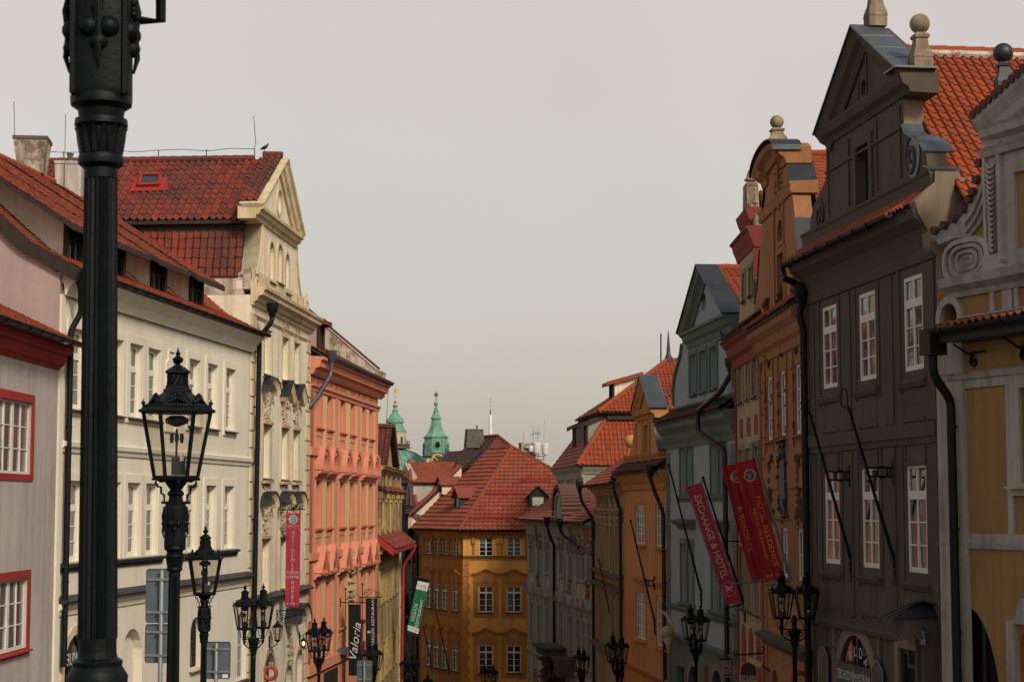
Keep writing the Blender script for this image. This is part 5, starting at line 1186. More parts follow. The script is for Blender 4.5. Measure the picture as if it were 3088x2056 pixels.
m.build('ledge', M['taupe_trim'], T)
roof_part(T, [[f.P(-.3, zev + .04, .6), f.P(L, zev + .04, .6), f.P(L, zev + 2.2, -2.6), f.P(-.3, zev + 2.2, -2.6)]], M['tile_bright'], tw=.2, th=.28, amp=.02, step=.03, kind='flat', scal=.04)
gutter(T, f, -.3, L, zev + .02, .66, .09)
hopper_pipe(T, [f.P(-.2, zev + .1, .75), f.P(-.2, zev - .75, .65), f.P(.15, zev - 1.6, .14), f.P(.15, gl + 1, .12)], .078, 'pipe')

# ================================================================== RIGHT: amber orange house with small gable
f = Fac(corner(1878, 77.8), corner(2012, 68.4)); L = f.L; F5 = f; gl = gz(72) - 1
zev = f.sz(*KL(1080, 1200), .4)[1]
T = Thing('gable_house', 'amber orange house with small pedimented gable and lead covered top', 'house', gbase(f))
w = Wall(T, f, [(0, gl), (L, gl), (L, zev), (0, zev)], M['amber'], 8, .13)
ra = [(f.sz(1932, b)[1], f.sz(1932, a)[1]) for a, b in ((1523, 1640), (1785, 1924))]
ca = f.sz(1932, 1600)[0]; cb = f.sz(2004, 1600)[0]
for c, h in ((ca, 1.05), (cb, 1.05)):
    for i, (z0, z1) in enumerate(ra):
        if c + h > L - .1: c = L - h - .12
        w.win((c - h, c + h, z0, z1), cols=4, mull=.16, bars=(3, 0), frame='white_frame', pane='pane_tan', fw=.06, sur=True, surm=M['amber_trim'], surw=.1, surd=.02, sill=.15, sillm='amber_trim', silld=.16)
w.hole(aloop((1.2, 2.2, gl, gl + 3.2)))
w.build()
m = MB(); z = f.sz(1932, 1738)[1]
for c in (ca, cb): cornice(m, f, c - 1.25, min(L - .1, c + 1.3), z, sc_prof(BAND, 1.6, 1.8))
cornice(m, f, 0, L, f.sz(1949, 2018)[1], sc_prof(BAND, 1.6)); cornice(m, f, 0, L, zev, [(-.03, -.75), (.08, -.7), (.12, -.5), (.26, -.3), (.36, -.1), (.38, 0), (-.03, .03)])
m.build('cornice', M['amber_trim'], T)
roof_part(T, [[f.P(.0, zev + .03, .5), f.P(L, zev + .03, .5), f.P(L, zev + .42, -.05), f.P(.0, zev + .42, -.05)]], M['tile_dark'], 'eave_tiles', tw=.2, th=.3, amp=.05, step=.04)
pp = lambda x, y: f.sz(*KL(x, y))
ap = f.sz(*KL(1078, 385), .28); lf = f.sz(*KL(1002, 700), .28); rf = f.sz(*KL(1178, 655), .28); zb_ = (lf[1] + rf[1]) / 2
zbb = pp(1100, 1070)[1]; sl, sr2 = pp(1045, 900)[0], pp(1203, 900)[0]
s0b, s1b = pp(975, 1080)[0], min(L + .1, pp(1215, 1030)[0] + .7)
out = [(s0b - .5, zev), (s1b, zev), (s1b, zbb)] + bez((s1b, zbb), (s1b - .45, zbb + .2), (sr2 + .05, zbb + .8), (sr2, zbb + 1.9), 6)[1:] + [(sr2, zb_), (ap[0], ap[1] - .1), (sl, zb_)] + bez((sl, zbb + 1.9), (sl - .05, zbb + .8), (s0b + .4, zbb + .2), (s0b, zbb), 6) + [(s0b - .5, zbb)]
G = Wall(T, f, out, M['amber'], .48, .25, 'gable'); sw = pp(1138, 920)[0]
G.win((sw - .42, sw + .42, pp(1138, 1040)[1], pp(1138, 805)[1]), cols=1, bars=(0, 0), frame='amber_trim', pane='olive', fw=.05, sur=True, surm=M['amber_trim'], surw=.13); G.build()
m = MB(); hw = (ap[0] - lf[0]); c_ = ap[0]; rfx = c_ + hw
m.sweep(f, [(lf[0], lf[1] - .02), (ap[0], ap[1]), (rfx, lf[1] - .02)], [(-.36, -.02), (-.36, .08), (-.2, .14), (-.06, .26), (0, .28), (0, -.48)])
cornice(m, f, lf[0], max(rfx, sr2 + .2), zb_ + .05, [(-.48, -.4), (.05, -.4), (.1, -.25), (.2, -.2), (.26, -.05), (.26, 0), (-.48, .03)]); cornice(m, f, s0b - .5, s1b, zbb + .05, [(-.48, -.12), (.05, -.12), (.1, 0), (-.48, .05)])
for s in (sl + .12, sw - .75, sw + .75): m.fbox(f, s - .1, s + .1, zev + .1, zb_ - .4, -.01, .05)
m.build('gable_moulding', M['amber_trim'], T)
m = MB(); m.sweep(f, [(lf[0] - .04, lf[1]), (ap[0], ap[1] + .03), (rfx + .08, lf[1] - .0)], [(0, -.44), (0, .32), (.035, .32), (.035, -.44)])
m.sweep(f, bez((sr2 + .02, zbb + 2.0), (sr2 + .07, zbb + 1.0), (s1b - .35, zbb + .45), (s1b, zbb + .2), 6)[::-1], [(0, -.5), (0, .05), (.04, .05), (.04, -.5)]); m.build('lead_cover', M['lead'], T)
finial_ball(T, f.P(s0b - .2, zbb + .02, -.2), .29, 'amber', .4, .3)
hopper_pipe(T, [f.P(L - .15, zev + .05, .62), f.P(L - .12, zev - .7, .5), f.P(L - .1, zev - 1.6, .14), f.P(L - .1, gl + 1, .12)], .078, 'pipe')
hopper_pipe(T, [f.P(.25, zev - .1, .5), f.P(.22, zev - .8, .4), f.P(.1, zev - 1.5, .14), f.P(.1, gl + 1, .12)], .07, 'pipe', False)
zr = ap[1] - .8
roof_part(T, [[f.P(L + .1, zr - 3.2, -.5), f.P(L + .1, zr - 3.2, -7), f.P(c_, zr, -7), f.P(c_, zr, -.5)], [f.P(.1, zr - 3.2, -7), f.P(.1, zr - 3.2, -.5), f.P(c_, zr, -.5), f.P(c_, zr, -7)]], M['tile_bright'], tw=.24, th=.36, amp=.06, step=.035)

# ================================================================== RIGHT: blue-grey house
f = Fac(corner(2012, 68.4), corner(2221, 57.0)); L = f.L; F4 = f; gl = gz(62) - 1
zev = f.sz(*KN(400, 1420), .45)[1]
T = Thing('gable_house', 'blue grey house with grey green trim and dark sheet metal pediment roof', 'house', gbase(f))
zgr = f.sz(*KP(400, 1125))[1]
w = Wall(T, f, [(0, zgr), (L, zgr), (L, zev), (0, zev)], M['blue_grey'], 8, .32)
wg = Wall(T, f, [(0, gl), (L, gl), (L, zgr - .002), (0, zgr - .002)], M['green_low'], 8, .3)
ra = [(f.sz(*KO(350, 765))[1], f.sz(*KO(350, 285))[1]), (f.sz(*KP(390, 745))[1], f.sz(*KP(390, 140))[1])]
cA = f.sz(*KO(348, 520))[0]; cB = f.sz(*KO(648, 520))[0]
for c in (cA, cB):
    for z0, z1 in ra:
        for q in (-1, 1): w.win((c + q * .62 - .44, c + q * .62 + .44, z0, z1), cols=2, tr=.7, bars=(1, 0), frame='white_frame', pane='pane_dark', fw=.07, mull=.07)
for px0, px1, pyt in ((405, 520, 1400), (650, 770, 1440)):
    r = px_arch(f, KP, px0, px1, pyt, zb=gl); wg.win(r, arch=(r[1] - r[0]) / 2, frame='wood_dark', pane='pane_dark', cols=2, bars=(1, 0), sur=True, surm=M['tan_trim_lit_side'], surw=.22, surd=.06)
s0, s1 = f.sz(*KP(275, 1400))[0], f.sz(*KP(350, 1400))[0]; wg.win((s0, s1, gl + .8, f.sz(*KP(310, 1400))[1]), frame='wood_dark', pane='pane_dark', bars=(0, 0))
w.build(); wg.build()
m = MB()
for c in (cA, cB):
    for i, (z0, z1) in enumerate(ra):
        for s in (c - 1.2, c - .17, c + 1.07): m.fbox(f, s, s + (.34 if s == c - .17 else .13), z0, z1 + .2, -.01, .05)
        m.fbox(f, c - 1.06, c - .18, z1 + .002, z1 + .2, -.01, .05); m.fbox(f, c + .18, c + 1.06, z1 + .002, z1 + .2, -.01, .05)
        cornice(m, f, c - 1.4, min(L, c + 1.4), z0 - .02, sc_prof(BAND, 1.1, 1.4))
    cornice(m, f, c - 1.45, min(L, c + 1.45), ra[1][1] + .85, [(-.02, -.35), (.06, -.3), (.14, -.2), (.3, -.1), (.34, 0), (-.02, .04)])
cornice(m, f, 0, L, zgr + .05, sc_prof(BAND, 1.5)); cornice(m, f, 0, L, f.sz(*KP(560, 845))[1], sc_prof(BAND, 1.2))
cornice(m, f, 0, L, zev - .02, [(-.03, -.95), (.05, -.95), (.08, -.8), (.16, -.65), (.22, -.45), (.4, -.25), (.44, -.1), (.46, 0), (-.03, .02)])
zz = gl + 1; i = 0
while zz < zev - 1.2:
    for a, b in ((0, .62 if i % 2 else .5), (L - (.62 if i % 2 else .5), L)): m.fbox(f, a, b, zz, zz + .62, -.01, .035)
    zz += .66; i += 1
m.build('trim', M['green_trim'], T)
roof_part(T, [[f.P(0, zev + .02, .52), f.P(L, zev + .02, .52), f.P(L, zev + .35, -.02), f.P(0, zev + .35, -.02)]], M['tile_dark'], 'eave_tiles', tw=.2, th=.3, amp=.05, step=.03)
pp = lambda x, y: f.sz(*KN(x, y))
ap = f.sz(*KN(405, 122), .4); lf = f.sz(*KN(236, 722), .4); rf = f.sz(*KN(628, 545), .4); zb_ = (lf[1] + rf[1]) / 2; hw = ap[0] - lf[0]; rfx = rf[0]
lo = [pp(282, 800), pp(272, 880), pp(244, 985), pp(220, 1070), pp(208, 1190), pp(208, 1340)]; zbb = zev + .2
ro = [(pp(640, 700)[0], lo[0][1]), (pp(648, 730)[0], lo[1][1]), (pp(672, 800)[0], lo[2][1]), (pp(720, 880)[0], lo[3][1]), (L - .1, lo[4][1]), (L - .08, lo[5][1])]
out = [(lo[-1][0], zev)] + [(L - .08, zev)] + list(reversed(ro)) + [(ro[0][0], zb_), (ap[0], ap[1] - .15), (lo[0][0], zb_)] + lo
G = Wall(T, f, out, M['blue_grey'], .38, .28, 'gable')
for x0, x1, yt, yb in ((357, 410, 895, 1240), (443, 497, 862, 1212), (531, 590, 828, 1188)):
    a, b = pp(x0, 1050)[0], pp(x1, 1050)[0]; xm = (x0 + x1) / 2
    G.win((a, b, pp(470, 1212)[1], pp(470, 862)[1]), cols=1, bars=(0, 0), frame='green_trim', pane='green_low', fw=.05, sur=True, surm=M['green_trim'], surw=.17, surd=.05, sill=.1)
oc = pp(468, 438); ox = (pp(489, 438)[0] - pp(447, 438)[0]) / 2; oz = (pp(468, 358)[1] - pp(468, 518)[1]) / 2
G.hole(arc(oc[0], oc[1], ox, oz, 0, 345, 23)); G.build(hmat=None)
m = MB(); m.prism(f, arc(oc[0], oc[1], ox, oz, 0, 345, 23), -.27, -.24); m.build('oculus', M['void'], T)
m = MB()
m.sweep(f, [(lf[0], lf[1]), (ap[0], ap[1]), (rfx, rf[1] - .0)], [(-.34, -.02), (-.34, .06), (-.24, .14), (-.15, .3), (-.04, .34), (0, .4), (0, -.38)])
cornice(m, f, lf[0] + .1, rfx - .0, zb_ + .02, [(-.6, -.55), (.05, -.55), (.1, -.38), (.2, -.3), (.28, -.12), (.36, -.08), (.36, 0), (-.6, .04)])
for pth in (list(reversed(lo)), ro): m.sweep(f, pth, [(0, -.62), (0, .08), (-.16, .08), (-.16, -.62)] if pth is not ro else [(0, -.62), (0, .08), (-.16, .08), (-.16, -.62)])
cornice(m, f, lo[-1][0], L, pp(470, 1310)[1], [(-.02, -.3), (.06, -.3), (.1, -.12), (.22, -.06), (.22, 0), (-.02, .04)])
m.build('gable_moulding', M['green_trim'], T)
m = MB(); m.sweep(f, [(lf[0] - .05, lf[1] + .02), (ap[0], ap[1] + .03), (rfx + .06, rf[1] + .03)], [(0, -.32), (0, .44), (.035, .44), (.035, -.32)])
m.sweep(f, list(reversed(ro))[1:], [(0, -.65), (0, .12), (.04, .12), (.04, -.65)])
for k in (.42, .52): s = ap[0] + (rfx - ap[0]) * k; z = ap[1] + (rf[1] - ap[1]) * k; m.fbox(f, s - .06, s + .06, z + .0, z + .1, -.3, .3)
m.build('sheet_cover', M['slate'], T)
zr = (HORIZON - 812) / FPX * (f.P(ap[0], 0).y + .3); kk = (ap[1] - rf[1]) / (rfx - ap[0]) * .92
roof_part(T, [[f.P(L + .2, zr - kk * (L + .2 - ap[0]), -.36), f.P(L + .2, zr - kk * (L + .2 - ap[0]), -8), f.P(ap[0], zr, -8), f.P(ap[0], zr, -.36)], [f.P(.1, zr - kk * ap[0], -8), f.P(.1, zr - kk * ap[0], -.36), f.P(ap[0], zr, -.36), f.P(ap[0], zr, -8)]], M['tile_bright'], tw=.25, th=.38, amp=.06, step=.035)
m = MB(); m.prism(f, [(.2, zev), (L - .1, zev), (L - .1, zr - kk * (L - ap[0]) - .2), (ap[0], zr - .2), (.2, zr - kk * ap[0] - .2)], -7.8, -.36); ridge_tiles(m, f.P(ap[0], zr + .05, -.35), f.P(ap[0], zr + .05, -8), .13, mat=1); m.build('attic', [M['blue_grey'], M['tile_bright']], T)
hopper_pipe(T, [at(*KN(710, 960), f.P(L - .6, 0).y + .1), f.P(f.sz(2199, 1200)[0] + .35, zev + .55, .35), f.P(f.sz(2156, 1235)[0] + .2, zev + .05, .62), f.P(f.sz(2160, 1250)[0], zev - .6, .62), f.P(f.sz(2200, 1300)[0], zev - 1.3, .16), f.P(f.sz(2200, 1400)[0], gl + 1, .14)], .085, 'pipe')
m = MB(); c = f.sz(*KP(325, 1050)); m.ball(f.P(c[0], c[1], .5), .24, 8); m.lathe(f.P(c[0], c[1] - .75, .45), [(.05, 0), (.12, .3), (.22, .5), (.2, .6)], 10); m.tube([f.P(c[0], c[1] + .2, .3), f.P(c[0] - .1, c[1] + .6, .5), f.P(c[0] - .25, c[1] + .7, .6)], .07, 6); m.build('sculpted_sign', M['r_cream'], T, smooth=50)
m = MB(); c = f.sz(*KP(583, 1485)); m.fbox(f, c[0] - .22, c[0] + .22, c[1] - .3, c[1] + .3, .002, .04); m.build('house_number', M['r_red'], T)

# ================================================================== RIGHT: narrow red and cream house
f = Fac(corner(2221, 57.0), corner(2302, 51.0)); L = f.L; gl = gz(54) - 1
zev = f.sz(*KN(840, 640), .4)[1]
T = Thing('gable_house', 'narrow cream house with red panels and stepped gable topped by obelisk', 'house', gbase(f))
w = Wall(T, f, [(0, gl), (L, gl), (L, zev), (0, zev)], M['r_cream'], 8, .2)
cl = [(f.sz(a, 1130)[0] + f.sz(b, 1130)[0]) / 2 for a, b in ((2229, 2241), (2249, 2258), (2270, 2286))]
sxl = [1.35, L / 2, L - 1.35]
r_up = (f.sz(2257, 1200)[1], f.sz(2257, 1068)[1]); r_mid = (f.sz(2257, 1500)[1], f.sz(2257, 1352)[1]); r_lo = (f.sz(2262, 1838)[1], f.sz(2262, 1650)[1])
for i, c in enumerate(sxl):
    for j, (z0, z1) in enumerate((r_up, r_mid, r_lo)):
        h = .52 if (i != 1 or j) else .3
        w.win((c - h, c + h, z0, z1), cols=2, tr=.7, bars=(1, 0), frame='olive', pane='pane_dark', fw=.06, sur=True, surm=M['r_stone'], surw=.16, surd=.05, sill=.06)
w.build()
m = MB(); cornice(m, f, 0, L, zev, [(-.03, -.9), (.08, -.85), (.12, -.6), (.24, -.5), (.3, -.25), (.42, -.15), (.44, 0), (-.03, .03)]); m.fbox(f, 0, .32, gl, zev - .9, -.01, .05); m.fbox(f, L - .32, L, gl, zev - .9, -.01, .05)
for c in sxl:
    z0, z1 = r_mid[1] + .35, r_up[0] - .55; m.prism(f, [(c - .42, z0 + .2), (c - .3, z0), (c + .3, z0), (c + .42, z0 + .2), (c + .42, z1 - .2), (c + .3, z1), (c - .3, z1), (c - .42, z1 - .2)], -.01, .012)
    z1 = r_lo[0] - .5; m.prism(f, aloop((c - .5, c + .5, z1 - 3.0, z1), .35), -.01, .012)
m.build('red_panel', M['r_red'], T)
roof_part(T, [[f.P(0, zev + .02, .5), f.P(L, zev + .02, .5), f.P(L, zev + .4, -.02), f.P(0, zev + .4, -.02)]], M['tile_dark'], 'eave_tiles', tw=.2, th=.3, amp=.05, step=.03)
ky = lambda x, y: f.sz(*KY(x, y))
a0, a1 = ky(185, 1260)[0], ky(345, 1060)[0]; z1 = ky(265, 1060)[1]
b0, b1 = ky(215, 860)[0], ky(310, 740)[0]; z2 = ky(255, 745)[1]
c0_, c1_ = ky(250, 600)[0], ky(296, 600)[0]; z3 = ky(285, 345)[1]; sm = (a0 + a1) / 2
G = Wall(T, f, [(a0 - .5, zev), (a1 + .5, zev)] + bez((a1 + .5, zev + .6), (a1 + .1, zev + .9), (a1, zev + 1.5), (a1, z1), 5) + bez((a0, z1), (a0, zev + 1.5), (a0 - .1, zev + .9), (a0 - .5, zev + .6), 5), M['r_cream'], .38, .2, 'gable')
for q in (-1, 1): G.win((sm + q * .75 - .32, sm + q * .75 + .32, f.sz(2255, 897)[1], f.sz(2255, 815)[1]), cols=1, bars=(0, 0), frame='olive', pane='pane_dark', fw=.05, sur=True, surm=M['r_stone'], surw=.13, sill=.05)
G.build()
m = MB(); hb = (b1 - b0) / 2; hc = max(.35, (c1_ - c0_) / 2)
m.prism(f, [(sm - hb, z1), (sm + hb, z1), (sm + hb, z2), (sm - hb, z2)], -.32, 0); m.prism(f, [(sm - hb * .8, z2), (sm + hb * .8, z2), (sm + hc, z2 + (z3 - z2) * .5), (sm + hc * .85, z3), (sm - hc * .85, z3), (sm - hc, z2 + (z3 - z2) * .5)], -.28, 0); m.build('gable_tier', M['r_cream'], T)
m = MB(); cornice(m, f, a0 - .42, a1 + .1, z1 + .5, [(-.40, -.62), (.04, -.6), (.1, -.4), (.15, -.3), (.20, -.1), (.27, -.06), (.27, 0), (-.40, .03)]); cornice(m, f, sm - hb - .25, sm + hb + .08, z2 + .25, [(-.36, -.4), (.03, -.4), (.1, -.25), (.15, -.1), (.18, 0), (-.36, .03)])
m.fbox(f, a1 - .02, a1 + .06, zev + 1.2, z1 - .1, -.36, .05); m.fbox(f, sm + hb - .02, sm + hb + .05, z1 + .5, z2 - .15, -.34, .04); m.build('gable_cornice', M['r_red'], T)
m = MB()
for q, h in ((-1, .75), (1, .75)): m.prism(f, [(sm + q * (hb + .02), z1 + .5), (sm + q * (hb + .55), z1 + .5), (sm + q * (hb + .5), z1 + .9), (sm + q * (hb + .02), z2 - .1)], -.3, -.02)
m.prism(f, [(sm - hc - .12, z3 - 1.0), (sm + hc + .12, z3 - 1.0), (sm + hc * .9, z3 + .02), (sm - hc * .9, z3 + .02)], -.30, .05); m.fbox(f, sm - hc * .95, sm + hc * .95, z3 + .02, z3 + .12, -.28, .05)
m.build('gable_cap', M['r_stone'], T); m = MB(); p = f.P(sm, z3 + .1, -.12); hh = f.sz(*KY(298, 120))[1] - z3 - .1
m.lathe(p, [(.17, 0), (.17, .06 * hh), (.08, .10 * hh), (.08, .17 * hh), (.19, .29 * hh), (.19, .36 * hh), (.15, .39 * hh), (.06, .97 * hh), (.01, hh)], 8)
m.build('obelisk', M['r_stone'], T); m = MB(); p2 = f.P(sm + hb * .8, z2 + .28, -.15); m.lathe(p2, [(.09, 0), (.09, .04), (.04, .06), (.10, .15), (.08, .19), (.03, .42), (.005, .44)], 8); m.build('gable_urn', M['r_stone'], T); m = MB(); m.lathe(f.P(sm - hb * .8, z2 + .28, -.15), [(.09, 0), (.09, .04), (.04, .06), (.10, .15), (.08, .19), (.03, .42), (.005, .44)], 8)
m.build('gable_urn', M['r_stone'], T); m = MB(); z = zev + .7; m.fbox(f, a1 - .05, a1 + .12, z, z + .7, -.36, .06)
m.build('corbel', M['r_stone'], T)
zr = (HORIZON - 575) / FPX * (f.P(sm, 0).y + .2)
roof_part(T, [[f.P(L, zr - 2.9, -.38), f.P(L, zr - 2.9, -8), f.P(sm, zr, -8), f.P(sm, zr, -.38)], [f.P(0, zr - 2.9, -8), f.P(0, zr - 2.9, -.38), f.P(sm, zr, -.38), f.P(sm, zr, -8)]], M['tile_bright'], tw=.25, th=.38, amp=.06, step=.035)
m = MB(); m.prism(f, [(0, zev), (L, zev), (L, zr - 3.05), (sm, zr - .15), (0, zr - 3.05)], -7.8, -.5); m.build('attic', M['r_cream'], T)

# ================================================================== RIGHT: brown-orange house with stucco
f = Fac(corner(2302, 51.0), corner(2443, 43.8)); L = f.L; F2R = f; gl = gz(47) - 1
zev = f.sz(*KR(490, 305), .4)[1]
T = Thing('gable_house', 'brown orange house with dark stucco reliefs and ball finial on an arched gable', 'house', gbase(f))
w = Wall(T, f, [(0, gl), (L, gl), (L, zev), (0, zev)], M['r_orange'], 8, .15)
cl = [f.sz(x, 1220)[0] for x in (2321, 2361, 2408)]
ra = (f.sz(2361, 1318)[1], f.sz(2361, 1116)[1]); rb = (f.sz(2361, 1738)[1], f.sz(2361, 1590)[1])
st = MBS(); mo = MB()
for i, c in enumerate(cl):
    w.win((c - .5, c + .5, *ra), cols=2, bars=(2, 0), frame='white_frame', pane='pane_tan', fw=.08, sill=.22, sillm='r_orange', silld=.14)
    w.win((c - .5, c + .5, *rb), cols=2, bars=(1, 0), frame='white_frame', pane='pane', fw=.08, sill=.2, sillm='r_orange', silld=.12)
    for q in (-.68, .68): mo.fbox(f, c + q - .07, c + q + .07, ra[0] - .3, ra[1] + .5, -.01, .04)
    st.blobs(f, c - .02, ra[1] + 1.05, .95, 1.5, 60, i, .10, (.05, .11), 0, 'oval'); st.blobs(f, c, ra[1] + 1.75, .3, .7, 14, i + 70, .16, (.07, .12)); st.blobs(f, c + .62, ra[1] - .9, .16, 1.8, 18, i + 20, .06, (.04, .07)); st.blobs(f, c - .62, ra[1] - .9, .16, 1.8, 14, i + 30, .06, (.04, .07))
    if i != 1:
        st.blobs(f, c, ra[0] - 1.05, 1.0, 1.2, 40, i + 10, .07, (.04, .08), 0, 'inv'); st.blobs(f, c, rb[1] + 1.0, .9, 1.5, 46, i + 50, .08, (.04, .09), 0, 'tri')
    st.blobs(f, c, rb[1] + .32, 1.3, .35, 20, i + 90, .07, (.04, .08))
w.hole(aloop((1.0, 2.1, gl, gl + 3.4))); w.hole(aloop((3.0, 4.6, gl, gl + 3.3)))
w.build(); st.build('stucco_ornament', M['r_orange_dark'], T)
cornice(mo, f, 0, L, zev, [(-.03, -.95), (.06, -.9), (.1, -.7), (.2, -.6), (.26, -.4), (.4, -.25), (.44, -.08), (.46, 0), (-.03, .03)]); z = f.sz(*KO(1300, 600))[1]
mo.fbox(f, .15, cl[1] - .75, z - .25, z + .25, -.01, .05); mo.fbox(f, cl[1] + .75, L - .2, z - .25, z + .25, -.01, .05)
zz = gl + 1
while zz < zev - 1.2: mo.fbox(f, 0, .42, zz, zz + .58, -.01, .03); zz += .62
mo.build('cornice', M['r_orange'], T)
m = MB(); z0, z1 = f.sz(2369, 1556)[1], f.sz(2369, 1338)[1]
m.prism(f, bez((cl[1] - .35, z0), (cl[1] - .6, z0 + .8), (cl[1] - .4, z1 - .8), (cl[1] - .3, z1 - .2), 6) + bez((cl[1] + .3, z1 - .2), (cl[1] + .4, z1 - .8), (cl[1] + .6, z0 + .8), (cl[1] + .35, z0), 6), -.01, .07)
m.blobs(f, cl[1], z1 - .1, .8, .5, 20, 77, .16, (.07, .12)); m.blobs(f, cl[1], (z0 + z1) / 2, 1.1, z1 - z0, 30, 78, .14, (.05, .1), 0, 'ring'); m.build('relief_panel', M['slate'], T)
m = MB(); cornice(m, f, 0, L, f.sz(*KP(1400, 1130))[1], [(-.02, -.35), (.08, -.3), (.14, -.15), (.3, -.1), (.32, 0), (-.02, .06)]); m.build('ledge', M['taupe_trim'], T)
roof_part(T, [[f.P(0, zev + .02, .52), f.P(L, zev + .02, .52), f.P(L, zev + .42, -.02), f.P(0, zev + .42, -.02)]], M['tile_mid'], 'eave_tiles', tw=.2, th=.3, amp=.06, step=.03)
pp = lambda x, y: f.sz(*KQ(x, y))
zA = (f.sz(*KQ(335, 562), .36)[1] + f.sz(*KQ(500, 402), .36)[1]) / 2; sA0, sA1 = pp(402, 600)[0], pp(558, 490)[0]; sm = (sA0 + sA1) / 2; zT = f.sz(*KQ(436, 345), .40)[1]
zM = pp(500, 870)[1]; lo0 = pp(405, 950)[0]; hwU = (sA1 - sA0) / 2
ro = [(sA1, zA), (sA1 + .15, pp(560, 640)[1]), (pp(603, 740)[0], pp(590, 740)[1] - .1), (pp(606, 800)[0], zM), (pp(625, 900)[0], zM - .7), (pp(655, 1030)[0], zM - 1.7), (pp(690, 1085)[0], zM - 2.1), (pp(690, 1085)[0] + .1, zev)]
lo = [(2 * sm - a, b) for a, b in ro]
out = list(reversed(lo))[0:] + arc(sm, zA, hwU, zT - zA, 180, 0, 10)[1:-1] + ro
G = Wall(T, f, out, M['r_orange'], .46, .22, 'gable')
r = (pp(497, 1040)[0], pp(540, 1040)[0], pp(518, 1128)[1], pp(518, 965)[1]); G.win(r, arch=(r[1] - r[0]) / 2, cols=1, bars=(0, 0), frame='r_orange', pane='r_orange_dark', fw=.05, sur=True, surm=M['r_orange'], surw=.14)
r = (r[0] - .12, r[1] + .12, zev + .35, pp(518, 1225)[1]); G.win(r, cols=1, bars=(0, 0), frame='r_orange', pane='r_orange_dark', fw=.06, sur=True, surm=M['r_orange'], surw=.16)
oc = pp(502, 635); G.hole(arc(oc[0], oc[1], .26, .5, 0, 345, 23)); G.build()
m = MB(); m.sweep(f, arc(sm, zA - .05, hwU + .32, zT - zA + .1, 180, 0, 12), [(-.42, -.02), (-.42, .08), (-.25, .14), (-.15, .3), (-.03, .36), (0, -.6)])
cornice(m, f, sA1 - .5, sA1 + .32, zA + .02, [(-.6, -.4), (.05, -.4), (.1, -.25), (.25, -.15), (.3, 0), (-.6, .03)]); cornice(m, f, sA0 - .32, sA0 + .5, zA + .02, [(-.6, -.4), (.05, -.4), (.1, -.25), (.25, -.15), (.3, 0), (-.6, .03)])
cornice(m, f, lo[3][0] - .1, ro[3][0] + .1, zM + .3, [(-.64, -.3), (.05, -.3), (.08, -.2), (.06, -.12), (.1, 0), (-.64, .03)])
for s in (oc[0] - .75, oc[0] + .75): m.fbox(f, s - .05, s + .05, zev + .3, zM, -.01, .05)
m.blobs(f, oc[0], oc[1], 1.1, 1.9, 40, 4, .1, (.06, .11), 0, 'ring'); m.build('gable_moulding', M['r_orange'], T)
m = MB(); m.sweep(f, arc(sm, zA - .02, hwU + .36, zT - zA + .14, 184, -4, 12), [(0, -.34), (0, .42), (.035, .42), (.035, -.34)])
for sd in (1, -1):
    q = [(sm + sd * (a - sm), b) for a, b in ro]
    for seg in ([(q[1][0] + sd * .02, q[1][1] + .35), (q[2][0] + sd * .06, q[2][1] + .1)], [q[4], q[5], q[6]]):
        seg = seg if sd < 0 else seg
        m.sweep(f, seg if sd > 0 else list(reversed(seg)), [(.0, -.66), (.0, .04), (.05, .04), (.05, -.66)])
m.build('sheet_cover', M['slate'], T)
finial_ball(T, f.P(sm, zT + .12, -.05), .185, 'r_stone', .46, .46, rz=math.atan2(f.t.y, f.t.x))
finial_ball(T, f.P(L - .05, zev + .75, -.45), .24, 'r_stone', .75, .4, rz=math.atan2(f.t.y, f.t.x))
zr = (HORIZON - 463) / FPX * (f.P(sm, 0).y + .3)
roof_part(T, [[f.P(L + .3, zr - 3.2, -.62), f.P(L + .3, zr - 3.2, -9), f.P(sm, zr, -9), f.P(sm, zr, -.62)], [f.P(0, zr - 3.2, -9), f.P(0, zr - 3.2, -.62), f.P(sm, zr, -.62), f.P(sm, zr, -9)]], M['tile_bright'], tw=.19, th=.21, amp=.015, step=.02, kind='flat', scal=.05)
m = MB(); m.prism(f, [(0, zev), (L, zev), (L, zr - 3.3), (sm, zr - .2), (0, zr - 3.3)], -8.8, -.5); ridge_tiles(m, f.P(sm, zr + .03, -.6), f.P(sm, zr + .03, -9), .1, mat=1); m.build('attic', [M['r_orange'], M['tile_bright']], T)

# ================================================================== RIGHT: dark taupe house
f = Fac(corner(2443, 43.6), corner(2836, 35.0)); L = f.L; F1R = f; gl = gz(39) - 1
zev = f.sz(*KT(430, 555), .45)[1]
T = Thing('gable_house', 'dark taupe house with grey sheet metal pediment and bright orange tile roof', 'house', gbase(f))
w = Wall(T, f, [(0, gl), (L, gl), (L, zev), (0, zev)], M['taupe'], 9, .12)
wc = [f.sz(x, 1300)[0] for x in (2505.5, 2620, 2760)]
ra = ((f.sz(2505, 1173)[1] + f.sz(2615, 1146)[1] + f.sz(2748, 1113)[1]) / 3, (f.sz(2497, 927)[1] + f.sz(2607, 883)[1] + f.sz(2743, 829)[1]) / 3)
rb = ((f.sz(2515, 1701)[1] + f.sz(2634, 1713)[1] + f.sz(2780, 1724)[1]) / 3, (f.sz(2509, 1416)[1] + f.sz(2626, 1406)[1] + f.sz(2769, 1392)[1]) / 3)
mo = MB()
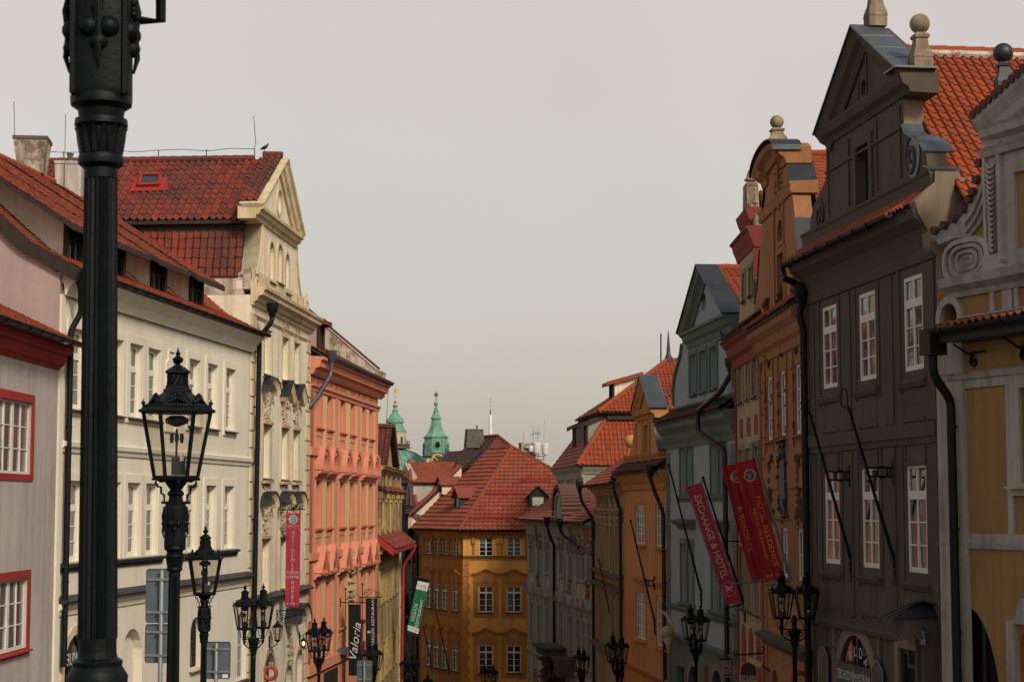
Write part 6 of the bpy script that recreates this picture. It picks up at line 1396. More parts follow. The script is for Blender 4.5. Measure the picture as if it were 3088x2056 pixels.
for c in wc:
    w.win((c - .56, c + .56, *ra), cols=2, tr=.71, trw=.17, bars=(2, 0), frame='white_frame', pane='pane', fw=.09, mull=.07)
    w.win((c - .56, c + .56, *rb), cols=2, tr=.71, trw=.17, bars=(2, 0), frame='white_frame', pane='pane', fw=.09, mull=.07)
    for z0, z1 in (ra, rb):
        for a in ((c - .85, c - .72, z0 - .42, z1 + .5), (c + .72, c + .85, z0 - .42, z1 + .5)): mo.fbox(f, *a, -.01, .03)
        mo.fbox(f, c - .72, c + .72, z1 + .37, z1 + .5, -.01, .03); cornice(mo, f, c - .8, c + .8, z0 - .2, [(-.02, -.16), (.05, -.14), (.1, -.04), (.1, 0), (-.02, .03)])
        zp = z0 - .95
        for a in ((c - .62, c - .55, zp - .95, zp), (c + .55, c + .62, zp - .95, zp), (c - .55, c + .55, zp - .07, zp), (c - .55, c + .55, zp - .95, zp - .88)): mo.fbox(f, *a, -.01, .03)
zl = (f.sz(*KU(180, 760))[1] + f.sz(*KU(1210, 620))[1]) / 2; zl2 = f.sz(*KW(400, 960))[1]
cornice(mo, f, 0, L, zl, [(-.02, -.42), (.04, -.4), (.05, -.3), (.09, -.26), (.1, -.05), (.1, 0), (-.02, .03)]); cornice(mo, f, 0, wc[2] - 1.1, zl2, [(-.02, -.3), (.08, -.28), (.1, -.18), (.06, -.14), (.06, 0), (-.02, .02)])
for s in [(wc[0] + wc[1]) / 2, (wc[1] + wc[2]) / 2, .3, L - .35]:
    for z0, z1 in ((zl + .04, zev - 1.0), (zl2 + .03, zl - .43)): mo.fbox(f, s - .24, s + .24, z0, z1, -.01, .028)
cornice(mo, f, 0, L, zev - .02, [(-.03, -.95), (.05, -.95), (.08, -.8), (.05, -.75), (.1, -.55), (.2, -.35), (.42, -.18), (.46, -.05), (.46, 0), (-.03, .02)])
shop = px_arch(f, KW, 250, 590, 1120, zb=gl)
w.win(shop, arch=(shop[1] - shop[0]) / 2, cols=2, bars=(0, 0), frame='slate', pane='pane_dark', fw=.06, sur=True, surm=M['tan_trim_lit_side'], surw=.28, surd=.04)
r = f.rect(KW(845, 1262), KW(1095, 1568)); w.win((r[0], r[1], gl + .3, r[3]), cols=2, bars=(0, 0), frame='wood_dark', pane='void', fw=.12, sur=True, surm=M['tan_trim_lit_side'], surw=.25, surd=.06)
w.build(); mo.build('facade_moulding', M['taupe_trim'], T)
rr_ = f.rect(KW(195, 985), KW(625, 1560)); m = MB(); m.fbox(f, rr_[0], shop[0] - .3, gl, rr_[3], -.01, .02); m.fbox(f, shop[1] + .3, rr_[1], gl, rr_[3], -.01, .02); m.build('stone_pier', M['tan_trim_lit_side'], T)
roof_part(T, [[f.P(-.05, zev + .03, .5), f.P(L - .3, zev + .03, .5), f.P(L - .3, zev + .45, -.02), f.P(-.05, zev + .45, -.02)]], M['tile_mid'], 'eave_tiles', tw=.22, th=.35, amp=.06, step=.03)
gutter(T, f, -.15, L - .95, zev + .02, .6, .1)
pp = lambda x, y: f.sz(*KS(x, y)); pt = lambda x, y: f.sz(*KT(x, y))
ap = f.sz(*KS(470, 228), .34); lf = f.sz(*KS(155, 1150), .34); rf = f.sz(*KS(845, 588), .34); zb_ = (lf[1] + rf[1]) / 2
eL, eR = pp(255, 1300)[0], pp(905, 900)[0]; zbase = (pt(65, 590)[1] + pt(905, 105)[1]) / 2; s0b, s1b = pt(65, 590)[0], min(L - .02, pt(1085, 200)[0])
vz = (pt(235, 190)[1] + pp(935, 1110)[1]) / 2
out = [(s0b, zev), (s1b, zev), (s1b, zbase + .02), (s1b - .35, zbase + .15)] + bez((s1b - .3, zbase + .15), (s1b - .25, vz - .1), (eR + .1, vz - .15), (eR, vz + .25), 6) + [(eR, zb_), (ap[0], ap[1] - .2), (eL, zb_)] + bez((eL, vz + .25), (eL - .1, vz - .15), (s0b + .5, vz - .1), (s0b + .45, zbase), 6) + [(s0b, zbase)]
G = Wall(T, f, out, M['taupe'], .42, .25, 'gable')
r = f.rect(KS(518, 1225), KS(628, 1568)); G.win((r[0], r[1], pt(540, 290)[1], pp(573, 1225)[1]), cols=1, bars=(0, 0), frame='taupe_trim', pane='void', fw=.05, sur=True, surm=M['taupe_trim'], surw=.2, surd=.05)
oc = pp(568, 742); ox = (pp(592, 742)[0] - pp(544, 742)[0]) / 2; oz = (pp(568, 672)[1] - pp(568, 812)[1]) / 2
G.hole(arc(oc[0], oc[1], ox, oz, 0, 345, 23)); G.build()
m = MB(); m.prism(f, arc(oc[0], oc[1], ox, oz, 0, 345, 23), -.24, -.22); m.build('oculus', M['void'], T)
m = MB(); m.sweep(f, [(lf[0], lf[1]), (ap[0], ap[1]), (rf[0], rf[1])], [(-.46, -.02), (-.46, .06), (-.3, .14), (-.22, .24), (-.05, .3), (0, .34), (0, -.5)])
cornice(m, f, lf[0] + .05, rf[0], zb_ + .05, [(-.56, -.4), (.04, -.38), (.08, -.28), (.2, -.2), (.26, -.05), (.26, 0), (-.56, .03)])
q = .32
for a in ((oc[0] - q, oc[0] - q + .05, oc[1] - .75, oc[1] + .62), (oc[0] + q - .05, oc[0] + q, oc[1] - .75, oc[1] + .75), (oc[0] - q + .05, oc[0] + q - .05, oc[1] + .6, oc[1] + .66)): m.fbox(f, *a, -.01, .03)
for s in (eL + .2, r[0] - .55, r[1] + .5, eR - .15): m.fbox(f, s - .025, s + .025, zbase + .2, zb_ - .45, -.01, .04)
m.fbox(f, eL, eR, zb_ - .95, zb_ - .90, -.01, .04); cornice(m, f, s0b, s1b, zbase + .05, [(-.02, -.4), (.04, -.4), (.06, -.1), (.1, -.04), (.1, 0), (-.02, .04)])
for cs_, dr in ((pt(195, 400), -1), (pp(985, 1330), 1)):
    scroll(m, f, cs_[0], cs_[1], .42, 1.6, .07, .06, dr, 90, 0, .8)
m.build('gable_moulding', M['taupe_trim'], T)
m = MB(); m.sweep(f, [(lf[0] - .04, lf[1] + .02), (ap[0], ap[1] + .02), (rf[0] + .05, rf[1] + .01)], [(0, -.34), (0, .38), (.03, .38), (.03, -.34)])
for k in (.27, .55, .78): s = ap[0] + (rf[0] - ap[0]) * k; z = ap[1] + (rf[1] - ap[1]) * k; m.fbox(f, s - .02, s + .02, z, z + .07, -.33, .37)
cornice(m, f, rf[0] - .6, rf[0] + .1, rf[1] + .06, [(-.50, -.03), (.40, -.03), (.40, .01), (-.50, .01)])
vr = bez((s1b - .28, zbase + .15), (s1b - .23, vz - .1), (eR + .12, vz - .15), (eR + .02, vz + .28), 6); m.sweep(f, vr[1:], [(0, -.56), (0, .06), (-.04, .06), (-.04, -.56)])
cyl = pp(990, 1325); m.prism(f, arc(cyl[0] + .05, cyl[1], .40, .44, 0, 345, 23), -.46, .03)
m.sweep(f, [(s1b - .4, zbase + .17), (s1b + .03, zbase + .03)], [(0, -.56), (0, .06), (.035, .06), (.035, -.56)]); m.build('sheet_cover', M['zinc'], T)
tz = math.atan2(f.t.y, f.t.x)
finial_ball(T, f.P(rf[0] - .12, rf[1] + .06, -.22), .205, 'r_stone', .72, .38, rz=tz); finial_ball(T, f.P(lf[0] + .3, lf[1] + .2, -.3), .2, 'r_stone', .6, .38, rz=tz); finial_ball(T, f.P(ap[0], ap[1] + .0, -.2), .22, 'r_stone', .78, .40, rz=tz)
# near end wall with light painted in as tan, with the cornice outline
fs = Fac(f.P(L + .01, 0, .55)[:2], f.P(L + .01, 0, -7.5)[:2])
m = MB(); m.prism(fs, [(.55, gl), (8, gl), (8, zev), (1.1, zev + .6), (1.02, zbase + .0), (.56, zbase + .0), (.55, zev + .5), (.14, zev + .12), (.20, zev - .12), (.40, zev - .45), (.42, zev - .75), (.55, zev - .95)], -.35, .02); m.build('side_wall', M['tan_trim_lit_side'], T)
m = MB(); m.fbox(f, eR - .01, eR + .02, vz + .3, zb_ - .38, -.42, -.005); m.build('gable_return', M['tan_trim_lit_side'], T)  # thin tan skin paints the lit side of the gable
zr = (HORIZON - 147) / FPX * (f.P(ap[0], 0).y + .35); kk = (ap[1] - rf[1]) / (rf[0] - ap[0]) * 1.0; tq = f.sz(2868, 531, -.4); kk = (zr - tq[1]) / (tq[0] - ap[0]); print('R1 pitch', kk)
roof_part(T, [[f.P(L + .7, zr - kk * (L + .7 - ap[0]), -.40), f.P(L + .7, zr - kk * (L + .7 - ap[0]), -9), f.P(ap[0], zr, -9), f.P(ap[0], zr, -.40)], [f.P(0, zr - kk * ap[0], -9), f.P(0, zr - kk * ap[0], -.55), f.P(ap[0], zr, -.55), f.P(ap[0], zr, -9)]], M['tile_bright'], tw=.205, th=.30, amp=.05, step=.03, kind='half', jit=.004)
m = MB(); ridge_tiles(m, f.P(ap[0], zr + .06, -.5), f.P(ap[0], zr + .06, -9), .11, .42); m.build('ridge', M['tile_bright'], T)
m = MB(); m.tube([f.P(ap[0] + .12, zr - .05, -.36), f.P(ap[0] + .12, zr - .05, -9)], .1, 6); m.build('ridge_mortar', M['dirty_wall'], T)
m = MB(); m.prism(f, [(0, zev), (L, zev), (L, zr - kk * (L - ap[0]) - .2), (ap[0], zr - .2), (0, zr - kk * ap[0] - .2)], -8.8, -.6); m.build('attic', M['taupe'], T)
hopper_pipe(T, [at(*KN(1330, 330), f.P(0, 0).y - .1), f.P(.12, zev - 1.15, .25), f.P(.10, zev - 1.6, .14), f.P(.10, gl + 1, .14)], .09, 'pipe_black')
m = MB(); m.tube([f.P(-.1, zev - .05, .6), f.P(.2, zev - .35, .62), at(*KN(1330, 300), f.P(0, 0).y - .1)], .08, 8); m.build('downpipe', M['pipe_black'], T)
# door canopy
m = MB(); s0, s1 = f.sz(*KW(700, 930), .8)[0], L - .15; z0 = f.sz(*KW(900, 975), .9)[1]; z1 = f.sz(*KW(1070, 800))[1]; sc_ = (s0 + s1) / 2
prof = bez((.95, z0), (.55, z0 + .12), (.35, z0 + .35), (.12, z1), 6)
for i in range(6):
    (d0, za), (d1, zb2) = prof[i], prof[i + 1]; k0, k1 = i / 6 * .75, (i + 1) / 6 * .75
    m.add([f.P(s0 + k0, za, d0), f.P(s1 - k0, za, d0), f.P(s1 - k1, zb2, d1), f.P(s0 + k1, zb2, d1)], [(0, 1, 2, 3)]); m.add([f.P(s0 + k0, za, d0), f.P(s0 + k1, zb2, d1), f.P(s0 + k1, zb2, 0), f.P(s0 + k0, za, 0)], [(0, 1, 2, 3)]); m.add([f.P(s1 - k0, za, d0), f.P(s1 - k0, za, 0), f.P(s1 - k1, zb2, 0), f.P(s1 - k1, zb2, d1)], [(0, 1, 2, 3)])
for q in (.28, .72): m.tube([f.P(s0 + (s1 - s0) * q + (.5 - q) * i * .12, prof[i][1] + .01, prof[i][0]) for i in range(7)], .025, 5)
m.build('door_canopy', M['slate'], T)
m = MB(); m.fbox(f, s0 + .1, s1 - .1, z0 - .42, z0 - .01, -.01, .7); m.fbox(f, s0 + .2, s0 + .55, gl, z0 - .42, -.01, .3); m.fbox(f, s1 - .5, s1 - .12, gl, z0 - .42, -.01, .3); m.build('door_case', M['taupe'], T)
m = MB(); c = f.sz(*KW(822, 1085), .33); m.fbox(f, c[0] - .16, c[0] + .16, c[1] - .17, c[1] + .17, .305, .33); o = m.build('house_number', M['r_red'], T)
m = MB(); put_text(m, '224', f.P(c[0], c[1] + .03, .333), f.t, Vector((0, 0, 1)), h=.17, w=.24); m.build('numeral', M['white_frame'], T, o)
M['enamel_blue'] = simple('blue_enamel', (.02, .03, .12), .35)
m = MB(); c = f.sz(*KW(1048, 1125), .33); m.fbox(f, c[0] - .16, c[0] + .16, c[1] - .17, c[1] + .17, .305, .33); o = m.build('house_number', M['enamel_blue'], T)
m = MB(); put_text(m, '45', f.P(c[0], c[1], .333), f.t, Vector((0, 0, 1)), h=.19); m.build('numeral', M['white_frame'], T, o)
# shop writing
m = MB(); zc_ = shop[3] - (shop[1] - shop[0]) / 2; scx = (shop[0] + shop[1]) / 2; R = (shop[1] - shop[0]) * .36
for i, ch in enumerate('NERUDA'):
    a = math.radians(166 - i * 23); put_text(m, ch, f.P(scx + R * math.cos(a), zc_ + R * math.sin(a), -.02), f.t * math.sin(a) - Vector((0, 0, 1)) * math.cos(a), f.t * math.cos(a) + Vector((0, 0, 1)) * math.sin(a), h=.22)
m.build('lettering', M['white_frame'], T)
m = MB(); z = f.sz(*KW(470, 1520))[1]; m.fbox(f, shop[0] + .05, shop[1] - .05, z - .24, z + .24, -.02, .08); o = m.build('shop_sign', M['slate'], T)
m = MB(); put_text(m, 'OBCHOD VŠM MOŽNÝM', f.P(scx, z, .083), f.t, Vector((0, 0, 1)), h=.26, w=(shop[1] - shop[0]) * .9); m.build('lettering', M['white_frame'], T, o)

# ================================================================== RIGHT: yellow house at the picture edge
A = corner(2838, 34.75); f = Fac(A, (A[0] + 2.4, 34.75 - 6.1)); L = f.L; gl = gz(33) - 1; F0R = f
kz = lambda x, y: f.sz(*KZ(x, y)); pt = lambda x, y: f.sz(*KT(x, y)); pu = lambda x, y: f.sz(*KU(x, y)); pw = lambda x, y: f.sz(*KW(x, y))
T = Thing('gable_house', 'golden yellow house with white stucco volute gable and dark arched gate', 'house', gbase(f))
zl2 = (pt(1350, 1215)[1] + pt(1780, 1165)[1]) / 2; zl1 = (pt(1140, 960)[1] + pt(1780, 840)[1]) / 2
z_e = pt(1400, 1330)[1]
w = Wall(T, f, [(0, gl), (L, gl), (L, z_e + .1), (0, z_e + .1)], M['r_yellow'], 9, .2)
wx = pu(1961, 800)[0]; w.win((wx - .04, wx + 1.1, pu(1900, 1165)[1], pu(1900, 345)[1]), cols=2, tr=.7, bars=(2, 0), frame='white_frame', pane='pane', sur=True, surm=M['r_white'], surw=.26, surd=.07, sill=.3, sillm='r_white', silld=.2)
da = (pw(1432, 1100)[0], pw(1850, 1100)[0]); dz_ = pw(1440, 825)[1]
qa = bez((da[1], gl), (da[1], dz_ - 1.2), ((da[0] + da[1]) / 2 + .2, dz_), (da[0], dz_), 10)
w.hole([(da[0], gl)] + qa)
d2 = pw(1935, 1000)[0]; w.hole(aloop((d2 + .05, d2 + 1.4, gl, pw(1990, 960)[1])))
w.build()
m = MB(); pil = (0, pu(1470, 600)[0]); z_a, z_b = pu(1600, 235)[1], pu(1600, 335)[1]
m.fbox(f, .0, pil[1], gl + 2.0, z_e, -.01, .07)
m.fbox(f, pil[1] + .003, L, z_b, z_a, -.01, .05); cornice(m, f, 0, L, z_a + .08, [(-.02, -.12), (.1, -.12), (.14, -.04), (.18, 0), (-.02, .03)])
z_c, z_d = pw(1700, 155)[1], pw(1700, 245)[1]; m.fbox(f, pil[1] + .003, L, z_d, z_c, -.01, .05); cornice(m, f, 0, L, z_d, [(-.02, -.14), (.06, -.1), (.09, 0), (-.02, .01)])
m.fbox(f, wx - .45, wx - .30, z_d, z_b, -.01, .048)
m.fbox(f, d2 - .12, d2 + .1, gl, pw(1960, 985)[1], -.01, .12); p = bez((d2 - .12, pw(1850, 1000)[1]), (d2 + .15, pw(1850, 990)[1]), (d2 + .2, pw(1950, 800)[1]), (d2 + .3, pw(1980, 760)[1]), 6); m.prism(f, p + [(d2 + 1.7, pw(1980, 760)[1]), (d2 + 1.7, pw(1850, 1000)[1])], -.01, .10); m.build('pilaster', M['r_white'], T)
m = MB(); m.prism(f, [(da[0], gl)] + qa, -.19, -.12); m.build('gate', M['pane_dark'], T)
m = MB(); m.fbox(f, f.sz(2832, 1015, .62)[0], L, z_e - .15, z_e + .1, 0, .62); m.build('soffit', M['slate'], T)
s_e = f.sz(2832, 1015, .72)[0]
roof_part(T, [[f.P(s_e, z_e + .12, .72), f.P(L, z_e + .12, .72), f.P(L, zl2 - .05, -.02), f.P(s_e, zl2 - .05, -.02)]], M['tile_mid'], 'eave_tiles', tw=.22, th=.35, amp=.06, step=.03)
gutter(T, f, s_e - .1, L, z_e + .08, .8, .11)
for sx_ in (1.15, 2.65): 
    m = MB(); scroll(m, f, sx_, z_e - .5, .12, 1.3, .03, .05); m.tube([f.P(sx_, z_e - .38, .06), f.P(sx_ + .15, z_e - .36, .3), f.P(sx_ + .1, z_e - .2, .55)], .02, 5); m.tube([f.P(sx_ - .2, z_e - .34, .06), f.P(sx_ + .4, z_e - .34, .06)], .02, 5); m.build('iron_bracket', M['iron'], T)
for k in range(3):
    s = 2.2 + k * 1.9
# attic storey and gable
attic = Wall(T, f, [(.0, z_e + .1), (L, z_e + .1), (L, zl1), (.0, zl1)], M['r_yellow'], .6, .35, 'attic_storey')
r = (pt(1165, 1180)[0], pt(1300, 1180)[0], zl2 + .02, pt(1232, 1085)[1]); attic.hole(aloop(r)); attic.build()
m = MB(); m.sweep(f, aloop(r)[1:] + [(r[0], r[2])], [(0, -.01), (0, .09), (-.14, .09), (-.14, -.01)])
cornice(m, f, f.sz(2826, 868, .3)[0], L, zl1 + .1, [(-.6, -.36), (.06, -.36), (.1, -.26), (.2, -.2), (.26, -.16), (.3, 0), (-.6, .04)]); cornice(m, f, r[1] + .16, L, zl2 + .06, [(-.02, -.3), (.1, -.28), (.12, -.06), (.2, -.02), (.2, 0), (-.02, .05)])
for x in (1565, 1665, 1760): s = pt(x, 1070)[0]; m.fbox(f, s - .07, s + (.2 if x == 1665 else .05), zl2 + .06, zl1 - .27, -.01, .06)
# volute gable
vc = f.sz(*KZ(412, 1205), .16); vr = (kz(625, 1205)[0] - kz(190, 1205)[0]) / 2; vzr = (kz(410, 975)[1] - kz(410, 1420)[1]) / 2
for k, (rx, ww, dd) in enumerate(((1.0, .10, .18), (.74, .08, .16), (.48, .07, .14), (.25, .05, .11))):
    pth = [(vc[0] + vr * rx * math.copysign(abs(math.cos(a)) ** .75, math.cos(a)), vc[1] + vzr * rx * .96 * math.copysign(abs(math.sin(a)) ** .75, math.sin(a))) for a in [2 * math.pi * i / 32 for i in range(31)]]
    m.sweep(f, pth, [(0, -.3), (0, dd), (ww, dd + .02), (ww, -.3)], True)
m.prism(f, [(vc[0] + vr * 1.0 * math.copysign(abs(math.cos(a)) ** .75, math.cos(a)), vc[1] + vzr * math.copysign(abs(math.sin(a)) ** .75, math.sin(a))) for a in [2 * math.pi * i / 32 for i in range(32)]], -.4, .10)
so = [kz(606, 225), kz(585, 390), (kz(545, 540)), kz(475, 685), kz(395, 800), kz(300, 865), kz(215, 925), kz(120, 965)]
si = [kz(655, 690), kz(570, 870), kz(475, 985), kz(330, 1000), kz(185, 1060)]
m.prism(f, so + list(reversed(si[:])) + [kz(650, 240)], -.5, .06); m.sweep(f, list(reversed([kz(628, 420), kz(600, 560), kz(530, 740), kz(440, 870)])), [(-.03, .05), (-.03, .12), (.03, .12), (.03, .05)]); m.sweep(f, list(reversed([kz(650, 560), kz(610, 680), kz(540, 830), kz(455, 945)])), [(-.03, .05), (-.03, .12), (.03, .12), (.03, .05)])
# pilaster with hanging drapery
p0, p1 = kz(645, 700)[0], kz(808, 700)[0]; zt_, zb2 = kz(720, 215)[1], kz(740, 1160)[1]
m.fbox(f, p0, p0 + .07, zb2, zt_, -.01, .16); m.fbox(f, p1 - .10, p1, zb2, zt_, -.01, .16); m.fbox(f, p0 + .07, p1 - .10, zb2, zt_, -.01, .08)
m.prism(f, [(p0 - .12, zl1 + .1), (p1 + .12, zl1 + .1), (p1 + .1, zb2 - .28), (p1, zb2 - .18), (p1 + .04, zb2 - .1), (p1, zb2), (p0, zb2), (p0 - .04, zb2 - .1), (p0, zb2 - .18), (p0 - .1, zb2 - .28)], -.02, .2)
nsw = 17
for k in range(nsw):
    z = zt_ - .12 - (zt_ - zb2 - .2) * k / nsw; h = (p1 - p0 - .2) / 2 * (1 - .5 * k / nsw); c_ = (p0 + p1) / 2 - .015
    m.sweep(f, [(c_ + h * math.cos(math.radians(t)), z + .11 * math.sin(math.radians(t))) for t in range(180, 361, 30)], [(-.015, .07), (-.015, .16), (.02, .13), (.02, .07)])
zc2 = kz(720, 60)[1]; zc3 = kz(700, 0)[1] + .62
cornice(m, f, p0 - .04, L, zt_ + .12, [(-.02, -.14), (.16, -.14), (.2, -.05), (.24, 0), (-.02, .04)]); m.fbox(f, p0, p1, zt_ + .16, zc3 - .3, -.01, .14); m.fbox(f, p0 + .08, p1 - .08, zt_ + .3, zc3 - .5, .14, .17)
s_y = kz(905, 700)[0]; m.fbox(f, p1 + .003, s_y, zl1 + .1, zt_ - .02, -.01, .07); m.fbox(f, s_y, L, zt_ - .42, zt_ - .02, -.01, .07); m.fbox(f, s_y, L, zl1 + .1, zl1 + .42, -.01, .07)
pc0, pcz = f.sz(*KS(1530, 1090), .3), 0; zpc = (f.sz(*KS(1540, 1085), .3)[1] + f.sz(*KS(1900, 970), .3)[1]) / 2
cornice(m, f, pc0[0], L, zpc, [(-.5, -.42), (.08, -.4), (.12, -.25), (.26, -.18), (.3, -.05), (.34, 0), (-.5, .04)])
q0 = f.sz(*KS(1475, 1000), .36); q1 = f.sz(*KS(1926, 590), .36); dq = (q1[0] - q0[0], q1[1] - q0[1]); q2 = (q0[0] + dq[0] * 2.2, q0[1] + dq[1] * 2.2)
m.sweep(f, [q0, q2], [(-.85, -.02), (-.85, .06), (-.6, .1), (-.45, .2), (-.3, .22), (-.12, .34), (0, .36), (0, -.5)])
m.build('stucco', M['r_white'], T)
m = MB(); m.prism(f, [(kz(480, 1320)[0], zl1 + .05), (L, zl1 + .05), (L, zpc), (p0 + .02, zpc), (p0 + .02, zb2 + 1.2), kz(570, 870), kz(475, 985)], -.5, .0); m.prism(f, [(pc0[0] + .2, zpc), (L, zpc), (L, q0[1] + (L - q0[0]) * dq[1] / dq[0] - .4), (q0[0] + .4, q0[1] + .0)], -.5, -.005); m.build('gable', M['r_yellow'], T)
m = MB()
def cop(path, n, d0=.17):
    d = 0; segs = []
    for (a, b), (c, e) in zip(path, path[1:]):
        k = max(1, int(math.hypot(c - a, e - b) / n))
        for i in range(k): segs.append((a + (c - a) * (i + .5) / k, b + (e - b) * (i + .5) / k))
    for s, z in segs: m.tube([f.P(s, z + .03, d0), f.P(s, z + .05, -.5)], [.085, .075], 7)
cop([q0, q2], .17, .40); m.build('coping_tiles', M['tile_dark'], T); m = MB(); cop(so, .17); m.build('coping_tiles', M['tile_dark'], T)
c = f.sz(3025, 159, -.8); finial_ball(T, f.P(c[0], c[1] - .75, -.8), .19, 'slate', .55, .3)
hp = at(*KT(1080, 1350), 34.3); s_h = f.sz(*KT(1085, 1370), .6)[0]; s_p = f.sz(2874, 1400, .2)[0]; m = MB(); m.fbox(f, s_h - .17, s_h + .17, hp.z - .38, hp.z + .10, .42, .80); m.build('rain_hopper', M['pipe'], T)
hopper_pipe(T, [f.P(s_h, hp.z - .3, .62), f.P(s_h, hp.z - .75, .62), f.P(s_p, hp.z - 1.2, .22), f.P(s_p, gl + 1, .2)], .085, 'pipe_black', False)
zr = q0[1] + .6
# ================================================================== ground, road, pavements
def lerp_t(tab, y):
    for (a, b), (c, d) in zip(tab, tab[1:]):
        if y <= c: return b + (d - b) * (y - a) / (c - a)
    return tab[-1][1]
XL = [(-20, -11.6), (45, -11.1), (62, -8.95), (73, -8.15), (90, -6.65), (106, -6.55), (127, -6.5)]
XR = [(-20, 14), (28, 10.6), (35, 8.3), (43.6, 7.1), (57, 7.0), (68, 5.8), (78, 4.7), (90, 4.1), (112, .95), (127, .9)]
M['cobble'] = simple('granite_cobbles', (.09, .085, .08), .75, 0, .35, .4, 2.0, .6)
M['flag'] = simple('pavement_setts', (.14, .13, .12), .8, 0, .3, .3, 3.0, .4)
M['earth'] = simple('town_ground', (.10, .09, .075), .9, 0, .3, .2, .2)
ys = list(range(-20, 124, 6)) + [124]
m = MB(); st_ = [y for y in range(-60, 400, 20)] + [600, 1200, 2500, 5000]
vs = []; fs = []
for y in st_: vs += [(-3000, y, gz(y) - .05), (3000, y, gz(y) - .05)]
fs = [(2 * i, 2 * i + 1, 2 * i + 3, 2 * i + 2) for i in range(len(st_) - 1)]
m.add(vs, fs); structure(m.build('ground', M['earth']))
def strip(xa, xb, dz, th):
    q = MB(); vs = []
    for y in ys: a, b, z = xa(y), xb(y), gz(y) + dz; vs += [(a, y, z), (b, y, z), (b, y, z - th), (a, y, z - th)]
    fs = []
    for i in range(len(ys) - 1):
        for j in range(4): fs.append((4 * i + j, 4 * i + (j + 1) % 4, 4 * i + 4 + (j + 1) % 4, 4 * i + 4 + j))
    q.add(vs, fs); return q
structure(strip(lambda y: lerp_t(XL, y) + 1.9, lambda y: lerp_t(XR, y) - 1.3, 0, .1).build('road', M['cobble']))
structure(strip(lambda y: lerp_t(XL, y) - .3, lambda y: lerp_t(XL, y) + 1.9, .12, .25).build('pavement', M['flag']))
structure(strip(lambda y: lerp_t(XR, y) - 1.3, lambda y: lerp_t(XR, y) + .3, .12, .25).build('pavement', M['flag']))

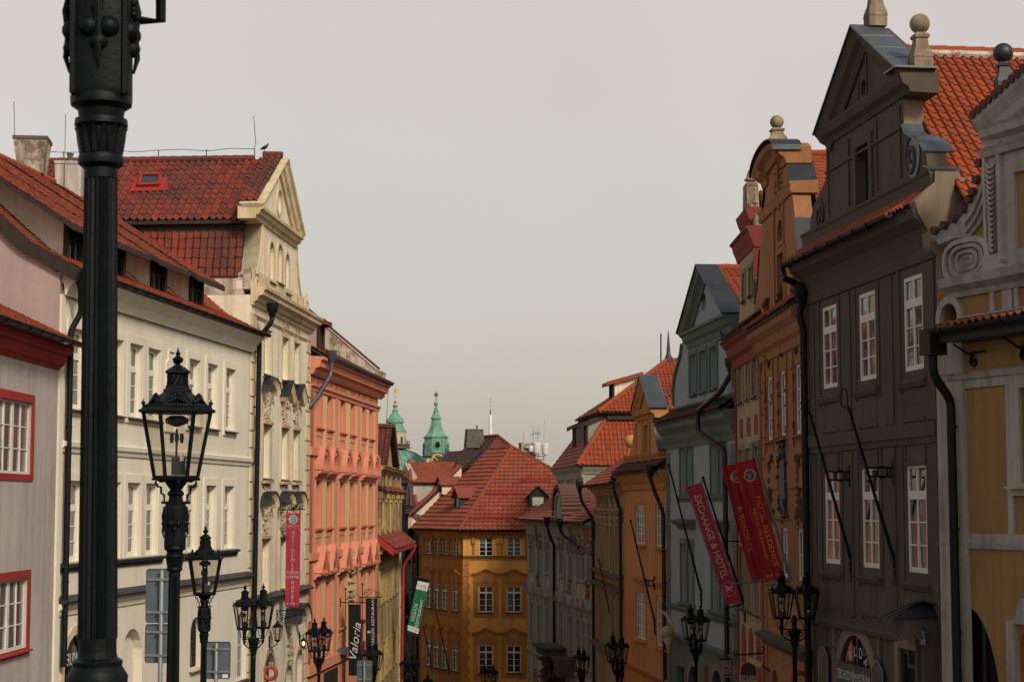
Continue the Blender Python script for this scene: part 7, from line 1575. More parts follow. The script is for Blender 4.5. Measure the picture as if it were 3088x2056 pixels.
# ================================================================== gas lamps
Z3 = Vector((0, 0, 1)); IR = M['iron']
def hexring(r, n=6, a0=0): return [(r * math.cos(a0 + 2 * math.pi * k / n), r * math.sin(a0 + 2 * math.pi * k / n)) for k in range(n)]
def lantern(T, c, parent=None, a0=math.radians(5), door=True, k=1.0):
    """six sided glazed lantern, floor at c, 1.14 m tall: cage > pane, roof, vent, finial, burner"""
    c = Vector(c) ; rb, rt, h = .195 * k, .305 * k, .60 * k
    B = [c + Vector((x, y, 0)) for x, y in hexring(rb, 6, a0)]; U = [c + Vector((x, y, h)) for x, y in hexring(rt, 6, a0)]
    m = MB()
    for i in range(6):
        m.tube([B[i], U[i]], .019 * k, 6); m.tube([B[i], B[(i + 1) % 6]], .016 * k, 6); m.tube([U[i], U[(i + 1) % 6]], .020 * k, 6)
    m.lathe(c, [(rb * 1.10, -.03 * k), (rb * 1.14, -.012 * k), (rb * 1.02, .0), (rb * .5, .006)], 6, 0, a0); m.lathe(c + Z3 * (h - .02), [(rt * 1.0, 0), (rt * 1.14, .012), (rt * 1.14, .035), (rt * 1.0, .045)], 6, 0, a0)
    o = m.build('lantern', IR, T, parent)
    m = MB()
    for i in range(6): j = (i + 1) % 6; m.add([B[i] * .97 + c * .03, B[j] * .97 + c * .03, U[j] * .97 + c * .03, U[i] * .97 + c * .03], [(0, 1, 2, 3)])
    m.build('pane', M['glass'], T, o)
    m = MB(); z = h + .02
    m.lathe(c, [(rt * 1.08, z), (.115 * k, z + .165 * k), (.112 * k, z + .17 * k)], 6, 0, a0)
    for i in range(6):
        j = (i + 1) % 6; p, q = U[i] + Z3 * .025, U[j] + Z3 * .025; e = (q - p).normalized(); inn = (c + Z3 * (h + .02) - (p + q) / 2); inn.z = 0; inn.normalize()
        rd = random.Random(i)
        for t in range(11):                              # cast cresting
            x = -1 + 2 * t / 10; hh = (.10 * (1 - abs(x) ** 1.3) + .022) * k; b = (p + q) / 2 + e * x * (q - p).length * .40 + inn * .012
            m.ball(b + Z3 * .02, .020 * k, 4); m.ball(b + Z3 * hh * .7 + inn * .02, .021 * k, 4)
            if abs(x) < .5: m.ball(b + Z3 * hh + inn * .03, .018 * k, 4)
        m.ball(p + Z3 * .05 * k, .020 * k, 4); m.tube([p, p + Z3 * .09 * k], [.012 * k, .004 * k], 5)
    m.build('lantern_roof', IR, T, o)
    m = MB(); z += .165 * k; s = k
    m.lathe(c + Z3 * z, [(.128 * s, -.01), (.128 * s, .012), (.108 * s, .03), (.108 * s, .05 * s), (.090 * s, .06 * s), (.084 * s, .15 * s), (.112 * s, .165 * s), (.112 * s, .185 * s), (.070 * s, .215 * s), (.03 * s, .24 * s)], 6, 0, a0)
    for i in range(12): a = a0 + i * math.pi / 6; m.tube([c + Vector((.093 * s * math.cos(a), .093 * s * math.sin(a), z + .06 * s)), c + Vector((.093 * s * math.cos(a + .4), .093 * s * math.sin(a + .4), z + .15 * s))], .007, 4)
    m.build('vent', IR, T, o)
    m = MB(); m.lathe(c + Z3 * (z + .23 * s), [(.03 * s, 0), (.02 * s, .02 * s), (.045 * s, .04 * s), (.05 * s, .07 * s), (.03 * s, .085 * s), (.015 * s, .10 * s), (.025 * s, .115 * s), (.012 * s, .135 * s), (.002, .175 * s)], 10); m.build('finial', IR, T, o, smooth=60)
    m = MB(); m.box(c + Vector((.02, 0, .10 * k)), .12 * k, .10 * k, .16 * k); m.tube([c + Z3 * .02, c + Z3 * .44 * k], .011 * k, 6)
    for x in (-.045, 0, .045): m.lathe(c + Vector((x, .02, .40 * k)), [(.012, -.09), (.02, -.05), (.016, 0)], 6)
    m.lathe(c + Z3 * .46 * k, [(.02, 0), (.10 * k, .03), (.11 * k, .07), (.06, .10)], 8); m.tube([c + Vector((.09, -.02, .05)), c + Vector((.11, -.04, .16)), c + Vector((.06, -.03, .2)), c + Vector((.05, 0, .12))], .006, 5); m.build('burner', M['slate'], T, o)
    m = MB(); m.box(c + Vector((.055, -.058, .17 * k)), .035, .006, .05); m.build('gas_label', M['white_frame'], T, o)
    return o
def frog(m, c, zt, k=1.0, a0=0, n=4, rad=.175):
    """stepped brackets carrying the lantern floor"""
    for i in range(n):
        a = a0 + 2 * math.pi * i / n; d = Vector((math.cos(a), math.sin(a), 0)); P = lambda r, z: Vector(c) + d * r * k + Z3 * (zt + z * k)
        m.tube([P(.10, -.035), P(.14, -.04), P(.175, -.02), P(.185, -.05), P(.165, -.085), P(.135, -.09), P(.13, -.15), P(.105, -.16), P(.10, -.235), P(.0, -.24)], .011 * k, 5)
def lamp_base(T, parent=None, top=2.97):
    m = MB()
    m.lathe((0, 0, 0), [(.27, -.5), (.27, .05), (.25, .08), (.25, .30), (.22, .34), (.17, .38), (.15, .5), (.145, 1.0), (.16, 1.04), (.175, 1.10), (.15, 1.16), (.13, 1.22), (.135, 1.27), (.145, 1.295)], 16)
    m.lathe((0, 0, 1.29), [(.10, 0), (.115, .02), (.122, .045), (.105, .06), (.092, .07), (.094, .095), (.082, .115), (.075, .125), (.078, .14), (.065, .15)], 24); m.build('pedestal', IR, T, smooth=40)
    for k in range(0): pass
    m = MB(); H = [(.064, 1.43), (.0575, 1.47)]
    m.lathe((0, 0, 0), [(.064, 1.42), (.0585, 1.46), (.058, 1.50)], 24)
    m.lathe((0, 0, 0), [(.061, 1.50), (.061, 1.52), (.052, top - .05), (.052, top - .02)], 40, 0, 0, .12); m.lathe((0, 0, 0), [(.0525, top - .03), (.052, top), (.05, top + .01)], 24); m.build('shaft', IR, T)
def single_lamp(label):
    T = Thing('street_lamp', label, 'street lamp', (0, 0, 0), 'old gas lamps along the street')
    lamp_base(T)
    m = MB(); m.lathe((0, 0, 2.97), [(.048, 0), (.071, .015), (.074, .03), (.068, .045), (.055, .05), (.058, .06), (.066, .09), (.072, .13)], 24)
    for i in range(14):
        a = 2 * math.pi * i / 14; m.tube([(math.cos(a) * r, math.sin(a) * r, z) for r, z in ((.056, 3.02), (.064, 3.06), (.070, 3.095), (.080, 3.105))], [.013, .012, .010, .006], 5)
    m.lathe((0, 0, 3.10), [(.07, 0), (.084, .01), (.082, .03), (.070, .035), (.074, .06), (.096, .075), (.098, .10), (.088, .115)], 24); m.build('capital', IR, T, smooth=40)
    m = MB(); m.lathe((0, 0, 3.20), [(.078, -.03), (.094, .0), (.096, .02), (.096, .37), (.085, .385), (.06, .39)], 24, 0, 0, 0, .35)
    for a in (math.pi / 2, 0, math.pi, -math.pi / 2):
        d = Vector((math.cos(a), math.sin(a), 0)); t = Vector((-d.y, d.x, 0)); rd = random.Random(3)
        for i in range(5): m.ball(d * .100 + Vector((0, 0, 3.47 + .02 * i)) + t * rd.uniform(-.02, .02), .014, 5)
        m.ball(d * .088 + t * .03 + Vector((0, 0, 3.41)), .034, 7); m.ball(d * .088 - t * .03 + Vector((0, 0, 3.41)), .034, 7); m.ball(d * .092 + Vector((0, 0, 3.36)), .03, 6)
        m.tube([d * .102 + Vector((0, 0, 3.55)), d * .112 + Vector((0, 0, 3.48)), d * .104 + Vector((0, 0, 3.40)), d * .112 + Vector((0, 0, 3.33)), d * .10 + Vector((0, 0, 3.28))], [.006, .014, .012, .01, .004], 6)
    for a in (math.pi / 4, -math.pi / 4, 3 * math.pi / 4, -3 * math.pi / 4): m.tube([(.112 * math.cos(a), .112 * math.sin(a), z) for z in (3.19, 3.20, 3.38, 3.55, 3.585)], [.003, .012, .012, .012, .006], 7)
    m.lathe((0, 0, 3.585), [(.07, 0), (.092, .006), (.092, .02), (.066, .03), (.06, .07), (.078, .09), (.07, .11), (.05, .13), (.066, .15), (.085, .175), (.11, .215)], 16); m.build('collar', IR, T, smooth=35)
    m = MB(); frog(m, (0, 0, 0), 3.83, 1.0, math.radians(12)); m.tube([(-.13, 0, 3.60), (.13, 0, 3.60)], .012, 5); m.build('bracket', IR, T)
    lantern(T, (0, 0, 3.83)); return T
def double_lamp(label):
    T = Thing('street_lamp', label, 'street lamp', (0, 0, 0), 'old gas lamps along the street')
    lamp_base(T, top=3.05)
    m = MB(); m.lathe((0, 0, 3.04), [(.05, 0), (.075, .02), (.06, .05), (.065, .12), (.085, .24), (.11, .36), (.14, .46), (.15, .50), (.08, .53), (.05, .6), (.07, .64), (.045, .67)], 16)
    rd = random.Random(8)
    for i in range(70):
        z = rd.uniform(.12, .5); r = .06 + .19 * (z - .1); a = rd.uniform(0, 6.28); m.ball((r * math.cos(a), r * math.sin(a), 3.04 + z), rd.uniform(.014, .026), 4)
    m.lathe((0, 0, 3.70), [(.04, 0), (.07, .03), (.078, .08), (.06, .14), (.02, .19)], 12); m.build('collar', IR, T, smooth=35)
    for sgn in (-1, 1):
        m = MB(); x = sgn * .31
        m.tube([(0, 0, 3.30), (x * .5, 0, 3.32), (x * .95, 0, 3.42), (x, 0, 3.56)], .018, 6); m.tube([(0, 0, 3.56), (x * 1.2, 0, 3.56)], .018, 6); scr = [(x * .55 + .08 * math.cos(t * .6) * (1 - t / 18), 0, 3.45 + .07 * math.sin(t * .6) * (1 - t / 18)) for t in range(15)]; m.tube(scr, .011, 5)
        m.lathe((x, 0, 3.50), [(.02, -.08), (.045, 0), (.03, .05), (.05, .08), (.04, .26), (.07, .33)], 10); frog(m, (x, 0, 0), 3.83, .92, .5); m.build('bracket', IR, T)
        lantern(T, (x, 0, 3.83), None, .4 + sgn * .3, k=.96)
    return T
S1 = single_lamp('nearest black lamp post with thick fluted shaft and panelled collar')
D1 = double_lamp('x')
def place(src, px, Y, ytop, label, rz, first=False):
    o = src.o if first else copy_tree(src.o)
    p = at(px, ytop, Y); o.location = (p.x, p.y, p.z - 4.97); o.rotation_euler = (0, 0, rz); o['label'] = label; return o
place(S1, 303, 5.72, -1, S1.o['label'], .12, True); p = at(301, 1952, 5.72); S1.o.location = (p.x + .012, p.y, (1520 - 1975) * 5.72 / FPX - 1.44); S1.o.rotation_euler = (0, -.0128, .12)
place(S1, 537, 16.7, 1063, 'black gas lamp with clear glass lantern standing before the long white house', .10)
place(S1, 620, 32.1, 1590, 'smaller black gas lamp just right of the large glazed lantern', .5)
m = MB(); m.tube([(.10, 0, 3.455), (.185, 0, 3.455), (.185, 0, 3.70)], .017, 4); m.build('ladder_rest', IR, None, S1.o)
first = True
for px, Y, yt, rz, lab in ((767, 47.5, 1758, .85, 'twin lantern lamp where the white house meets the cream house'),
                           (963, 62.7, 1858, 1.15, 'twin lantern lamp in front of the left edge of the pink house'),
                           (1124, 71, 1929, 1.3, 'twin lantern lamp in front of the black hanging banners'),
                           (1235, 81, 1961, 1.15, 'twin lantern lamp below the green vegan restaurant banner'),
                           (1475, 108, 1998, -.6, 'twin lantern lamp in front of the orange corner house front'),
                           (2393, 42.6, 1712, -.5, 'large twin lantern lamp in front of the brown orange house below red banners'),
                           (2097, 58, 1817, -1.14, 'twin lantern lamp in front of the green ground floor of the blue grey house'),
                           (1861, 70, 1903, -1.07, 'twin lantern lamp in front of the boundary of the amber and olive houses'),
                           (1753, 86, 1948, -1.2, 'twin lantern lamp in front of the portal end of the sage house')):
    place(D1, px, Y, yt, lab, rz, first); first = False
for px, Y, yt, lab in ((1661, 97, 1981, 'small distant gas lamp in front of the sage house portal'), (1290, 112, 2026, 'small distant gas lamp before the shaded side of the orange corner house')): place(S1, px, Y, yt, lab, .3)

# ================================================================== traffic sign backs
M['sign_back'] = simple('grey_sign_back', (.075, .095, .105), .55, .1, .12, .4, 2)
M['galv'] = simple('galvanised_post', (.17, .18, .18), .5, .3, .12, .5, 3)
def rrect(x0, x1, z0, z1, r=.05, n=4):
    o = []
    for cx_, cz_, a in ((x1 - r, z0 + r, -90), (x1 - r, z1 - r, 0), (x0 + r, z1 - r, 90), (x0 + r, z0 + r, 180)): o += [(cx_ + r * math.cos(math.radians(a + 90 * i / n)), cz_ + r * math.sin(math.radians(a + 90 * i / n))) for i in range(n + 1)]
    return o
def road_sign(label, px, Y, panels, wpx, cl=()):
    p = at(px, 1700, Y); T = Thing('road_sign', label, 'road sign', (p.x, p.y, gz(Y)), 'road signs seen from behind'); ff = Fac((p.x - 2, Y + .1), (p.x + 2, Y - .1)); s, _ = ff.sz(px, 1700); w_ = wpx / FPX * Y / 2
    top = ff.sz(px, panels[0][0])[1]
    m = MB(); m.lathe((p.x, p.y, 0), [(.038, gz(Y) - .3), (.038, top - .03), (.03, top - .02)], 12); m.build('post', M['galv'], T, smooth=40)
    for ya, yb in panels:
        z1, z0 = ff.sz(px, ya)[1], ff.sz(px, yb)[1]; m = MB(); m.prism(ff, rrect(s - w_, s + w_, z0, z1), -.075, -.06); m.sweep(ff, rrect(s - w_, s + w_, z0, z1), [(0, -.06), (0, -.045), (.012, -.045), (.012, -.06)], True); o = m.build('panel', M['sign_back'], T)
        for z in (z1 - (z1 - z0) * .2, z0 + (z1 - z0) * .2):
            m = MB(); m.fbox(ff, s - .26 * w_ / .27, s + .26 * w_ / .27, z - .02, z + .02, -.06, -.04); m.fbox(ff, s - .055, s + .055, z - .018, z + .018, -.04, .045); m.build('clamp', M['galv'], T, o)
    if cl:
        m = MB(); a, b = ff.sz(*cl[0], -.05), ff.sz(*cl[1], -.05); m.fbox(ff, a[0], b[0], b[1], a[1], -.06, -.052); m.build('sticker', M['white_frame'], T, o)
road_sign('pair of stacked grey sign backs on a post left of the large glazed lantern', 488.5, 29, ((1714, 1878), (1881, 1999)), 100)
road_sign('grey square sign back low right of the second lamp post', 656, 35, ((1934, 2047),), 82, (KF(838, 1505), KF(880, 1533)))
road_sign('small grey sign back at the lower edge before the pink house and black banner', 1101, 63, ((1990, 2062),), 46)

# ================================================================== banners, flag poles
def cloth(name, col, rough=.7):
    m, t, p = base_mat(name, rough, 0, .2); _seed[0] += 1
    c = mixc(t, ramp(t, noise(t, 1.2, 4, .6, off=_seed[0]), .3, .7), tuple(x * .82 for x in col), tuple(x * 1.12 for x in col)); t.links.new(c, p.inputs['Base Color']); return m
M['b_red'] = cloth('raspberry_banner', (.29, .028, .045)); M['b_red2'] = cloth('crimson_banner', (.27, .015, .02)); M['b_black'] = cloth('black_banner', (.008, .007, .008)); M['b_green'] = cloth('green_banner', (.010, .115, .05))
M['ink_white'] = simple('banner_white_print', (.5, .47, .44), .7); M['ink_pink'] = simple('banner_pale_print', (.5, .32, .31), .7); M['ink_gold'] = simple('banner_gold_print', (.55, .27, .06), .7); M['ink_blue'] = simple('banner_blue_print', (.05, .06, .17), .7); M['ink_teal'] = simple('banner_teal_print', (.06, .22, .24), .7); M['ink_green'] = simple('banner_green_print', (.03, .25, .08), .7)
def outP(f, s, right):
    return Fac(f.P(s, 0, 3)[:2], f.P(s, 0, 0)[:2]) if right else Fac(f.P(s, 0, 0)[:2], f.P(s, 0, 3)[:2])
class Flag:
    """cloth quad (top left, top right, bottom right, bottom left) with folds; p(u, v) gives points on it"""
    def __init__(F, q, nrm, amp=.03, waves=1.5, ph=0):
        F.q = q; F.n = nrm; F.amp = amp; F.w = waves; F.ph = ph
    def p(F, u, v, off=0):
        a, b, c, d = F.q; top = a.lerp(b, u); bot = d.lerp(c, u); x = top.lerp(bot, v)
        return x + F.n * (off + F.amp * math.sin(6.28 * F.w * (v * .55 + u * .45) + F.ph) * (.3 + .7 * v) + F.amp * .5 * math.sin(9 * u + 4 * v + F.ph) + F.amp * .35 * math.sin(17 * u - 7 * v))
    def mesh(F, mb, u0=0, u1=1, v0=0, v1=1, off=0, mat=0, nu=10, nv=40):
        vs = [F.p(u0 + (u1 - u0) * i / nu, v0 + (v1 - v0) * j / nv, off) for j in range(nv + 1) for i in range(nu + 1)]; k = nu + 1
        mb.add(vs, [(j * k + i, j * k + i + 1, j * k + k + i + 1, j * k + k + i) for j in range(nv) for i in range(nu)], mat)
    def text(F, mb, s, u, v, w, h, rot, mat=0, both=True, **kw):
        """rot 0 level, -90 reading downwards, 90 reading upwards; w, h in metres along and across the writing"""
        W = (F.q[1] - F.q[0]).length; H = (F.q[3] - F.q[0]).length; vs, fs, tw, th = text_geo(s, **kw); r = math.radians(rot); kx = (w / tw) if w else h / th; ky = (h / th) if h else kx; pts = []
        for x, y in vs:
            x, y = x * kx, y * ky; a, b = x * math.cos(r) - y * math.sin(r), x * math.sin(r) + y * math.cos(r); pts.append(F.p(u + a / W, v - b / H, .008))
        mb.add(pts, fs, mat)
    def disc(F, mb, u, v, r, mat, off=.006, n=24, r2=None, sq=1.0):
        W = (F.q[1] - F.q[0]).length; H = (F.q[3] - F.q[0]).length; ring = lambda q: [F.p(u + q * math.cos(6.283 * i / n) / W * sq, v + q * math.sin(6.283 * i / n) / H, off) for i in range(n)]
        if r2: mb.add(ring(r) + ring(r2), [(i, (i + 1) % n, n + (i + 1) % n, n + i) for i in range(n)], mat)
        else: mb.add(ring(r), [tuple(range(n))], mat)
    def star(F, mb, u, v, r, mat):
        W = (F.q[1] - F.q[0]).length; H = (F.q[3] - F.q[0]).length; mb.add([F.p(u + (r if i % 2 == 0 else r * .42) * math.sin(math.pi * i / 5) / W, v - (r if i % 2 == 0 else r * .42) * math.cos(math.pi * i / 5) / H, .008) for i in range(10)], [tuple(range(10))], mat)
    def poly(F, mb, pts, u, v, k, mat):
        W = (F.q[1] - F.q[0]).length; H = (F.q[3] - F.q[0]).length; tris = tessellate_polygon([[Vector((a, b, 0)) for a, b in pts]]); mb.add([F.p(u + a * k / W, v - b * k / H, .008) for a, b in pts], [tuple(t) for t in tris], mat)
def curl(m, P, r, x0, z0, turns=1.4, a0=0, dr=1, th=.014):
    m.tube([P(x0 + r * (1 - t / 26) * math.cos(a0 + dr * t * turns * 6.283 / 20), z0 + r * (1 - t / 26) * math.sin(a0 + dr * t * turns * 6.283 / 20)) for t in range(21)], th, 5)
# --- long raspberry hotel banner on the cream house
s = F2.sz(836, 1700)[0]; g = outP(F2, s, False); q = [g.sz(*KF(*p)) for p in ((1342, 238), (1455, 238), (1445, 978), (1331, 975))]; Q = [g.P(a, b) for a, b in q]
T = Thing('hotel_banner', 'raspberry red vertical hotel banner hanging between two iron brackets on the cream house', 'banner', g.P(0, q[3][1])); F = Flag(Q, g.n, .02, 1.2)
m = MB(); F.mesh(m); m.build('cloth', M['b_red'], T)
def line(F, T, mt, *a, **k): m = MB(); F.text(m, *a, **k); m.build('lettering', M[mt], T)
def emblem(F, T, u, v, r, disc, ink):
    m = MB(); F.disc(m, u, v, r * 1.2, 1, .005, 28, r); F.disc(m, u, v, r, 0); F.text(m, 'GH', u, v, None, r * .95, 0, 1)
    for k in (-1, 1): F.poly(m, [(k * 1.1, .12), (k * 1.75, .02), (k * 1.1, -.12)], u, v, r, 1)
    m.build('emblem', [M[disc], M[ink]], T)
def stars(F, T, mt, n, u0, du, v, r):
    for i in range(n): m = MB(); F.star(m, u0 + i * du, v, r, 0); m.build('star', M[mt], T)
emblem(F, T, .5, .065, .135, 'ink_teal', 'ink_pink'); line(F, T, 'ink_pink', 'GARZOTTO', .5, .135, .45, .055, 0); line(F, T, 'ink_pink', 'HOTELS & RESORTS', .5, .155, .40, .03, 0)
for word, v0, dv in (('RESIDENCE', .205, .048), ('HOTEL', .738, .052)):
    m = MB()
    for i, ch in enumerate(word): F.text(m, ch, .5, v0 + i * dv, None, .125, 0, 0, shear=.25)
    m.build('lettering', M['ink_pink'], T)
line(F, T, 'ink_pink', 'GREEN', .5, .632, .40, .10, 0); line(F, T, 'ink_pink', 'LOBSTER', .5, .678, .46, .10, 0); stars(F, T, 'ink_pink', 4, .16, .23, .965, .04)
m = MB(); P = lambda x, z: g.P(x, z)
for (yb, up) in ((212, 1), (1005, -1)):
    a, b = g.sz(*KF(1272, yb)), g.sz(*KF(1490, yb - 6)); m.tube([P(-.02, a[1]), P(b[0], b[1])], .022, 6); m.tube([P(0, a[1] - .35 if up > 0 else a[1] + .05), P(0, a[1] + .55 * up)], .022, 6)
    for x, r in ((.16, .15), (.42, .12), (.66, .10), (.86, .08)): curl(m, P, r, x, a[1] + up * (r + .02), 1.3, -1.57 * up, 1 if x < .5 else -1)
    m.tube([P(.05, a[1] + .42 * up), P(.3, a[1] + .26 * up), P(.6, a[1] + .2 * up), P(.95, a[1] + .03 * up)], .014, 5)
    m.tube([P(q[0][0] + .03, q[0][1] if up > 0 else q[3][1]), P(q[0][0] + .03, a[1])], .01, 4); m.tube([P(q[1][0] - .03, q[0][1] if up > 0 else q[3][1]), P(q[1][0] - .03, a[1])], .01, 4)
m.build('bracket', M['iron'], T)
# --- black restaurant banners on the pink house
for (pxw, c4, br, words, lab) in ((1027, ((585, 772), (716, 772), (718, 1500), (590, 1500)), (742, 505, 770, 556, 600), 'Valoria', 'black banner with large white script lettering on the pink house'),
                                 (1081, ((765, 708), (886, 708), (888, 1480), (768, 1480)), (686, 690, 935, 731, 550), 'DEN', 'black banner with small white crown and upright restaurant lettering on the pink house')):
    s = F3.sz(pxw, 1820)[0]; g = outP(F3, s, False); q = [g.sz(*KI(*p)) for p in c4]; F = Flag([g.P(a, b) for a, b in q], g.n, .012, .8)
    T = Thing('restaurant_banner', lab, 'banner', g.P(0, q[3][1]), 'black restaurant banners'); m = MB(); F.mesh(m); m.build('cloth', M['b_black'], T)
    if words == 'Valoria': line(F, T, 'ink_white', 'Valoria', .52, .50, 1.55, .34, 82, shear=.35)
    else:
        line(F, T, 'ink_white', 'GARDEN RESTAURANT', .62, .30, 2.3, .13, 90, space=1.1); m = MB(); F.poly(m, [(-.5, -.3), (.5, -.3), (.6, .5), (.25, 0), (0, .6), (-.25, 0), (-.6, .5)], .28, .44, .14, 0); m.build('crown_emblem', M['ink_white'], T)
    m = MB(); P = lambda x, z: g.P(x, z); zb_ = g.sz(*KI(br[2], br[0]))[1]; xp = g.sz(*KI(br[3], br[0]))[0]; xe = g.sz(*KI(br[2], br[0]))[0]
    m.tube([P(-.02, zb_), P(xe, zb_)], .025, 6); m.tube([P(xp, g.sz(*KI(br[3], br[4]))[1]), P(xp, q[3][1] - .5)], .022, 6); m.ball(P(xp, g.sz(*KI(br[3], br[4]))[1]), .05, 5); m.tube([P(0, zb_ - .2), P(0, zb_ + .2)], .03, 6)
    for r, x in ((.20, xp + .28), (.12, xp + .72)): curl(m, P, r, x, zb_ + r + .02, 1.5, -1.57, -1)
    m.tube([P(xp, zb_ + .1), P(xp + .4, zb_ + .38), P(xp + .75, zb_ + .2)], .014, 5); m.tube([P(q[0][0], q[0][1] + .02), P(q[1][0], q[1][1] + .02)], .03, 6)
    for a in (q[0], q[1]): m.tube([P(a[0], a[1]), P(a[0], zb_)], .012, 4)
    m.build('bracket', M['iron'], T)
# --- green banner
g = Fac(corner(1180, 99.0), corner(1330, 99.0)); q = [g.sz(*KK(*p)) for p in ((192, 586), (298, 606), (186, 1136), (80, 1098))]; F = Flag([g.P(a, b) for a, b in q], g.n, .03, 1.0, 1)
T = Thing('restaurant_banner', 'tilted green and white vegan restaurant banner hanging over the street', 'banner', g.P(*q[3])); m = MB()
for v0, v1, k in ((0, .045, 0), (.045, .195, 1), (.195, .205, 3), (.205, .86, 2), (.86, .955, 1), (.955, 1, 0)): F.mesh(m, 0, 1, v0, v1, 0, k, 6, 12)
m.build('cloth', [M['b_black'], M['ink_white'], M['b_green'], M['b_red']], T)
line(F, T, 'ink_green', 'loVeg', .5, .125, .47, .16, 0); line(F, T, 'ink_white', 'VEGAN', .30, .62, .95, .20, 90); line(F, T, 'ink_white', 'RESTAURANT', .72, .60, 1.45, .15, 90); line(F, T, 'ink_green', 'loVeg', .48, .905, .40, .13, 0)
m = MB(); a, b = g.sz(*KK(155, 572)), g.sz(*KK(128, 1290)); e = g.sz(*KK(300, 602)); m.tube([g.P(*a), g.P(*e)], .05, 6); m.tube([g.P(*a), g.P(*q[3])], .035, 6); m.tube([g.P(*q[3]), g.P(b[0], b[1])], .05, 6); m.tube([g.P(*g.sz(*KK(70, 690))), g.P(*g.sz(*KK(165, 685)))], .03, 5); m.tube([g.P(*q[3]), g.P(*q[2])], .045, 6); m.build('pole', M['iron'], T)
# --- red banners and poles on the right
def pole(T, f, wall_px, top_px, right=True, r=.035, ring=False, bracket=None, mat='iron'):
    s = f.sz(*wall_px)[0]; g = outP(f, s, right); a = g.sz(*wall_px); b = g.sz(*top_px); m = MB(); A, B = g.P(*a), g.P(*b); n = (B - A).normalized()
    m.tube([A, B], [r * 1.15, r * .8], 8); m.ball(A, r * 2.2, 6); m.fbox(f, s - .09, s + .09, a[1] - .42, a[1] + .18, 0, .04); m.tube([f.P(s, a[1] - .2, .03), A], r * 1.2, 6)
    if ring:
        c = B + n * .16 - g.t * .03; m.tube([c + g.t * .075 * math.cos(t * .5236) + Z3 * .2 * math.sin(t * .5236) for t in range(13)], .015, 5); m.box(B - n * .1, .1, .1, .06)
    else: m.ball(B, r * 1.5, 6)
    if bracket:
        (x0, y0), (x1, y1) = bracket; z1, z0 = g.sz((x0 + x1) / 2, y0)[1], g.sz((x0 + x1) / 2, y1)[1]; zm = (z0 + z1) / 2
        def on(z): t = (z - a[1]) / (b[1] - a[1]); return a[0] + (b[0] - a[0]) * t
        w0 = g.sz(*wall_px)[0]
        for z in (z0, z1): m.tube([g.P(on(z), z), g.P(w0, z)], .022, 6)
        L_ = w0 - on(zm)
        for k in (.25, .38, .72, .85): m.tube([g.P(on(zm) + L_ * k, z0), g.P(on(zm) + L_ * k, z1)], .016, 5)
        if abs(L_) > .35: m.tube([g.P(on(zm) + L_ * .55 + .12 * math.cos(t * .5236), zm + .12 * math.sin(t * .5236)) for t in range(13)], .016, 5)
        m.fbox(f, s - .05, s + .05, z0 - .15, z1 + .15, 0, .05)
    return m, g
def flagpole(label, f, wall, top, **kw):
    s = f.sz(*wall)[0]; p = f.P(s, f.sz(*wall)[1]); T = Thing('flagpole', label, 'flagpole', p, 'slanted flagpoles on the house fronts'); m, g = pole(T, f, wall, top, **kw); m.build('pole', M[kw.get('mat', 'iron')], T); return T, g
flagpole('bare slanted flagpole with ring top across left window of the taupe house', F1R, (2569, 1697), (2441, 1243), ring=True, bracket=(KU(280, 1060), KU(465, 1130)))
flagpole('bare slanted flagpole with ring top across middle window of the taupe house', F1R, (2701, 1703), (2557, 1222), ring=True, bracket=(KU(635, 1025), KU(835, 1100)))
flagpole('bare slanted flagpole on the left part of the blue grey house', F4, (2116, 1792), (2017, 1402), bracket=None)
flagpole('bare slanted flagpole with short bracket on the amber orange house', F5, (1976, 1880), (1902, 1570), bracket=(KM(1095, 702), KM(1180, 750)))
flagpole('thin slanted flagpole on the narrow olive house', Fac(corner(1795, 89.5), corner(1878, 77.8)), (1842, 1860), (1806, 1688), r=.03)
flagpole('thin slanted flagpole across the third window row of the orange corner house shaded side', fl, (1354, 2012), (1307, 1810), r=.035, right=True)
flagpole('lower thin slanted flagpole at the far end of the orange corner house shaded side', fl, (1299, 1993), (1277, 1890), r=.035, right=True)
F3R = Fac(corner(2221, 57.0), corner(2302, 51.0))
T = Thing('exchange_banner', 'slanted raspberry banner advertising exchange and hotel with white block letters', 'banner', F3R.P(1.5, F3R.sz(2248, 1833)[1]))
m, g = pole(T, F3R, (2248, 1833), (2120, 1440)); m.tube([g.P(*g.sz(*KO(487, 638))), g.P(*g.sz(*KO(525, 622)))], .02, 5); m.tube([g.P(*g.sz(*KP(760, 808))), g.P(*g.sz(*KP(960, 758)))], .02, 5); m.tube([g.P(*g.sz(*KO(705, 1192))), g.P(*g.sz(*KO(865, 1195)))], .02, 5)
q = [g.sz(*KO(335, 685)), g.sz(*KO(488, 640)), g.sz(*KP(945, 716)), g.sz(*KP(786, 768))]; F = Flag([g.P(a, b, .06) for a, b in q], g.n, .02, 1.0, 2); m.build('pole', M['iron'], T)
m = MB(); F.mesh(m); m.build('cloth', M['b_red'], T); line(F, T, 'ink_pink', 'EXCHANGE & HOTEL', .5, .44, 2.62, .21, -90, bold=.012); m = MB()
lion = [(-.5, -.6), (-.35, -.6), (-.25, -.2), (.1, -.2), (.2, -.6), (.38, -.6), (.35, -.1), (.55, .1), (.75, .05), (.7, .5), (.5, .75), (.62, .45), (.55, .25), (.3, .25), (-.05, .3), (-.15, .6), (-.4, .75), (-.62, .6), (-.5, .45), (-.62, .3), (-.4, .25), (-.45, 0), (-.75, .1), (-.8, -.05), (-.45, -.15)]
F.poly(m, lion, .5, .885, .17, 0); F.disc(m, .5, .885, .215, 0, .006, 24, .205); m.build('lion_emblem', M['ink_pink'], T)
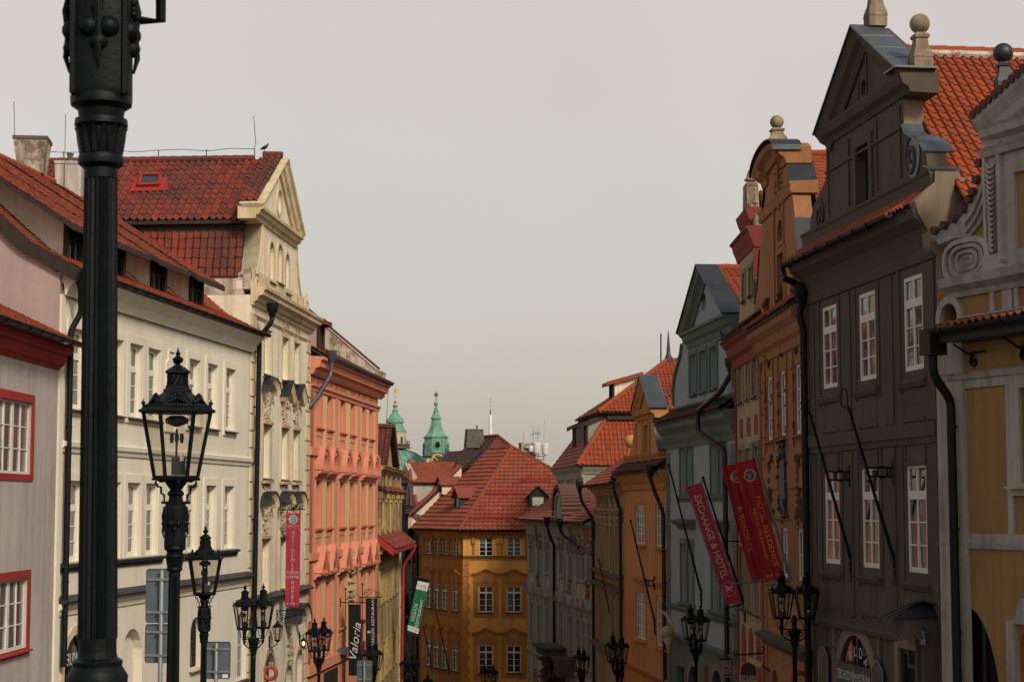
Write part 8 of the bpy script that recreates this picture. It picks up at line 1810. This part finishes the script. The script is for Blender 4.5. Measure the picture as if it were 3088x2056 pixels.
for u0, u1 in ((.07, .085), (.915, .93)): m = MB(); F.mesh(m, u0, u1, .09, .80, .007, 0, 1, 24); m.build('border_line', M['ink_pink'], T)
T = Thing('hotel_banner', 'crimson double hotel banner with round emblems and gold lettering on green pole', 'banner', F2R.P(5, F2R.sz(2388, 1762)[1]))
m, g = pole(T, F2R, (2390, 1768), (2270, 1340), mat='green_low'); m.tube([g.P(*g.sz(2327, 1566)), g.P(*g.sz(2394, 1566))], .022, 5)
g2 = Fac(g.P(0, 0, -1.6)[:2], (g.P(0, 0, -1.6) + g.t * 3)[:2])
for (A, B) in ((KP(1190, 575), KP(1320, 545)), (KP(1195, 560), KP(1330, 515))): m.tube([g.P(*g.sz(*A)), g.P(*g.sz(*B))], .022, 5)
m.tube([g2.P(*g2.sz(*KP(870, 548))), g2.P(*g2.sz(*KP(1200, 520)))], .022, 5); m.tube([g2.P(*g2.sz(*KP(1055, 530))), g2.P(*g2.sz(*KP(1175, 487)))], .025, 5); m.build('pole', [M['green_trim']], T)
qa = [g.sz(*KO(790, 462)), g.sz(*KO(992, 412)), g.sz(*KP(1403, 486)), g.sz(*KP(1192, 534))]; F = Flag([g.P(a, b, .05) for a, b in qa], g.n, .035, 1.1, .5); m = MB(); F.mesh(m); m.build('cloth', M['b_red2'], T)
emblem(F, T, .57, .125, .13, 'ink_blue', 'ink_gold'); line(F, T, 'ink_gold', 'HOTEL RESIDENCE', .70, .60, 1.80, .135, -90, bold=-.008); line(F, T, 'ink_gold', 'BIJOUX DE PRAGUE', .36, .605, 1.30, .09, -90, bold=-.008); stars(F, T, 'ink_gold', 4, .2, .2, .955, .04)
qb = [g2.sz(*KO(676, 490)), g2.sz(*KO(832, 452)), g2.sz(*KP(1178, 478)), g2.sz(*KP(1056, 522))]; F = Flag([g2.P(a, b) for a, b in qb], g2.n, .035, 1.2, 1.5); m = MB(); F.mesh(m); m.build('cloth', M['b_red2'], T)
emblem(F, T, .74, .115, .135, 'ink_blue', 'ink_gold'); line(F, T, 'ink_gold', '& RESORTS', .48, .56, 1.2, .13, -90, bold=-.008)

# ================================================================== hanging signs and wall lanterns
def hang_sign(label, f, pxw, right, shape, matn, texts, bar=None, extra=None):
    s = f.sz(*pxw)[0]; g = outP(f, s, right); T = Thing('hanging_sign', label, 'sign', g.P(*g.sz(*shape[0])), 'hanging shop signs'); pts = [g.sz(*p) for p in shape]; m = MB(); m.prism(g, pts, -.03, .03); o = m.build('board', M[matn], T)
    m = MB(); m.sweep(g, pts, [(0, .03), (0, .045), (-.025, .045), (-.025, .03)], True); m.build('frame', M['ink_gold'], T, o)
    m = MB()
    for tx, (px, py), h, w_, rot in texts: r = math.radians(rot); p = g.sz(px, py); put_text(m, tx, g.P(p[0], p[1], .036), g.t * math.cos(r) + Z3 * math.sin(r), -g.t * math.sin(r) + Z3 * math.cos(r), h=h, w=w_)
    if texts: m.build('lettering', M['ink_white'] if matn != 'panel_yellow' else M['slate'], T, o)
    if bar: m = MB(); a, b = g.sz(*bar[0]), g.sz(*bar[1]); m.tube([g.P(*a), g.P(*b)], .022, 6); (extra(m, g, a, b) if extra else None); m.build('bracket', M['iron'], T)
    return T
M['maroon'] = simple('maroon_sign_paint', (.055, .012, .014), .5)
c_ = lambda *a: [KP(*p) for p in a]
hang_sign('small dark sign with white real czech food lettering beside the blue grey house', F4, (2216, 1990), True, c_((765, 1340), (862, 1342), (872, 1356), (870, 1498), (860, 1512), (765, 1510), (755, 1496), (757, 1354)), 'maroon', (('REAL', KP(812, 1376), .13, .24, 0), ('CZECH', KP(812, 1416), .11, .25, 0), ('FOOD', KP(812, 1462), .13, .25, 0)), (KP(715, 1330), KP(925, 1338)))
def ex(m, g, a, b):
    P = lambda x, z: g.P(x, z); curl(m, P, .12, b[0] - .03, b[1] + .10, 1.3, -1.57, -1); curl(m, P, .08, a[0] + .03, a[1] + .07, 1.2, -1.57, 1)
hang_sign('dark red arched restaurant sign hanging from a curled iron bar', F2R, (2310, 1980), True, c_((927, 1560), (930, 1420), (960, 1365), (1020, 1346), (1080, 1372), (1112, 1430), (1116, 1556)), 'maroon', (('RESTAURANT', KP(1021, 1515), .11, .52, 0), ('U ČERVENÉHO LVA', KP(1021, 1541), .05, .46, 0)), (KP(870, 1285), KP(1172, 1268)), ex)
hang_sign('tilted yellow sign above the arched red restaurant sign', F2R, (2330, 1990), True, c_((1018, 1292), (1168, 1362), (1142, 1424), (1004, 1350)), 'panel_yellow', (), (KP(1160, 1390), KP(1245, 1455)))
for k, (x0, x1, yt, lab) in enumerate(((92, 178, 1222, 'dark shop plaque with pale rim left of the taupe house shop arch'), (602, 708, 1358, 'dark shop plaque with pale rim right of the taupe house shop arch'))):
    r = F1R.rect(KW(x0, yt), KW(x1, yt + 420)); T = Thing('shop_plaque', lab, 'sign', F1R.P((r[0] + r[1]) / 2, r[2], .05), 'dark shop plaques'); cx_, w_ = (r[0] + r[1]) / 2, (r[1] - r[0]) / 2
    o_ = [(cx_ - w_, r[2]), (cx_ + w_, r[2]), (cx_ + w_, r[3] - .25), (cx_ + w_ * .8, r[3] - .15)] + arc(cx_, r[3] - .17, w_ * .62, .17, 20, 160, 8) + [(cx_ - w_ * .8, r[3] - .15), (cx_ - w_, r[3] - .25)]
    m = MB(); m.prism(F1R, o_, .03, .08); o = m.build('board', M['slate'], T); m = MB(); m.sweep(F1R, o_, [(0, .08), (0, .09), (.018, .09), (.018, .08)], True); m.build('rim', M['grey_frame'], T, o)
    m = MB(); put_text(m, 'SHOP', F1R.P(cx_, r[3] - .2, .083), F1R.t, Z3, h=.05, w=.2)
    if k == 0: put_text(m, 'Muzeum', F1R.P(cx_, r[3] - .95, .083), F1R.t, Z3, w=.36)
    m.build('lettering', M['grey_frame'], T, o)
M['lamp_glow'] = glow('lit_lamp_bulb', (1.0, .55, .16), 9.0)
def wall_lamp(label, f, wall, lamp, right, h, lit=False):
    s = f.sz(*wall)[0]; g = outP(f, s, right); a, b = g.sz(*wall), g.sz(*lamp); T = Thing('wall_lantern', label, 'lantern', g.P(a[0], a[1]), 'small wall lanterns'); c = g.P(*b); k = h / 1.0
    m = MB(); top = c + Z3 * h * .5; m.tube([g.P(a[0], a[1] - .1), g.P(a[0] * .6 + b[0] * .4, a[1] - .14 if not lit else a[1] + .12), g.P(b[0], b[1] - h * .62 if not lit else b[1] + h * .75), c - Z3 * h * .5 if not lit else top], .02, 6); m.fbox(f, s - .04, s + .04, a[1] - .3, a[1] + .25, 0, .04); m.build('arm', M['iron'], T)
    m = MB(); B = [c + Vector((x, y, -h * .45)) for x, y in hexring(h * .13)]; U = [c + Vector((x, y, h * .2)) for x, y in hexring(h * .26)]
    for i in range(6): m.tube([B[i], U[i]], .011, 4); m.tube([U[i], U[(i + 1) % 6]], .013, 4); m.tube([B[i], B[(i + 1) % 6]], .013, 4)
    m.lathe(c, [(h * .3, h * .2), (h * .12, h * .36), (h * .10, h * .42), (h * .03, h * .48), (.005, h * .58)], 8); m.lathe(c, [(h * .03, -h * .55), (h * .15, -h * .46), (h * .1, -h * .44)], 8); o = m.build('lantern', M['iron'], T)
    m = MB()
    for i in range(6): j = (i + 1) % 6; m.add([B[i], B[j], U[j], U[i]], [(0, 1, 2, 3)])
    m.build('pane', M['glass'], T, o)
    m = MB(); m.ball(c - Z3 * h * .08, h * (.13 if lit else .07), 6, 0, 1.3); m.build('bulb', M['lamp_glow'] if lit else M['white_frame'], T, o)
wall_lamp('unlit wall lantern on curved arm low on the cream house', F2, KF(1203, 1260), KF(1272, 1165), False, .72)
wall_lamp('glowing wall lantern beside the door arch of the cream house', F2, KF(1442, 1225), KF(1478, 1255), False, .42, True)
wall_lamp('tiny glowing wall lantern at the base of the amber house', F5, KM(905, 1470), KM(934, 1492), True, .34, True)
M['rusty'] = plaster('terracotta_ring_paint', (.33, .075, .035), .2, .4, (.1, .04, .03))
def ring_sign(label, f, wall, px, right, R, r):
    s = f.sz(*wall)[0]; g = outP(f, s, right); c = g.sz(*px); T = Thing('ring_sign', label, 'sign', g.P(*c), 'ring shaped bakery signs'); m = MB(); m.tube([g.P(c[0] + R * math.cos(t * .2618), c[1] + R * math.sin(t * .2618)) for t in range(25)], r, 10); o = m.build('ring', M['rusty'], T, smooth=60)
    m = MB(); m.tube([g.P(0 if not right else 3, c[1] + R * .6), g.P(*c) + Z3 * R], .025, 5); m.build('arm', M['iron'], T)
ring_sign('terracotta ring shaped sign low on the cream house beside the relief window', F2, KF(1160, 1480), KF(1215, 1495), False, .21, .075)
ring_sign('large terracotta ring shaped sign at the bottom of the brown orange house', F2R, (2435, 2030), KP(1560, 1545), True, .18, .065)

# ================================================================== bird on the ridge
p = F2.P(sr_pig, z_pig, -.5); T = Thing('pigeon', 'dark pigeon perched on the roof ridge of the cream gable house', 'bird', p)
B = lambda x, z, y=0: p + Vector((x * .29, y * .29, z * .29))
m = MB(); m.tube([B(-.62, .18), B(-.40, .24), B(-.2, .34), B(.05, .45), B(.22, .58), B(.32, .72), B(.37, .84), B(.42, .88), B(.48, .86), B(.58, .80)], [.012, .03, .055, .065, .058, .040, .032, .030, .02, .003], 10)
for y in (-.1, .1): m.tube([B(.0, .3, y), B(.03, .02, y), B(.12, .0, y)], .008, 5)
for y in (-.16, .16): m.tube([B(.15, .5, y), B(-.1, .42, y * 1.15), B(-.5, .2, y * .5)], [.03, .035, .006], 7)
o = m.build('body', M['slate'], T, smooth=60)
